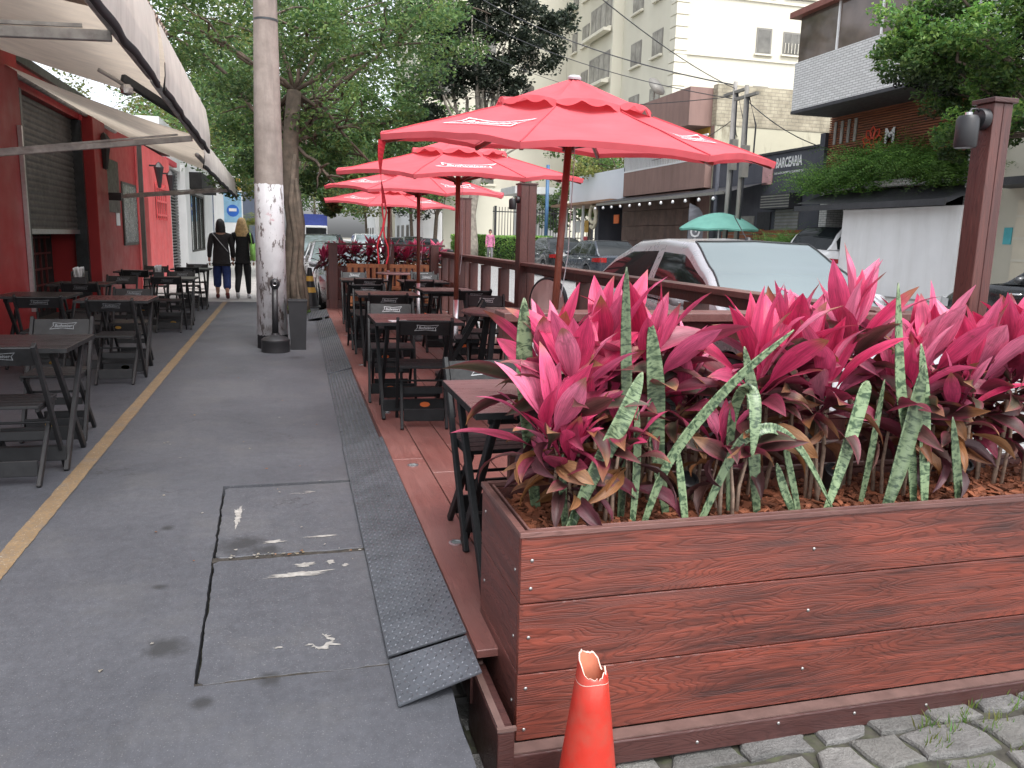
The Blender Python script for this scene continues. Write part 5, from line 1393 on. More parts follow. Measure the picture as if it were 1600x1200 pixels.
for k in range(9):
    zc = 4.05 + 4.0 * k * 1.0
    zc = 3.3 + 4.02 * k
    f = win_y(t, M['frame_grey'], 32.9, 33.9, zc, zc + 1.55, 55, M['pane_dark'], 1)
    f = win_y(t, M['frame_grey'], 35.1, 37.3, zc + .1, zc + 1.45, 55, M['pane_dark'], 4)
    for i in range(9): part('bar', M['quoin'], f, LB(35.1 + i * .275, 35.14 + i * .275, 54.86, 54.89, zc + .1, zc + .8))
    win_x(t, M['frame_grey'], 57.2, 58.8, zc - .1, zc + 1.5, 26.4, M['pane_mid'], 2); win_x(t, M['frame_grey'], 61.0, 62.8, zc - .1, zc + 1.5, 26.4, M['pane_mid'], 2)
    f = win_x(t, M['frame_grey'], 65.3, 69.9, zc - .4, zc + 1.6, 25.5, M['pane_mid'], 4)
    part('balcony_ledge', M['quoin'], f, LB(24.7, 25.33, 64.9, 70.2, zc - .95, zc - .7))
    win_x(t, M['frame_grey'], 73, 74.6, zc - .1, zc + 1.5, 26.4, M['pane_mid'], 2); win_x(t, M['frame_grey'], 76.2, 77.4, zc - .1, zc + 1.5, 26.4, M['pane_mid'], 1)
    for x in (14.5, 18.6, 22.5):
        a = MB(); n = 8; pts = [(x - .6 - ox, zc - .5), (x + .6 - ox, zc - .5)] + [(x - ox + .6 * math.cos(math.pi * i / n), zc + .8 + .25 * math.sin(math.pi * i / n)) for i in range(n + 1)]
        a.add([(p[0], 78.95 - oy, p[1]) for p in pts], [tuple(range(len(pts)))]); w = a.build('arched_window', M['pane_dark'], t)
        part('sill', M['quoin'], w, LB(x - .8, x + .8, 78.75, 78.99, zc - .7, zc - .51))
    part('string_course', M['quoin'], t, LB(26.31, 62, 54.9, 54.999, zc - .62, zc - .45))
# -- mauve building with balcony and stained side wall
t = bld('old_apartment_house', 'old mauve house with a white railed balcony and stained brick side wall', FX, 26.6)
part('front_wall', M['mauve'], t, LB(FX, FX + 12, 26.65, 34, 0, 6.4))
part('side_wall', M['stained_plaster'], t, LB(FX - .01, FX + 14, 26.6, 26.649, 0, 5.6)); part('brick_parapet', M['old_brick'], t, LB(FX - .01, FX + 14, 26.58, 26.9, 5.61, 7.0))
part('roof_edge', M['mauve'], t, LB(FX - .9, FX + .01, 26.91, 34, 5.6, 6.9)); part('yellow_soffit_wall', mat('ochre_wall', (.5, .3, .06), .8), t, LB(FX - .02, FX - .001, 26.95, 30, 4.4, 5.59))
part('balcony', M['mauve'], t, LB(FX - .3, FX - .02, 26.6, 33.98, 3.45, 4.45))
f = part('balcony_railing', M['white_paint'], t, LB(FX - .3, FX - .24, 26.6, 33.98, 5.25, 5.31), LB(FX - .3, FX - .24, 26.6, 33.98, 4.46, 4.52))
for k in range(50): part('baluster', M['white_paint'], f, LB(FX - .29, FX - .25, 26.65 + k * .15, 26.70 + k * .15, 4.521, 5.249))
f = part('window', M['frame_grey'], t, LB(FX - .06, FX - .021, 31, 33, 4.6, 5.5)); part('pane', M['pane_dark'], f, LB(FX - .075, FX - .061, 31.1, 32.9, 4.65, 5.45))
t2 = thing('satellite_dish', 'grey satellite dish on the roof edge of the old mauve house', 'satellite dish', (FX - .6, 30.6, 6.9))
a = MB(); a.lathe([(0, 0), (.2, .02), (.38, .09), (.42, .13)], 20, M=Matrix.Translation((0, 0, .55)) @ Matrix.Rotation(R(55), 4, 'X') @ Matrix.Rotation(R(20), 4, 'Y')); a.build('dish', M['frame_grey'], t2, smooth=True)
a = MB(); a.tube([(0, 0, 0), (0, 0, .55)], .03, 8); a.build('mast', M['frame_grey'], t2)
# -- shop with the blank white board and the rope ring
t = bld('corner_shop', 'small open fronted shop under a blank white signboard', FX, 34)
part('wall', M['slate'], t, LB(FX + 2.5, FX + 6, 34.1, 41.5, 0, 3.3)); part('side_wall', M['concrete'], t, LB(FX, FX + 2.49, 34.05, 34.5, .3, 3.2)); part('side_wall', M['slate'], t, LB(FX, FX + 2.49, 37.6, 38.1, .3, 3.2))
part('signboard', mat('blank_white_board', (.7, .74, .8), .5, var=.04, scale=.6), t, LB(FX - .3, FX - .02, 34.0, 41.3, 3.36, 4.7))
part('timber_canopy', wood_mat('canopy_timber', (.34, .2, .12), (.2, .11, .07), 1, .6), t, LB(FX - .9, FX + 2.5, 34.0, 42.6, 3.22, 3.34))
part('roof', M['concrete'], t, LB(FX, FX + 6, 34.1, 41.5, 3.36, 3.6))
for (y0, y1, z0, z1, mm) in ((35.0, 35.6, 2.3, 2.7, 'orange_sticker'), (39, 39.5, 1.9, 2.5, 'yellow_sticker'), (39.1, 39.7, 1.2, 1.7, 'red_canopy'), (40.2, 40.8, 1.9, 2.5, 'white_print')):
    part('poster', M[mm], t, LB(FX - .04, FX - .001, y0, y1, z0, z1))
for k in range(9): part('shelf_goods', M[('white_print', 'orange_sticker', 'glass_pale', 'yellow_sticker', 'grey_print')[k % 5]], t, LB(FX + 2.3, FX + 2.49, 34.6 + k * .33, 34.8 + k * .33, 1.9 + .1 * (k % 2), 2.4))
for y in (38.6, 39.9, 41.2): part('post', M['white_paint'], t, LB(FX - .5, FX - .4, y, y + .1, .3, 3.21))
rg = thing('rope_ring', 'coiled pale rope ring bent like a nine hanging at the open shop', 'rope ring', (FX - .5, 37.1, 2.75))
a = MB(); pts = [(0, .42 * math.sin(i * .36), .42 * math.cos(i * .36) + .02 * math.sin(i)) for i in range(18)] + [(0, -.42, -.1), (0, -.40, -.35), (0, -.28, -.56), (0, -.02, -.66), (0, .25, -.56)]
a.tube(pts, .085, 8); a.build('rope', mat('pale_rope', (.6, .55, .42), .9, bump=.6), rg, smooth=True)
tb = thing('bar_table', 'small high bar table with stools in front of the open shop', 'table', (FX - .3, 35.2, .3))
a = MB(); a.lathe([(0, 1.05), (.45, 1.05), (.45, 1.1), (0, 1.1)], 20); a.build('tabletop', M['white_paint'], tb); a = MB(); a.tube([(0, 0, 0), (0, 0, 1.05)], .04, 8); a.build('leg', M['steel'], tb)
# -- brown board wall with dark canopy and string lights
t = bld('board_wall', 'brown wall of wide horizontal boards beside the open shop', FX - .3, 27.6, 'wall')
for k in range(5): part('board', M['brown_board'], t, LB(FX - .3, FX - .1, 27.6, 33.95, .3 + k * .62, .9 + k * .62))
part('gate_frame', M['shed'], t, LB(FX - .36, FX - .301, 29.4, 32.2, .3, .36), LB(FX - .36, FX - .301, 29.4, 29.5, .361, 1.4), LB(FX - .36, FX - .301, 32.1, 32.2, .361, 1.4), LB(FX - .36, FX - .301, 29.501, 32.099, 1.3, 1.4))
t = bld('shade_canopy', 'long dark flat canopy over the brown board wall', FX, 23.0, 'canopy')
a = MB(); a.grid([[(-1.5, .0, 3.05), (-1.5, 11, 3.15)], [(.3, 0, 3.5), (.3, 11, 3.5)]]); a.build('sheet', M['shed'], t)
part('edge', M['frame_grey'], t, (-1.56, -1.5, 0, 11, 3.0, 3.1)); 
sl = MB(); 
for k in range(12):
    b = MB(); b.lathe([(0, -.06), (.05, -.03), (.055, 0), (.03, .06), (0, .07)], 10, loc=(-1.6, .5 + k * .95, 2.88)); b.build('bulb', M['white_print'], t, smooth=True)
# -- slate bar with white lettering
t = bld('slate_bar_building', 'dark slate painted bar with white lettering and a small grey shutter', FX, 20.4)
part('wall', M['slate'], t, LB(FX, FX + 9, 20.42, 26.55, 0, 4.25))
part('end_pier', M['slate'], t, LB(FX - .06, FX + .6, 20.2, 20.419, 0, 4.6))
part('parapet_cap', M['shed'], t, LB(FX - .06, FX + 9, 20.42, 26.55, 4.251, 4.32))
a = MB(); rot_text(a, 'BARCEARIA', .40, FX - .012, 21.95, 3.95, .08, .014, .64); a.build('lettering', M['white_print'], t)
a = MB(); rot_text(a, 'BAR GASTRONOMICO E CONVENIENCIA', .085, FX - .012, 21.9, 3.66, .08, .003, .95); a.build('lettering', M['white_print'], t)
part('pink_panel', mat('pale_pink_panel', (.55, .3, .3), .7), t, LB(FX - .03, FX - .001, 22.75, 23.3, 3.35, 4.05))
f = part('small_shutter', mat('light_grey_shutter', (.28, .28, .28), .5, .3), t, LB(FX - .03, FX - .001, 21.2, 22.4, .3, 2.55))
for k in range(22): part('slat', M['frame_grey'], f, LB(FX - .045, FX - .031, 21.2, 22.4, .35 + k * .1, .39 + k * .1))
f = part('shutter_box', M['shed'], t, LB(FX - .45, FX - .031, 21.1, 22.6, 2.56, 3.0))
for k in range(5): part('rib', M['frame_grey'], f, LB(FX - .46, FX - .451, 21.1, 22.6, 2.6 + k * .08, 2.635 + k * .08))
part('door', M['shed'], t, LB(FX - .04, FX - .001, 22.65, 23.4, .3, 2.5)); part('light_window', M['pane_mid'], t, LB(FX - .04, FX - .001, 23.6, 25.4, 1.2, 2.4))
t = bld('slat_fence', 'low orange timber slat fence with plants in front of the slate bar', 13.9, 20.2, 'fence')
for k in range(12): part('slat', M['slat_wood'], t, LB(13.9, 13.96, 19.95, 24.6, .32 + k * .135, .43 + k * .135))
for y in (20.0, 22.3, 24.5): part('post', M['slat_wood'], t, LB(13.961, 14.05, y, y + .1, .3, 1.95))
# -- restaurant: timber slats, white brick overhang, fern box, white wall
t = bld('timber_clad_restaurant', 'restaurant clad in orange timber slats with a white brick upper floor', FX, 14.5)
part('core_wall', mat('dark_backing_wall', (.06, .035, .025), .8), t, LB(FX + .1, FX + 9, 13.6, 20.19, 2.7, 5.2))
part('lower_wall', M['dark_inside'], t, LB(FX + 3.5, FX + 9, 13.6, 20.19, 0, 2.69))
for k in range(37): part('slat', M['slat_wood'], t, LB(FX + .03, FX + .099, 14.3, 20.18, 2.9 + k * .062, 2.94 + k * .062))
part('overhang', M['white_brick'], t, LB(FX - 1.35, FX + 9, 13.0, 20.0, 5.06, 6.3))
part('overhang_soffit', M['shed'], t, LB(FX - 1.36, FX + 9, 12.99, 20.02, 4.98, 5.059))
f = part('balcony_glazing', glass_mat('brown_balcony_glass', (.12, .09, .075), .06), t, LB(FX - 1.3, FX - 1.27, 13.0, 19.95, 6.301, 7.45), LB(FX - 1.269, FX + 3, 19.92, 19.95, 6.301, 7.45))
for y in (13.1, 14.9, 16.7, 18.3): part('glazing_post', M['white_paint'], f, LB(FX - 1.34, FX - 1.301, y, y + .05, 6.301, 7.45))
part('balcony_roof', mat('red_brown_fascia', (.2, .07, .05), .6), t, LB(FX - 1.5, FX + 9, 12.9, 20.2, 7.451, 7.6))
part('balcony_floor_wall', M['cream'], t, LB(FX + 1.5, FX + 9, 13.0, 19.9, 6.301, 7.449))
part('pier', M['white_brick'], t, LB(FX - .05, FX + .5, 19.85, 20.18, .25, 3.3)); part('pier', M['white_brick'], t, LB(FX - .35, FX + .45, 14.15, 14.75, .25, 3.6)); part('pier', M['white_brick'], t, LB(FX - .8, FX - .45, 17.6, 18.1, .25, 2.42))
a = MB(); a.grid([[(-1.3, -.3, 2.42), (-1.3, 5.0, 2.58)], [(.0, -.3, 2.95), (.0, 5.3, 2.95)]]); a.build('awning_sheet', M['shed'], t)
part('awning_edge', M['shed'], t, LB(FX - 1.34, FX - 1.301, 14.2, 19.5, 2.38, 2.52))
part('fern_box', M['white_brick'], t, LB(FX - .35, FX + .02, 14.76, 19.84, 2.96, 3.12))
for k in range(4):
    part('vent_slot', M['concrete'], t, LB(FX - .0, FX + .029, 19.0 + k * .28, 19.1 + k * .28, 4.25, 4.85)); part('vent_slot', M['concrete'], t, LB(FX - .0, FX + .029, 19.0 + k * .28, 19.1 + k * .28, 3.5, 3.62))
a = MB()                                     # red petal emblem
for k in range(9):
    g = k * 2 * math.pi / 9 + .2; c = Vector((0, math.cos(g), math.sin(g))); s = Vector((0, -math.sin(g), math.cos(g)))
    loop = [c * (.07 + .30 * u) + s * (.095 * math.sin(math.pi * u) * sg) for sg, us in ((1, [i / 8 for i in range(9)]), (-1, [1 - i / 8 for i in range(1, 8)])) for u in us]
    loop.append(loop[0]); a.tube([p + Vector((-.03, 18.3 - oy, 4.17)) for p in loop], .017, 5)
a.build('flower_emblem', mat('red_emblem', (.65, .07, .03), .5), t)
a = MB(); rot_text(a, 'M', .5, FX - .02, 17.68, 4.23, 0, .015, 1.0); a.build('lettering', M['white_print'], t)
a = MB(); rot_text(a, 'CAM', .17, FX - .02, 17.66, 3.84, 0, .006, 1.0); a.build('lettering', M['white_print'], t)
t = bld('white_wall', 'plain white boundary wall in front of the timber clad restaurant', 13.6, 14.0, 'wall')
part('panel', M['white_paint'], t, LB(13.6, 13.75, 14.16, 18.0, .34, 2.36)); part('coping', M['white_print'], t, LB(13.58, 13.77, 14.16, 18.0, 2.361, 2.39))
part('base_course', M['concrete'], t, LB(13.56, 13.78, 14.16, 18.02, .25, .339))
t = bld('cream_gate_house', 'cream house front with a panelled garage gate at the right edge', FX, 9)
part('wall', M['cream'], t, LB(FX, FX + 8, 5, 14.1, 0, 6)); f = part('garage_gate', mat('cream_gate', (.62, .57, .45), .6, var=.05), t, LB(FX - .06, FX - .001, 9.5, 13.6, .3, 2.5))
for k in range(5): part('gate_rail', M['quoin'], f, LB(FX - .08, FX - .061, 9.5, 13.6, .35 + k * .45, .40 + k * .45))
part('lean_to', M['shed'], t, LB(FX - .9, FX - .001, 10.5, 13.9, 2.75, 2.9)); part('meter_sticker', mat('cyan_sticker', (.1, .45, .5), .5), t, LB(FX - .02, FX - .001, 13.7, 13.9, 1.6, 1.95))
# -- guard house, iron fence, garden wall
t = bld('guard_house', 'small white guard house with a flat projecting roof behind the iron fence', 15.2, 50)
part('wall', M['white_paint'], t, LB(14.2, 16.6, 50, 52.5, 0, 4.3)); part('roof', M['white_paint'], t, LB(13.4, 17.4, 49.4, 53, 4.301, 4.75)); 
for (x0, x1) in ((14.3, 14.9), (15.6, 16.4)): part('window', M['dark_inside'], t, LB(x0, x1, 49.94, 49.999, 2.4, 4.0))
t = bld('garden_wall', 'low cream garden wall carrying the iron fence', 11.2, 46, 'wall')
part('wall', M['cream'], t, LB(11.2, 17.5, 46, 46.25, .3, 1.45)); part('back_wall', M['cream'], t, LB(10.8, 26, 60, 60.4, 0, 5.2))
t = bld('iron_fence', 'tall black iron bar fence in front of the guard house', 11.2, 46, 'fence')
part('rail', M['shed'], t, LB(11.2, 17.5, 46.05, 46.1, 1.6, 1.66), LB(11.2, 17.5, 46.05, 46.1, 3.0, 3.06))
for k in range(36): part('bar', M['shed'], t, LB(11.22 + k * .175, 11.255 + k * .175, 46.06, 46.09, 1.451, 3.3))
for k in range(4): part('post', M['shed'], t, LB(11.3 + k * 2.0, 11.42 + k * 2.0, 46.02, 46.14, 1.451, 3.35))
# plain white walls and pillars further up the street on the right
for i, (y, h, m, lb) in enumerate(((75, 4.2, 'white_paint', 'white street wall far up the road on the right'), (92, 5.5, 'cream', 'cream house far up the road on the right'), (110, 7, 'white_paint', 'white house near the far end of the road'))):
    t = bld('street_house', lb, 10.6, y); part('wall', M[m], t, LB(10.6, 20, y, y + 13, 0, h)); 
    for k in range(3): f = part('window', M['frame_grey'], t, LB(10.54, 10.599, y + 2 + k * 3.6, y + 3.6 + k * 3.6, 1.2, 2.6)); part('pane', M['pane_dark'], f, LB(10.52, 10.539, y + 2.1 + k * 3.6, y + 3.5 + k * 3.6, 1.3, 2.5))

# ---- slim poles, flag, mint parasol
def slimpole(x, y, r, h, m, lb, extras=True):
    t = thing('service_pole', lb, 'pole', (x, y, .3)); a = MB(); a.tube([(0, 0, 0), (0, 0, h)], [r, r * .85], 12); a.build('shaft', m, t, smooth=True)
    if extras:
        a = MB(); a.box(-.1, .1, -.25, -r - .002, h - 2.6, h - 1.7); a.build('meter_box', M['frame_grey'], t)
        a = MB(); a.tube([(.02, -.02 - r, h * .2), (.05, -r - .04, h * .6), (0, -r - .06, h * .95), (.2, -.3, h * .8), (.25, -.2, h * .62), (.05, -r - .03, h * .58)], .025, 6); a.build('cable_loop', M['shed'], t, smooth=True)
        a = MB(); a.box(-.05, .05, -.6, .6, h - .35, h - .27); a.build('crossarm', M['frame_grey'], t)
    return t
slimpole(13.0, 22.8, .075, 6.0, M['concrete'], 'tallest slim concrete service pole with cable loops before the slate bar')
slimpole(12.75, 21.7, .07, 5.7, M['frame_grey'], 'slim grey metal service pole, right one of the three before the slate bar', True)
slimpole(13.0, 23.5, .07, 4.3, M['slate'], 'shortest dark service pole, left one of the three before the slate bar', False)
slimpole(13.5, 43.0, .11, 5.2, mat('blue_pole', (.05, .13, .25), .5), 'blue painted pole behind the blank white signboard', False)
t = thing('flag_banner', 'grey feather banner with white vertical lettering beside the mint parasol', 'banner', (12.9, 25.1, .3), R(-28))
a = MB(); a.tube([(0, 0, 0), (0, 0, 2.3)], .012, 6); a.build('mast', M['shed'], t)
a = MB(); n = 14; rows = []
for i in range(n + 1):
    z = .35 + 2.15 * i / n; w = .5 if i < n - 4 else .5 * math.sqrt(max(0, 1 - ((i - n + 4) / 4) ** 2))
    rows.append([(.01, .02 * math.sin(i), z), (.01 + w, .03 * math.sin(i * 1.3), z)])
a.grid(rows); f = a.build('banner', mat('grey_banner_cloth', (.2, .2, .22), .8), t)
vs, fs = text_geo('YOGA', .44, 0, 0, .01)
a = MB(); a.add([(.27 - v.y, -.035, 1.35 + v.x) for v in vs], fs); a.build('lettering', M['white_print'], f)
t = thing('parasol', 'mint green umbrella over the far pavement', 'parasol', (12.5, 22.3, .3))
a = MB(); rows = [[(1.18 * r * math.cos(2 * math.pi * k / 16), 1.18 * r * math.sin(2 * math.pi * k / 16), 2.1 - .5 * r ** 1.8 - (.05 if i == 9 else 0) + (.03 * (k % 2) * r)) for k in range(16)] for i, r in enumerate([.02, .12, .25, .4, .55, .7, .85, .95, 1, 1.0])]
a.grid(rows, close=True); a.build('canopy', fabric_mat('mint_canopy', (.17, .40, .34), .3), t, autosmooth=30); a = MB(); a.tube([(0, 0, 0), (0, 0, 2.1)], .025, 8); a.build('pole', M['steel'], t)

# ================================================================ TREES AND GREENERY
GREENS = [(.12, .23, .07), (.155, .265, .075), (.09, .19, .07), (.2, .295, .085)]
OLIVE = [(.31, .33, .085), (.24, .29, .075), (.33, .33, .11), (.19, .25, .07)]
DARKG = [(.045, .065, .045), (.06, .085, .052), (.038, .055, .042), (.08, .10, .06)]
FICUS = [(.15, .31, .07), (.2, .37, .08), (.1, .23, .065), (.28, .43, .10)]
def leaves(mb, clusters, n, size, pal, rr, shade=.5, droop=0., elong=1.6, shell=.45, nsub=14, srad=(.28, .5)):
    """clusters: (x,y,z,rx,ry,rz,weight); leaf-sized rhombs through each clump, lighter on top"""
    tot = sum(c[6] for c in clusters)
    for c in clusters:
        k = int(n * c[6] / tot); tone = rr.uniform(.75, 1.2); sub = []
        for q in range(max(4, int(nsub * c[6]))):
            v = Vector((rr.gauss(0, 1), rr.gauss(0, 1), rr.gauss(0, 1))).normalized() * (rr.random() ** .4)
            sub.append((c[0] + v.x * c[3], c[1] + v.y * c[4], c[2] + v.z * c[5], rr.uniform(*srad), rr.uniform(.8, 1.2)))
        for i in range(k):
            s = rr.choice(sub); v = Vector((rr.gauss(0, 1), rr.gauss(0, 1), rr.gauss(0, 1))).normalized() * (shell + (1 - shell) * rr.random())
            p = Vector((s[0] + v.x * c[3] * s[3], s[1] + v.y * c[4] * s[3], s[2] + v.z * c[5] * s[3] * .8))
            a = Vector((rr.gauss(0, 1), rr.gauss(0, 1), rr.gauss(0, .6) - droop)).normalized(); b = a.cross(Vector((rr.gauss(0, 1), rr.gauss(0, 1), rr.gauss(0, 1) + 1.2)).normalized())
            if b.length < .1: continue
            b.normalize(); l = size * rr.uniform(.7, 1.3); w = l / elong
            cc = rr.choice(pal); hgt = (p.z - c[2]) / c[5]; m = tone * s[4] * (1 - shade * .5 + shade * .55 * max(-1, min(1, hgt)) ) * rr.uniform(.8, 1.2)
            up = a.cross(b) * l * .12
            mb.add([p - a * l * .5, p + b * w * .5 + up, p + a * l * .5, p - b * w * .5 + up], [(0, 1, 2, 3)], (cc[0] * m, cc[1] * m, cc[2] * m))
def limb(mb, p0, p1, r0, r1, rr, n=6, wob=.08, sides=8):
    p0 = Vector(p0); p1 = Vector(p1); L_ = (p1 - p0).length; pts = []; rad = []
    for i in range(n + 1):
        u = i / n; p = p0.lerp(p1, u) + Vector((rr.uniform(-1, 1), rr.uniform(-1, 1), rr.uniform(-.5, .5))) * wob * L_ * math.sin(math.pi * u) * .6
        p.z += .06 * L_ * math.sin(math.pi * u); pts.append(p); rad.append(r0 + (r1 - r0) * u)
    mb.tube(pts, rad, sides); return pts
def tree(x, y, z, trunk, clusters, n, size, pal, label, seed, bark='bark', name='street_tree', group=None, twigs=3, limbr=.38, **kw):
    rr = random.Random(seed); t = thing(name, label, 'tree', (x, y, z), 0, group)
    tm = MB(); pts = [Vector(p) for p, r in trunk]; tm.tube(pts, [r for p, r in trunk], 14); top = pts[-1]; rt = trunk[-1][1]
    tm.build('trunk', M[bark], t, smooth=True)
    lm = MB()
    for c in clusters:
        st = pts[-1] if rr.random() < .7 or len(pts) < 3 else pts[-2]
        path = limb(lm, st, (c[0], c[1], c[2]), rt * limbr, .014 + rt * .05, rr)
        for k in range(twigs):
            q = path[rr.randint(2, len(path) - 1)]; v = Vector((rr.gauss(0, 1), rr.gauss(0, 1), rr.gauss(.3, .7))).normalized()
            limb(lm, q, q + Vector((v.x * c[3], v.y * c[4], v.z * c[5])) * .85, .018 + rt * .08, .008, rr, 4, .1, 5)
    lm.build('limbs', M[bark], t, smooth=True)
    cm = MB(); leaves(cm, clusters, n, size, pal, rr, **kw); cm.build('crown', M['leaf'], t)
    return t
rr = random.Random(77)
# kerb tree beside the utility pole: twisted trunk, airy crown over the pavement
tr = [((0, 0, -.05), .27), ((.03, .02, .35), .2), ((-.02, 0, .9), .175), ((.03, 0, 1.6), .165), ((-.05, .02, 2.3), .15), ((-.03, 0, 3.0), .14), ((.05, .1, 3.9), .125)]
cl = [(-2.6, .6, 5.0, 1.7, 1.8, .9, 1.3), (-1.2, -.4, 4.5, 1.2, 1.5, .9, 1.2), (.9, .6, 3.9, 1.2, 1.4, .9, 1.2), (1.9, .2, 4.9, 1.5, 1.5, .9, 1.1), (-3.4, 2.0, 5.8, 1.6, 1.8, 1.0, 1.2), (-.6, .2, 6.0, 1.8, 1.6, .9, 1.0), (.45, .9, 2.9, .8, 1.0, .7, .9), (1.2, 1.8, 5.8, 1.6, 1.5, .9, .9), (-.5, 1.6, 3.2, .9, 1.2, .7, 1.0), (2.8, 1.0, 5.8, 1.2, 1.2, .8, .7),
 (-.7, 1.5, 3.9, 1.1, 1.1, .8, 1.0), (2.1, 1.4, 3.6, .9, 1.1, .7, .9), (1.1, 2.2, 3.0, .8, .9, .6, .7), (.3, 0, 4.9, 1.2, 1.2, .8, 1.0), (-.6, 2.4, 2.5, .9, .9, .6, .6), (.75, -.2, 2.3, .45, .5, .5, .35), (1.6, .6, 2.6, .6, .7, .5, .45)]
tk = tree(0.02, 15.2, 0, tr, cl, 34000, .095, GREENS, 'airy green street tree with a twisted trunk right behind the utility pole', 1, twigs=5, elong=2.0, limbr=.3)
a = MB(); q = [(-.02, -.17, .0), (-.04, -.17, .6), (.03, -.16, 1.3), (-.05, -.14, 2.0), (.04, -.12, 2.8)]; a.tube(q, [.075, .06, .055, .05, .04], 8); q2 = [(.14, -.12, 0), (.08, -.14, .7), (.13, -.1, 1.5), (.04, -.12, 2.4)]; a.tube(q2, [.07, .055, .05, .03], 8); a.build('bark_ridges', M['bark'], tk, smooth=True)
a = MB(); rr2 = random.Random(5); leaves(a, [(0, -.3, .08, .22, .12, .1, 1)], 260, .05, GREENS, rr2); a.build('root_weeds', M['leaf'], tk)
def std(h, s=1.0, rad=.16, lean=0, low=.45):
    return [((0, 0, -.05), rad * 1.4), ((.02, 0, .5), rad), ((lean * .4, 0, h * .25), rad * .85), ((lean, .05, h * low), rad * .7)]
def crown(h, s, rr, k=9, low=.4):
    return [(rr.uniform(-1, 1) * s * 1.5, rr.uniform(-1, 1) * s * 1.5, h * (low + (1 - low) * (i + .5) / k), s * rr.uniform(.9, 1.3), s * rr.uniform(.9, 1.3), s * rr.uniform(.6, .85), 1) for i in range(k)]
G = 'street trees along the left kerb'
for i, (x, y, h, s, pal, n, lb) in enumerate(((-4.3, 42.5, 13, 2.5, OLIVE, 17000, 'yellow green tree rising behind the canvas awnings'), (.1, 27.5, 10.0, 1.8, GREENS, 14000, 'second green kerb tree beyond the airy one'), (.2, 38, 12, 2.3, GREENS, 12000, 'third kerb tree up the left side of the street'), (.0, 52, 13, 2.6, OLIVE, 9000, 'fourth kerb tree up the left side, paler green'), (-5.5, 56, 14, 2.8, GREENS, 10000, 'large tree behind the white building on the left'), (.0, 72, 14, 3.0, GREENS, 8000, 'farthest kerb tree on the left side of the street'))):
    rr = random.Random(500 + i); tree(x, y, 0, std(h, lean=rr.uniform(-.4, .4)), crown(h, s, rr, 11, .34), n, .12 + .0025 * (y - 20), pal, lb, 520 + i, group=None)
# right hand side trees
rr = random.Random(40)
cl = [(-2.2, -.5, 9.2, 1.5, 1.5, 1.2, 1), (-.6, 0, 10.3, 1.8, 1.6, 1.3, 1.2), (1.4, -.4, 9.6, 1.5, 1.5, 1.2, 1), (3.2, -.3, 11.2, 1.6, 1.6, 1.1, 1), (.3, .2, 12.3, 1.9, 1.8, 1.3, 1.2), (2.2, 0, 13.4, 1.8, 1.8, 1.2, 1), (-1.7, .4, 12.0, 1.6, 1.6, 1.2, 1), (4.4, -.2, 12.8, 1.2, 1.2, .9, .7), (-2.6, 0, 7.2, 1.2, 1.2, .9, .7), (2.6, .3, 8.0, 1.3, 1.3, .9, .7), (.5, 0, 14.6, 2, 2, 1.0, 1), (3.8, .5, 7.0, 1.0, 1.0, .7, .35)]
tk = tree(9.5, 44, .3, [((0, 0, -.1), .42), ((.1, 0, .8), .3), ((-.05, 0, 2.4), .27), ((.2, 0, 4.0), .26), ((.4, 0, 5.2), .24)], cl, 34000, .2, DARKG, 'tall dark tree with a pale trunk and many upright limbs behind the parasols', 41, bark='pale_bark', twigs=6, nsub=26, srad=(.35, .6), shell=.2)
a = MB()
for k in range(9):
    limb(a, (.3 + (k - 4) * .12, .1 * (k % 3), 4.4), ((k - 4) * .62 + .3, (k % 3 - 1) * .8, 9.5 + (k % 4)), .13, .04, rr, 6, .05)
a.build('upright_limbs', M['pale_bark'], tk, smooth=True)
for i, (x, y, h, s, pal, n, lb) in enumerate(((9.8, 58, 10, 2.2, GREENS, 7000, 'green tree on the right pavement beyond the dark one'), (9.9, 70, 11, 2.6, DARKG, 6000, 'dark tree further up the right pavement'), (9.7, 84, 12, 3.0, GREENS, 6000, 'broad green tree far up the right pavement'), (8.8, 102, 13, 3.4, OLIVE, 5000, 'pale green tree near the far end on the right'), (3.5, 128, 16, 5.0, GREENS, 9000, 'large tree closing the far end of the street'), (-4, 112, 15, 4.5, GREENS, 7000, 'large tree at the far end left of the street'), (17.5, 47, 7.5, 1.6, GREENS, 5000, 'bushy tree behind the guard house'), (16.5, 39.5, 7.0, 1.3, OLIVE, 4500, 'feathery tree rising above the blank white signboard'))):
    rr = random.Random(600 + i); tree(x, y, .2, std(h, lean=rr.uniform(-.4, .4)), crown(h, s, rr, 10, .36), n, .14 + .0032 * (y - 20), pal, lb, 620 + i)
# ficus in the upper right corner, close
rr = random.Random(90)
cl = []
for i in range(30):
    a_ = rr.uniform(0, 6.28); q = rr.uniform(.25, 1) ** .5; cl.append((-1.35 + math.cos(a_) * q * 1.75, .9 + math.sin(a_) * q * 1.7, 4.25 + (1 - q * .55) * rr.uniform(-.5, 1.75), .62, .62, .48, 1))
for i in range(9): cl.append((-1.5 + rr.uniform(-.6, .8), .9 + rr.uniform(-.9, .9), 3.35 + rr.uniform(-.3, .5), .45, .45, .45, .7))
tree(13.0, 10.75, .25, [((0, 0, -.05), .2), ((.02, 0, 1.2), .15), ((-.08, .05, 2.2), .14), ((-.3, .2, 3.0), .13)], cl, 46000, .085, FICUS, 'dense glossy leaved tree in the upper right corner of the photo', 91, twigs=1, limbr=.13, elong=1.7, droop=.35, shade=.95)
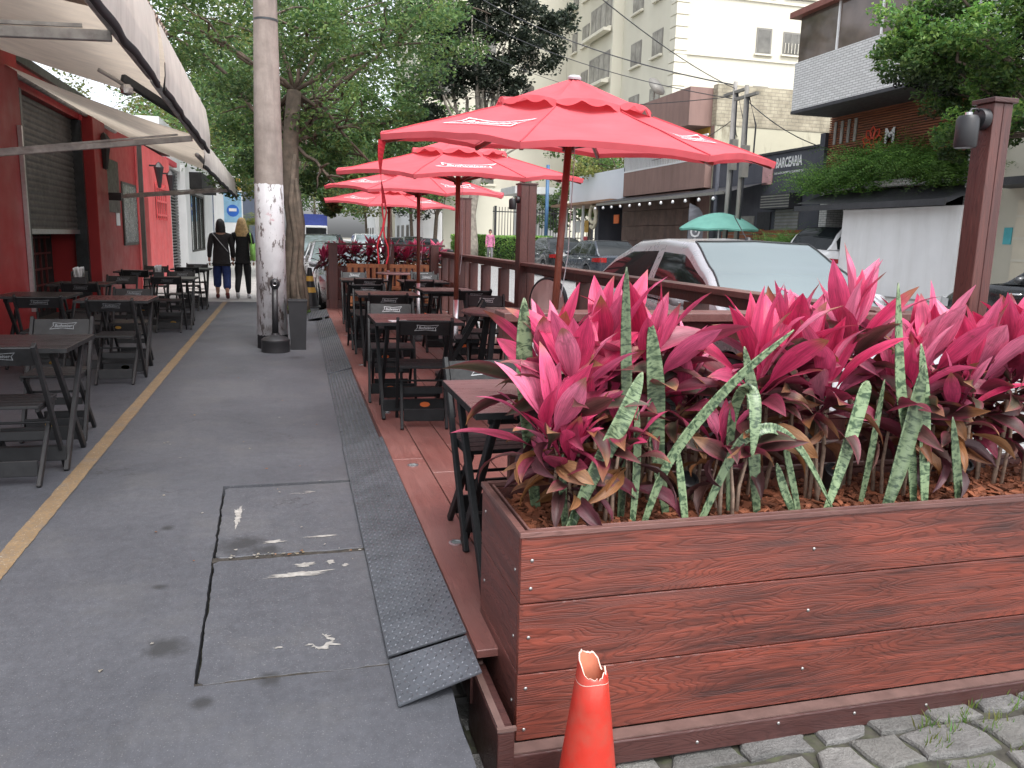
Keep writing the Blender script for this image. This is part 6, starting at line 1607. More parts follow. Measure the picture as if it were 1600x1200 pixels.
# ferns on the facade
G = 'ferns hanging over the facade box'
def fern(x, y, z, s, label, seed, n=1500, pal=None, name='hanging_fern', group=G):
    rr = random.Random(seed); t = thing(name, label, 'plant', (x, y, z), 0, group); mb = MB(); pal = pal or [(.14, .29, .06), (.2, .36, .08), (.11, .23, .06)]
    for k in range(n // 14):
        az = rr.uniform(0, 6.28); p = Vector((rr.gauss(0, .16), rr.gauss(0, .3), rr.uniform(-.1, .1))) * s; d = Vector((math.cos(az) * .6 - .35, math.sin(az) * .6, rr.uniform(.3, 1))).normalized()
        for j in range(14):
            w = .035 * s * (1 - j / 16); sd = d.cross(Vector((0, 0, 1))).normalized()
            for sg in (-1, 1):
                c = rr.choice(pal); m = rr.uniform(.7, 1.2) * (1.15 - j * .03); e = p + sd * sg * w * 2.2 + Vector((0, 0, -.02 * s))
                mb.add([p, p.lerp(e, .5) + d * w * .5, e, p.lerp(e, .5) - d * w * .5], [(0, 1, 2, 3)], (c[0] * m, c[1] * m, c[2] * m))
            p = p + d * .05 * s; d = (d + Vector((0, 0, -.13))).normalized()
    mb.build('fronds', M['leaf'], t); a = MB(); a.tube([(0, 0, -.1 * s), (0, 0, .08 * s)], .03, 6); a.build('stem', M['bark'], t)
for k in range(10):
    y = 15.0 + k * .52; fern(FX - .25, y, 3.05 + .1 * (k % 3) + (.35 if 2 < k < 6 else 0), 1.75, 'feathery green fern spilling from the facade box of the restaurant', 700 + k, 1600, [(.10, .19, .035), (.07, .14, .03)] if k < 2 else None)
fern(13.5, 20.4, 1.5, 1.3, 'round bush of drooping leaves at the right end of the slat fence', 720, 1500, name='bush', group=None)
fern(13.6, 22.2, .95, 1.0, 'small yellow green bush in front of the slat fence', 721, 900, [(.2, .24, .04), (.13, .18, .04)], 'bush', None)
fern(13.6, 21.4, .85, .8, 'smaller dark green bush beside the white car', 722, 800, None, 'bush', None)
def hedge(x0, x1, y0, y1, z0, z1, label, seed):
    rr = random.Random(seed); t = thing('hedge', label, 'hedge', (x0, y0, z0)); mb = MB(); W_, D_, H_ = x1 - x0, y1 - y0, z1 - z0
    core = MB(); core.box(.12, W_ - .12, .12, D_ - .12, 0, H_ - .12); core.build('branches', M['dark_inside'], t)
    for i in range(5200):
        f = rr.random(); x, y, z = rr.uniform(0, W_), rr.uniform(0, D_), rr.uniform(0, H_)
        if f < .4: x = rr.uniform(0, .14)
        elif f < .7: y = rr.uniform(0, .14)
        else: z = H_ - rr.uniform(0, .14)
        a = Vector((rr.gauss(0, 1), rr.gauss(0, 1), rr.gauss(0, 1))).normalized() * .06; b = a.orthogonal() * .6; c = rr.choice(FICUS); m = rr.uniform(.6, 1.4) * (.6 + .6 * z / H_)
        p = Vector((x, y, z)); mb.add([p - a, p + b, p + a, p - b], [(0, 1, 2, 3)], (c[0] * m, c[1] * m, c[2] * m))
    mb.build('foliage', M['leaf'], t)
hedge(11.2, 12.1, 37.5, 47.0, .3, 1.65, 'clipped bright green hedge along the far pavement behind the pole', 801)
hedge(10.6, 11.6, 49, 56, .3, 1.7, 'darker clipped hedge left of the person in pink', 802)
# palms by the white building
def palm(x, y, z, h, s, label, seed, pal):
    rr = random.Random(seed); t = thing('palm', label, 'palm', (x, y, z)); a = MB(); a.tube([(0, 0, 0), (.05, 0, h)], [.1, .07], 9); a.build('trunk', M['bark'], t, smooth=True); mb = MB()
    for k in range(26):
        az = k * 2.4; d = Vector((math.cos(az), math.sin(az), rr.uniform(.2, 1.5))).normalized(); p = Vector((.05, 0, h))
        for j in range(16):
            sd = d.cross(Vector((0, 0, 1))).normalized(); c = rr.choice(pal); m = rr.uniform(.7, 1.25)
            for sg in (-1, 1):
                e = p + (sd * sg * .35 + d * .25 + Vector((0, 0, -.12))) * s * (1 - j / 20); w = d * .02 * s
                mb.add([p - w, p + w, e], [(0, 1, 2)], (c[0] * m, c[1] * m, c[2] * m))
            p = p + d * .085 * s; d = (d + Vector((0, 0, -.11))).normalized()
    mb.build('fronds', M['leaf'], t)
palm(-2.4, 46, 0, 1.9, 1.5, 'yellow green palm beyond the sign panel on the left pavement', 811, OLIVE)
palm(15.6, 36.8, .3, 5.6, 1.6, 'palm rising between the signboard and the railed balcony', 812, GREENS)

# ================================================================ OVERHEAD CABLES
def cable(p0, p1, sag, r, label):
    p0 = Vector(p0); p1 = Vector(p1); n = 20
    a = MB(); a.tube([p0.lerp(p1, i / n) - Vector((0, 0, sag * 4 * (i / n) * (1 - i / n))) - p0 for i in range(n + 1)], r, 5)
    o = a.build('overhead_cable', M['shed'], None, label=label, cat='cable', group='overhead cables across the street', loc=p0)
for i, (p0, p1, sag, r) in enumerate((((-.2, 10.5, 7.5), (13.0, 22.8, 6.1), .5, .012), ((5.5, 44, 16.2), (13.0, 22.8, 6.2), 1.0, .02), ((5.0, 40, 13.5), (13.0, 22.8, 5.8), .8, .014), ((13.0, 22.8, 6.0), (16, 27.6, 5.5), .5, .02), ((12.75, 21.7, 5.6), (FX, 19.9, 4.1), .2, .014),
     ((4, 30, 12.1), (22, 30, 11.6), .3, .014), ((4, 30, 12.6), (24, 26, 11.3), .3, .011), ((4, 30, 11.3), (24, 27, 10.4), .3, .011), ((13.0, 23, 5.9), (9.3, 44, 9), .4, .013), ((13.0, 22.8, 5.2), (FX, 33, 4.9), .3, .012), ((5.5, 42, 12.2), (FX, 30, 6.5), .5, .012), ((-.2, 10.5, 7.4), (-.2, 38, 8.2), .5, .014), ((-.2, 10.5, 7.2), (-3.2, 9, 5.2), .1, .012))):
    cable(p0, p1, sag, r, 'thin dark overhead cable strung across the upper part of the street')
# ================================================================ CARS
def interp(tab, x):
    if x <= tab[0][0]: return tab[0][1]
    for (a, b), (c, d) in zip(tab, tab[1:]):
        if x <= c:
            u = (x - a) / (c - a); u = u * u * (3 - 2 * u) * .35 + u * .65; return b + (d - b) * u
    return tab[-1][1]
PAINT = {}
def paint(name, col, metal=.0, rough=.28):
    return mat(name, col, rough, metal, var=.06, scale=3, spec=.5, coat=.6)
M['car_glass'] = glass_mat('dark_car_glass', (.012, .015, .016), .05, .6)
M['windscreen'] = mat('pale_windscreen_glass', (.27, .32, .32), .03, .68, var=.06, scale=1)
M['lamp_red'] = mat('red_lamp_lens', (.26, .01, .01), .2, var=.2)
M['lamp_amber'] = mat('amber_lamp_lens', (.6, .2, .03), .25)
M['lamp_clear'] = mat('clear_lamp_lens', (.55, .57, .58), .12, .3, var=.2)
def car(name, label, loc, rz, pm, L_, W_, top, cab, roof, wb, cat='car', ws=None, pillars=(), rails=False, group=None, pillar_m=None):
    """top: body height profile (x,z) rear to front; cab: (rear base, rear roof, front roof, screen base) x; roof: height"""
    t = thing(name, label, cat, loc, rz, group)
    hl = L_ / 2; xr0, xr1, xf1, xf0 = cab; wr = .30; ground = .17
    wx = (-wb / 2, wb / 2)
    xs = sorted(set([round(-hl + L_ * i / 56, 4) for i in range(57)]))
    def hw(x):
        e = max(0, (abs(x) - (hl - .65)) / .65); return W_ / 2 * (1 - .23 * e ** 2.2)
    def bot(x):
        b = ground + .10 * max(0, (abs(x) - hl + .5) / .5) ** 2
        for c in wx:
            d = abs(x - c)
            if d < wr + .06: b = max(b, .30 + math.sqrt(max(0, (wr + .06) ** 2 - d * d)))
        return b
    def sec(x):
        w = hw(x); tz = interp(top, x); b = min(bot(x), tz - .08); f = lambda u: b + (tz - b) * u
        return [(w * .95, b), (w * .985, max(b + .01, min(.42, f(.3)))), (w, max(b + .02, f(.52))), (w * .99, f(.74)), (w * .965, f(.90)), (w * .93, f(.97)), (w * .86, tz), (w * .5, tz + .022), (0, tz + .03)]
    def row(x, off=0):
        s = sec(x); return [(x, y, z) for y, z in s] + [(x, -y, z) for y, z in s[-2::-1]]
    body = MB(); rows = [row(x) for x in xs]
    body.grid(rows)
    for r in (rows[0], rows[-1]):
        m_ = len(r); k = m_ // 2
        for i in range(k):
            j = m_ - 1 - i
            q = [r[i], r[i + 1], r[j - 1], r[j]] if i + 1 != j - 1 else [r[i], r[i + 1], r[j]]
            body.add(q, [tuple(range(len(q)))])
    bo = body.build('body', pm, t, autosmooth=50)
    ub = MB(); ub.box(-hl + .25, hl - .25, -W_ / 2 + .12, W_ / 2 - .12, ground + .03, min(z for x, z in top) - .05); ub.build('underbody', M['dark_inside'], t)
    # cabin
    zc_tab = [(xr0, 0), (xr0 + (xr1 - xr0) * .55, .66), (xr1, .95), ((xr1 + xf1) / 2, 1.0), (xf1, .955), (xf1 + (xf0 - xf1) * .5, .54), (xf0, 0)]
    cxs = set([xr0, xr1, xf1, xf0]); 
    for i in range(33): cxs.add(round(xr0 + (xf0 - xr0) * i / 32, 4))
    for a_, b_ in pillars: cxs.add(a_); cxs.add(b_)
    cxs = sorted(cxs)
    def csec(x):
        belt = interp(top, x) - .004; h = interp(zc_tab, x); zt = belt + (roof - belt) * h; wb_ = hw(x) * .935; wr_ = wb_ - (wb_ - W_ * .36) * h
        ze = belt + (zt - belt) * .93; P_ = []
        for u in (0, .07, .45, .83, .93, 1.0): P_.append((wb_ + (wr_ - wb_) * u ** 1.15, belt + (ze - belt) * u))
        P_.append((wr_ * .955, ze + (zt - ze) * .55)); P_.append((wr_ * .90, ze + (zt - ze) * .85)); P_.append((wr_ * .5, zt)); P_.append((0, zt + .012 * h))
        return P_
    def crow(x):
        s = csec(x); return [(x, y, z) for y, z in s] + [(x, -y, z) for y, z in s[-2::-1]]
    cr_ = [crow(x) for x in cxs]; n = len(cr_[0]); cabm = MB(); gl = MB(); wsm = MB(); rwm = MB()
    sidew = {}
    fs = []; vs = [p for r in cr_ for p in r]; idx = lambda i, k: i * n + k
    groups = {'cab': [], 'ws': [], 'rw': []}
    for i in range(len(cxs) - 1):
        xm = (cxs[i] + cxs[i + 1]) / 2
        for k in range(n - 1):
            kk = min(k, n - 2 - k); f = (idx(i, k), idx(i, k + 1), idx(i + 1, k + 1), idx(i + 1, k)); key = 'cab'
            if kk >= 7:
                if xm > xf1 + .02: key = 'ws'
                elif xm < xr1 - .02: key = 'rw'
            elif 1 <= kk <= 2 and xr0 + .18 < xm < xf0 - .22 and not any(a_ < xm < b_ for a_, b_ in pillars):
                key = ('s', k < n / 2, sum(1 for a_, b_ in pillars if xm > b_))
            groups.setdefault(key, []).append(f)
    def sub(name, m, fl, par, off=0):
        used_ = sorted(set(i for f in fl for i in f)); mp = {v: i for i, v in enumerate(used_)}
        a = MB(); a.add([vs[i] for i in used_], [tuple(mp[i] for i in f) for f in fl]); return a.build(name, m, par, smooth=True)
    cb_ = sub('cabin', pm, groups['cab'], t)
    if groups['ws']: sub('windscreen', ws or M['car_glass'], groups['ws'], t)
    if groups['rw']: sub('rear_window', M['car_glass'], groups['rw'], t)
    for k_, fl in groups.items():
        if isinstance(k_, tuple): sub('side_window', M['car_glass'], fl, t)
    def edge_tube(name, pts, r_, par):
        a = MB(); a.tube(pts, r_, 6); a.build(name, M['black_plastic'], par, smooth=True)
    for xa, xb in ((xf1, xf0 - .02), (xr0 + .02, xr1)):
        sx_ = [x for x in cxs if xa - .001 <= x <= xb + .001]
        if len(sx_) > 2:
            lft = [(x, csec(x)[7][0], csec(x)[7][1] + .002) for x in sx_]; rgt = [(x, -y, z) for x, y, z in lft]
            e0 = sx_[0] if xa == xf1 else sx_[-1]; c0 = csec(e0); top_ = [(e0, c0[7][0] * u, c0[7][1] + (c0[9][1] - c0[7][1]) * (1 - abs(u)) + .003) for u in (1, .5, 0, -.5, -1)]
            edge_tube('glass_seal', lft, .009, t); edge_tube('glass_seal', rgt, .009, t); edge_tube('glass_seal', top_, .008, t)
    for s in (-1, 1):
        edge_tube('window_trim', [(x, s * (csec(x)[1][0] + .002), csec(x)[1][1]) for x in cxs if xr0 + .18 < x < xf0 - .2], .008, t)
        for a_, b_ in pillars:
            xx = (a_ + b_) / 2; edge_tube('door_seam', [(xx, s * (y + .001), z) for y, z in sec(xx)[1:6]], .005, t)
    core = MB(); core.box(xr0 + .2, xf0 - .3, -W_ * .33, W_ * .33, .5, interp(top, 0) + .02); core.build('seats', M['dark_inside'], t)
    # lamps, bumper strip, plate, mirrors, wheels, handles
    for s in (-1, 1):
        for nm, xc, m_, hz in (('headlight', hl, M['lamp_clear'], .66), ('tail_light', -hl, M['lamp_red'], .80)):
            sg = 1 if xc > 0 else -1; ztop = interp(top, xc * .93); zz = min(hz, ztop - .1); a = MB(); rws = []
            for i in range(6):
                x = sg * (hl - .008 - .30 * (i / 5) ** 1.5); w = hw(x) + .008; h_ = .075 if nm == 'headlight' else .075
                if i == 0:
                    for inn in (.62, .8): rws.append([(sg * (hl + .006), s * w * inn, zz - h_), (sg * (hl + .006), s * w * inn, zz + h_)])
                rws.append([(x + sg * .004, s * w, zz - h_ * (1 - .15 * i / 5)), (x + sg * .004, s * w * (1 - .0), zz + h_ * (1 - .3 * i / 5))])
            a.grid(rws); a.build(nm, m_, t, smooth=True)
        xm = xf0 - .42; zb = interp(top, xm) + .06; a = MB(); a.lathe([(0, -.1), (.05, -.09), (.075, -.03), (.075, .05), (.05, .09), (0, .1)], 12, M=Matrix.Translation((xm, s * (hw(xm) + .08), zb)) @ Matrix.Diagonal((.7, 1, .8, 1)) @ Matrix.Rotation(R(90), 4, 'X')); a.build('wing_mirror', pm, t, smooth=True)
        for q in pillars[:2]:
            xh = q[0] - .1; a = MB(); z = interp(top, xh) - .13; a.tube([(xh - .11, s * (hw(xh) * .985 + .0), z), (xh - .06, s * (hw(xh) + .02), z), (xh + .05, s * (hw(xh) + .02), z), (xh + .09, s * (hw(xh) * .985), z)], .014, 8); a.build('door_handle', M['chrome'], t, smooth=True)
        for c in wx:
            w = MB(); Mx = Matrix.Translation((c, s * (W_ / 2 - .10), .305)) @ Matrix.Rotation(R(90), 4, 'X')
            w.lathe([(.2, -.09), (.29, -.1), (.305, -.06), (.305, .06), (.29, .1), (.2, .09)], 28, M=Mx); ty = w.build('wheel', M['rubber'], t, autosmooth=40)
            r_ = MB(); r_.lathe([(0, 0), (.2, 0), (.2, .02), (0, .02)], 24, M=Matrix.Translation((0, s * -.07, 0)) @ Mx if s < 0 else Mx @ Matrix.Translation((0, 0, -.09)))
            for sp in range(6):
                g = sp * math.pi / 3; r_.beam((c, s * (W_ / 2 - .005), .305), (c + .19 * math.cos(g), s * (W_ / 2 - .012), .305 + .19 * math.sin(g)), .05, .02, (0, 1, 0))
            r_.build('rim', M['lamp_clear'], ty)
    for sg in (-1, 1):
        a = MB(); x = sg * (hl + .004); a.box(min(x, x + sg * .006), max(x, x + sg * .006), -.2, .2, .42, .54); a.build('number_plate', M['grey_print'], t)
    a = MB(); a.box(hl - .02, hl + .012, -W_ * .3, W_ * .3, .34, .42); a.build('grille', M['black_plastic'], t)
    if rails:
        for s in (-1, 1):
            a = MB(); a.tube([(xr1 + .1, s * W_ * .33, roof + .0), (xr1 + .2, s * W_ * .33, roof + .05), (xf1 - .2, s * W_ * .33, roof + .05), (xf1 - .1, s * W_ * .33, roof - .01)], .018, 6); a.build('roof_rail', M['steel'], t, smooth=True)
    return t
SEDAN = dict(L_=4.45, W_=1.74, top=[(-2.225, .78), (-2.1, .99), (-1.55, 1.04), (-.9, .985), (0, .955), (.85, .94), (1.2, .93), (1.85, .80), (2.12, .70), (2.225, .56)], cab=(-1.72, -.98, .12, 1.02), roof=1.50, wb=2.6, pillars=((-.42, -.30), (.85, .9)))
HATCH = dict(L_=3.9, W_=1.66, top=[(-1.95, .86), (-1.85, .93), (-.9, .95), (0, .93), (.75, .91), (1.5, .80), (1.82, .70), (1.95, .55)], cab=(-1.86, -1.35, .05, .85), roof=1.42, wb=2.4, pillars=((-.45, -.34), (-1.3, -1.15)))
SUV = dict(L_=4.5, W_=1.84, top=[(-2.25, .95), (-2.15, 1.08), (-1, 1.1), (0, 1.06), (1.0, 1.04), (1.8, .93), (2.1, .82), (2.25, .6)], cab=(-2.15, -1.6, .25, 1.1), roof=1.70, wb=2.68, pillars=((-.35, -.24), (-1.35, -1.2)))
silver = paint('silver_car_paint', (.36, .36, .38), .35, .3); white = paint('white_car_paint', (.72, .72, .72)); black = paint('black_car_paint', (.012, .013, .015)); slatec = paint('dark_blue_grey_car_paint', (.03, .037, .05), .2); grey = paint('grey_car_paint', (.2, .2, .21), .4); red = paint('dark_red_car_paint', (.25, .02, .02))
sx, sy = 4.0, 6.62
c = car('parked_car', 'silver sedan facing the camera right beside the deck fence', (sx, sy, roadz(sx) + .105), R(-90), silver, ws=M['windscreen'], **SEDAN)
a = MB(); a.tube([(.02, 0, 1.49), (-.25, 0, 1.72)], .004, 6); o = a.build('antenna', M['black_plastic'], c); a = MB(); a.lathe([(0, 0), (.035, 0), (.02, .03), (0, .035)], 12, loc=(.03, 0, 1.49)); a.build('antenna_base', M['black_plastic'], o)
for s in (-1, 1):
    a = MB(); a.tube([(1.12, s * .3 + .1, .985), (1.0, s * .3 - .45, 1.005)], .009, 6); a.build('wiper', M['black_plastic'], c)
car('parked_car', 'dark blue grey hatchback parked rear towards the camera before the brown board wall', (10.0, 26.0, roadz(10.1) - .02), R(90), slatec, **HATCH)
car('parked_car', 'black sedan parked ahead of the dark hatchback by the far kerb', (10.2, 31.4, roadz(10.1) - .02), R(91), black, **SEDAN)
car('parked_car', 'white SUV nosed into the driveway beside the white boundary wall', (15.3, 19.25, .3), R(12), white, **SUV)
car('parked_car', 'dark car at the right edge behind the near lamp post', (10.3, 8.0, roadz(10.0) - .02), R(90), black, ws=M['windscreen'], **SEDAN)
for i, (x, y, m, kw, lb) in enumerate(((1.35, 19.9, grey, HATCH, 'first grey car parked beyond the far planter by the left kerb'), (1.2, 24.6, silver, SEDAN, 'second parked car on the left kerb, silver'), (1.15, 29.6, white, HATCH, 'third parked car on the left kerb, white'), (1.1, 34.6, black, SUV, 'fourth parked car on the left kerb, black and tall'), (1.1, 40, silver, SEDAN, 'fifth parked car on the left kerb, small in the distance'), (1.1, 46, grey, HATCH, 'sixth parked car on the left kerb, far away'))):
    car('parked_car', lb, (x, y, roadz(x) - .02), R(-90), m, ws=M['windscreen'], group=None, **kw)
for i, (x, y, m, kw, ang, lb) in enumerate(((4.1, 47.5, white, SUV, -90, 'white car driving towards the camera in the middle of the street'), (6.2, 52.5, slatec, HATCH, -90, 'dark car following the white one up the street'), (7.4, 47.5, black, HATCH, 90, 'black hatchback parked by the far kerb beyond the dark tree'), (7.6, 54, grey, SEDAN, 90, 'grey sedan parked far up by the right kerb'), (7.6, 61, white, HATCH, 90, 'white hatchback far up by the right kerb'), (3.0, 66, black, SUV, -90, 'black car small and far up the street'), (1.2, 54, red, HATCH, -90, 'dark red car far along the left kerb'), (2.6, 75, silver, SEDAN, -90, 'silver car farthest up the street'))):
    car('parked_car', lb, (x, y, roadz(x) - .02), R(ang), m, ws=M['windscreen'] if i == 0 else None, group=None, **kw)
t = thing('blue_truck', 'blue box truck far up the street left of the parasols', 'truck', (2.15, 82, -.2))
a = MB(); a.box(-1.1, 1.1, 0, 5, 1.0, 3.6); a.build('box_body', mat('deep_blue_panel', (.03, .05, .22), .5), t); a = MB(); a.box(-1.05, 1.05, -1.6, -.01, .5, 2.5); b = a.build('cab', M['white_paint'], t, bevel=.1); a = MB(); a.box(-.95, .95, -1.63, -1.605, 1.5, 2.3); a.build('windscreen', M['car_glass'], b)
for x in (-.9, .9):
    for y in (-.8, 4): a = MB(); a.lathe([(0, -.12), (.45, -.12), (.45, .12), (0, .12)], 16, M=Matrix.Translation((x, y, .45)) @ Matrix.Rotation(R(90), 4, 'Y')); a.build('wheel', M['rubber'], t)
# motorbike by the far kerb
t = thing('motorcycle', 'dark parked motorcycle beyond the third parasol pole', 'motorcycle', (7.4, 40.5, roadz(7.4)), R(20))
for y in (-.65, .65):
    a = MB(); n = 20; a.tube([(0, y + .27 * math.cos(2 * math.pi * k / n), .31 + .27 * math.sin(2 * math.pi * k / n)) for k in range(n + 1)], .05, 8); a.build('wheel', M['rubber'], t)
a = MB(); a.tube([(0, -.6, .35), (0, -.2, .6), (0, .3, .75), (0, .55, .95)], [.06, .16, .17, .08], 10); a.build('frame', M['black_plastic'], t, smooth=True)
a = MB(); a.tube([(0, -.75, .8), (0, -.3, .8), (0, .1, .78)], [.08, .13, .1], 10); a.build('seat', M['black_plastic'], t, smooth=True); a = MB(); a.tube([(-.35, .45, 1.05), (0, .55, .98), (.35, .45, 1.05)], .02, 8); a.build('handlebar', M['steel'], t); a = MB(); a.tube([(0, .6, .95), (0, .68, .3)], .035, 8); a.build('fork', M['steel'], t)

# ================================================================ PEOPLE
SK = mat('skin', (.5, .28, .2), .55, var=.06)
def person(label, x, y, z, rz, h, top_m, leg_m, hair_m, shoe_m, stride=.2, swing=.2, hair=.12, bare_calf=False, wide=1.0, loose=0., bag=None, skirt=False):
    """walks towards local +Y; one skinned body, clothes as fitted outer surfaces"""
    t = thing('person', label, 'person', (x, y, z), rz); s = h / 1.65
    V = lambda a, b, c: Vector((a * s * (wide if abs(a) < .3 else 1), b * s, c * s))
    J = [(V(0, 0, .92), .14, .10), (V(0, .0, 1.06), .118, .085), (V(0, .005, 1.24), .14, .095), (V(0, 0, 1.36), .11, .07), (V(0, .0, 1.43), .05, .048), (V(0, .02, 1.52), .068, .078), (V(0, .025, 1.60), .06, .07)]
    E_ = [(0, 1), (1, 2), (2, 3), (3, 4), (4, 5), (5, 6)]
    def chain(par, pts):
        for p, rx in pts:
            J.append((p, rx * s, rx * s)); E_.append((par, len(J) - 1)); par = len(J) - 1
        return par
    J = [(p, a * s * wide, b * s) for p, a, b in J]
    hips = []; arms = []
    for sg, st in ((-1, stride), (1, -stride)):
        kb = .06 if st < 0 else .0
        q = len(J); chain(0, [(V(sg * .078, 0, .84), .108), (V(sg * .085, st * .25 + .02, .66), .088), (V(sg * .09, st * .45 + .03, .48), .064), (V(sg * .095, st * .75 - (.16 if st < 0 else 0), .25), .052), (V(sg * .095, st - (.10 if st < 0 else 0), .085 + kb), .034), (V(sg * .10, st + .12 - (.12 if st < 0 else 0), .03 + kb * .35), .03)]); hips.append(q)
        q = len(J); chain(3, [(V(sg * .17, 0, 1.35), .058), (V(sg * .21, -st * swing - .01, 1.09), .043), (V(sg * .225, -st * swing * 1.6 + .06, .87), .029), (V(sg * .225, -st * swing * 1.7 + .08, .79), .033)]); arms.append((q, sg))
    me = skin_geo(J, E_, 2); body = obj_from(me, 'body', SK, t)
    fm = MB()
    for q, sg in arms:
        hp = J[q + 3][0]
        for k in range(5):
            b0 = hp + Vector(((k - 2) * .006, (k - 2) * .014, -.02)) * s; e0 = b0 + Vector((-.008 * sg, .012, -.068 + .006 * abs(k - 2))) * s if k < 4 else hp + Vector((-.02 * sg, .05, -.045)) * s
            fm.tube([b0, b0.lerp(e0, .5) + Vector((.004 * sg, 0, 0)), e0], [.0085 * s, .008 * s, .006 * s], 6)
    bv = [tuple(v.co) for v in body.data.vertices]; bf = [tuple(p.vertices) for p in body.data.polygons]
    fm.add(bv, bf); nm = fm.mesh('body', True); nm.materials.append(SK); body.data = nm
    # upper garment
    g = .022 + loose; JJ = []; EE = []
    for i in (0, 1, 2, 3): JJ.append((J[i][0] - (Vector((0, 0, .05 * s)) if i == 0 else Vector()), J[i][1] + g, J[i][2] + g))
    JJ.append((J[4][0] + Vector((0, 0, .01 * s)), .072 * s, .07 * s)); JJ.append((J[0][0] - Vector((0, 0, .16 * s)), J[0][1] + g + .015, J[0][2] + g + .03)); EE = [(0, 1), (1, 2), (2, 3), (3, 4), (0, 5)]
    for q, sg in arms:
        par = 3
        for k in range(3): JJ.append((J[q + k][0], J[q + k][1] + g * .42, J[q + k][2] + g * .42)); EE.append((par, len(JJ) - 1)); par = len(JJ) - 1
    tp_ = obj_from(skin_geo(JJ, EE, 2), 'top', top_m, t)
    JJ = [(J[0][0] + Vector((0, 0, .04 * s)), J[0][1] + .012, J[0][2] + .012), (J[0][0] - Vector((0, 0, .03 * s)), J[0][1] + .014, J[0][2] + .016)]; EE = [(0, 1)]
    gg = .028 if bare_calf else .008
    for q in hips:
        par = 1
        for k in range(3 if bare_calf else 5):
            JJ.append((J[q + k][0], J[q + k][1] + gg, J[q + k][2] + gg)); EE.append((par, len(JJ) - 1)); par = len(JJ) - 1
        if bare_calf:
            p = J[q + 2][0].lerp(J[q + 3][0], 1.1); JJ.append((p, .088 * s, .088 * s)); EE.append((par, len(JJ) - 1))
    obj_from(skin_geo(JJ, EE, 2), 'trousers', leg_m, t)
    for q in hips:
        a = MB(); an = J[q + 4][0]; to = J[q + 5][0]; d = (to - an); d.z = 0; d.normalize()
        pts = [an - d * .055 * s + Vector((0, 0, -.03 * s)), an + Vector((0, 0, -.02 * s)), to + d * .01 * s, to + d * .07 * s + Vector((0, 0, -.004))]
        a.tube(pts, [.034 * s, .043 * s, .042 * s, .026 * s], 10); a.build('shoe', shoe_m, t, smooth=True)
    # hair, face
    a = MB(); c = J[5][0].lerp(J[6][0], .55); Mx = Matrix.Translation(c + Vector((0, -.012 * s, .012 * s)))
    rr = random.Random(int(abs(x * 100))); rows = []
    for i in range(13):
        u = i / 12; row_ = []
        for k in range(24):
            th = 2 * math.pi * k / 24; front = math.sin(th) > .45
            ph = u * math.pi * (.40 if front else .62); r_ = .098 * s; px = r_ * .92 * math.sin(ph) * math.cos(th); py = r_ * 1.1 * math.sin(ph) * math.sin(th); pz = r_ * 1.22 * math.cos(ph)
            if not front and u > .72: pz -= (u - .72) / .28 * hair * s; px *= 1 + (3.2 if hair > .2 else .9) * (u - .72) * (1 if hair > .1 else 0) + .1 * mnoise.noise(Vector((th * 3, u * 9, 2))); py = py * (1 - .1 * (u - .72)) - .01
            w = .006 * s * mnoise.noise(Vector((th * 5, u * 6, x))); row_.append(c + Vector((px * (1 + w * 12), py - .012 * s + w, pz + .015 * s)))
        rows.append(row_)
    a.grid(rows, close=True); a.build('hair', hair_m, t, smooth=True)
    for sg in (-1, 1):
        a = MB(); a.lathe([(0, -.009), (.008, -.004), (.01, 0), (.008, .005), (0, .009)], 8, loc=c + Vector((sg * .03, .082, -.005)) * s); a.build('eye', M['black_plastic'], t)
        a = MB(); a.lathe([(0, -.03), (.012, -.015), (.016, .005), (.01, .025), (0, .03)], 8, loc=c + Vector((sg * .078, .0, -.015)) * s); a.build('ear', SK, t, smooth=True)
    a = MB(); a.tube([c + Vector((0, .085, .0)) * s, c + Vector((0, .105, -.035)) * s, c + Vector((0, .085, -.045)) * s], [.008 * s, .014 * s, .008 * s], 8); a.build('nose', SK, t, smooth=True)
    a = MB(); a.tube([c + Vector((-.022, .082, -.07)) * s, c + Vector((0, .088, -.072)) * s, c + Vector((.022, .082, -.07)) * s], .006 * s, 6); a.build('mouth', mat('lips', (.35, .1, .09), .5) if 'lips' not in bpy.data.materials else bpy.data.materials['lips'], t)
    return t, J, arms
cloth = lambda n, c: mat(n, c, .9, var=.22, scale=12, bump=.3, bscale=25)
t, J, arms = person('woman seen from behind in a dark jacket and blue cropped trousers on the pavement', -1.50, 18.45, 0, R(3), 1.66, cloth('charcoal_jacket_cloth', (.022, .019, .02)), cloth('royal_blue_cloth', (.018, .035, .13)), mat('black_hair', (.012, .01, .01), .5), mat('dark_red_sandal', (.12, .02, .02), .6), stride=.17, bare_calf=True, wide=1.08, loose=.016, hair=.13)
a = MB(); a.tube([(-.16, -.12, 1.40), (-.02, -.16, 1.22), (.14, -.13, 1.02)], .008, 6); a.build('bag_strap', M['grey_print'], t)
t, J, arms = person('blonde woman seen from behind in black with a lime green shoulder bag', -1.07, 18.5, 0, R(-2), 1.70, cloth('black_top_cloth', (.01, .01, .011)), cloth('black_leggings_cloth', (.012, .012, .013)), mat('blonde_hair', (.46, .31, .14), .55, var=.35, scale=25, bump=.5), mat('white_trainer', (.6, .6, .6), .6), stride=-.16, hair=.23, wide=.98)
bg = thing('shoulder_bag', 'lime green bag hanging from the shoulder of the blonde woman', 'bag', (-.865, 18.42, .98)); a = MB(); rows = []
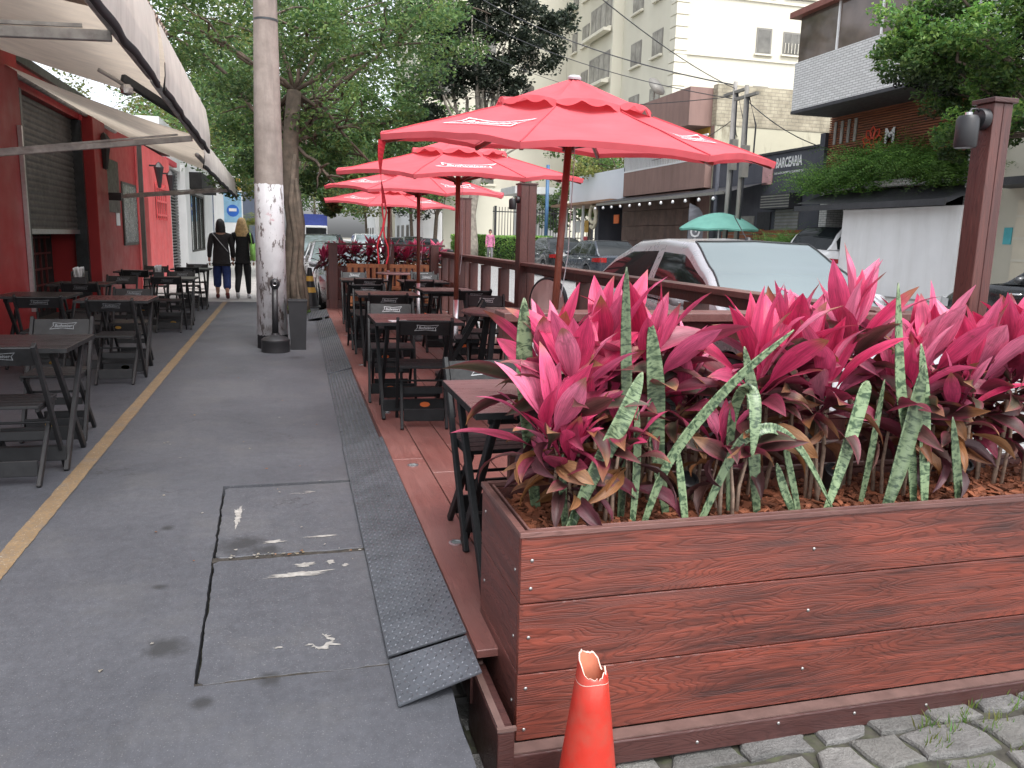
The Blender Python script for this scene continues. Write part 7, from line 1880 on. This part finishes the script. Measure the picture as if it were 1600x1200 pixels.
for i in range(9):
    u = i / 8; w = .16 * math.sin(math.pi * (.12 + .8 * u)) * 1.05; rows.append([(.06 * math.cos(2 * math.pi * k / 16) + .01, w * math.sin(2 * math.pi * k / 16), -.14 + .36 * u + .02 * math.sin(k * 1.7 + i)) for k in range(16)])
a.grid(rows, close=True); lm = cloth('lime_bag_cloth', (.30, .60, .14)); a.build('pouch', lm, bg, smooth=True); a = MB(); a.tube([(.0, -.06, .2), (-.02, -.08, .38), (-.035, 0, .44), (-.01, .08, .36), (.0, .06, .2)], .012, 6); a.build('strap', lm, bg, smooth=True)
person('person in a pink patterned shirt and grey trousers standing by the far hedge', 10.1, 42, .3, R(170), 1.62, mat('pink_patterned_shirt', (.5, .16, .28), .9, var=.6, scale=28), cloth('grey_trousers_cloth', (.2, .19, .2)), mat('grey_brown_hair', (.1, .07, .055), .6), mat('pale_shoe', (.4, .38, .36), .7), stride=.08, hair=.05)
person('person in a pale pink shirt and navy shorts behind the middle timber post', 10.35, 36.6, .3, R(60), 1.62, cloth('pale_pink_shirt_cloth', (.6, .42, .4)), cloth('navy_shorts_cloth', (.03, .035, .08)), mat('dark_brown_hair', (.04, .028, .02), .6), mat('white_shoe', (.6, .6, .6), .6), stride=.12, hair=.03, bare_calf=True)
# ================================================================ LIGHT, SKY, CAMERA
w = bpy.data.worlds.new('World'); scene.world = w; w.use_nodes = True
nt = w.node_tree; nt.nodes.clear()
SUN_EL, SUN_AZ = 60., 168.
sky = nt.nodes.new('ShaderNodeTexSky'); sky.sky_type = 'NISHITA'; sky.sun_disc = False
sky.sun_elevation = R(SUN_EL); sky.sun_rotation = R(SUN_AZ); sky.air_density = 1.0; sky.dust_density = 4.0; sky.ozone_density = 1.0
hs = nt.nodes.new('ShaderNodeHueSaturation'); hs.inputs['Saturation'].default_value = .22; hs.inputs['Value'].default_value = 2.95
nt.links.new(sky.outputs[0], hs.inputs['Color'])
tcw = nt.nodes.new('ShaderNodeTexCoord'); cn = nt.nodes.new('ShaderNodeTexNoise'); cn.inputs['Scale'].default_value = 2.2; cn.inputs['Detail'].default_value = 6
nt.links.new(tcw.outputs['Generated'], cn.inputs['Vector'])
cr2 = nt.nodes.new('ShaderNodeValToRGB'); cr2.color_ramp.elements[0].position = .3; cr2.color_ramp.elements[0].color = (.85, .87, .92, 1); cr2.color_ramp.elements[1].position = .7; cr2.color_ramp.elements[1].color = (1.1, 1.1, 1.1, 1)
nt.links.new(cn.outputs[0], cr2.inputs[0])
mx = nt.nodes.new('ShaderNodeMix'); mx.data_type = 'RGBA'; mx.blend_type = 'MULTIPLY'; mx.inputs[0].default_value = 1
nt.links.new(hs.outputs[0], mx.inputs[6]); nt.links.new(cr2.outputs[0], mx.inputs[7])
bg = nt.nodes.new('ShaderNodeBackground'); bg.inputs['Strength'].default_value = SKY_STRENGTH
out = nt.nodes.new('ShaderNodeOutputWorld'); nt.links.new(mx.outputs[2], bg.inputs[0]); nt.links.new(bg.outputs[0], out.inputs[0])
sun = bpy.data.lights.new('sun', 'SUN'); sun.energy = SUN_STRENGTH; sun.angle = R(16); sun.color = (1, .965, .92)
so = bpy.data.objects.new('sun', sun); C.objects.link(so)
az = R(SUN_AZ); el = R(SUN_EL)
d = Vector((math.sin(az) * math.cos(el), math.cos(az) * math.cos(el), math.sin(el)))   # towards the sun
so.rotation_euler = (-d).to_track_quat('-Z', 'Y').to_euler()

cam = bpy.data.cameras.new('camera'); co = bpy.data.objects.new('camera', cam); C.objects.link(co)
CR = Matrix(((0.9653369924963073, 0.021230975799922978, -0.2601417624772442), (-0.25970123256486016, 0.1776903170180622, -0.9492004114212724), (0.02607222128005699, 0.9838574067946043, 0.17704474680972634)))
M4 = CR.to_4x4(); M4.translation = (0, 0, 1.42); co.matrix_world = M4
cam.sensor_width = 36; cam.lens = 36 * 1250 / 1600; cam.clip_start = .05; cam.clip_end = 2000
scene.camera = co
vs_ = scene.view_settings; vs_.view_transform = 'Standard'; vs_.look = 'None'; vs_.exposure = 0; vs_.gamma = 1
scene.cycles.max_bounces = 6; scene.cycles.transparent_max_bounces = 4; scene.cycles.diffuse_bounces = 3; scene.cycles.glossy_bounces = 3; scene.cycles.transmission_bounces = 3
scene.cycles.use_denoising = True
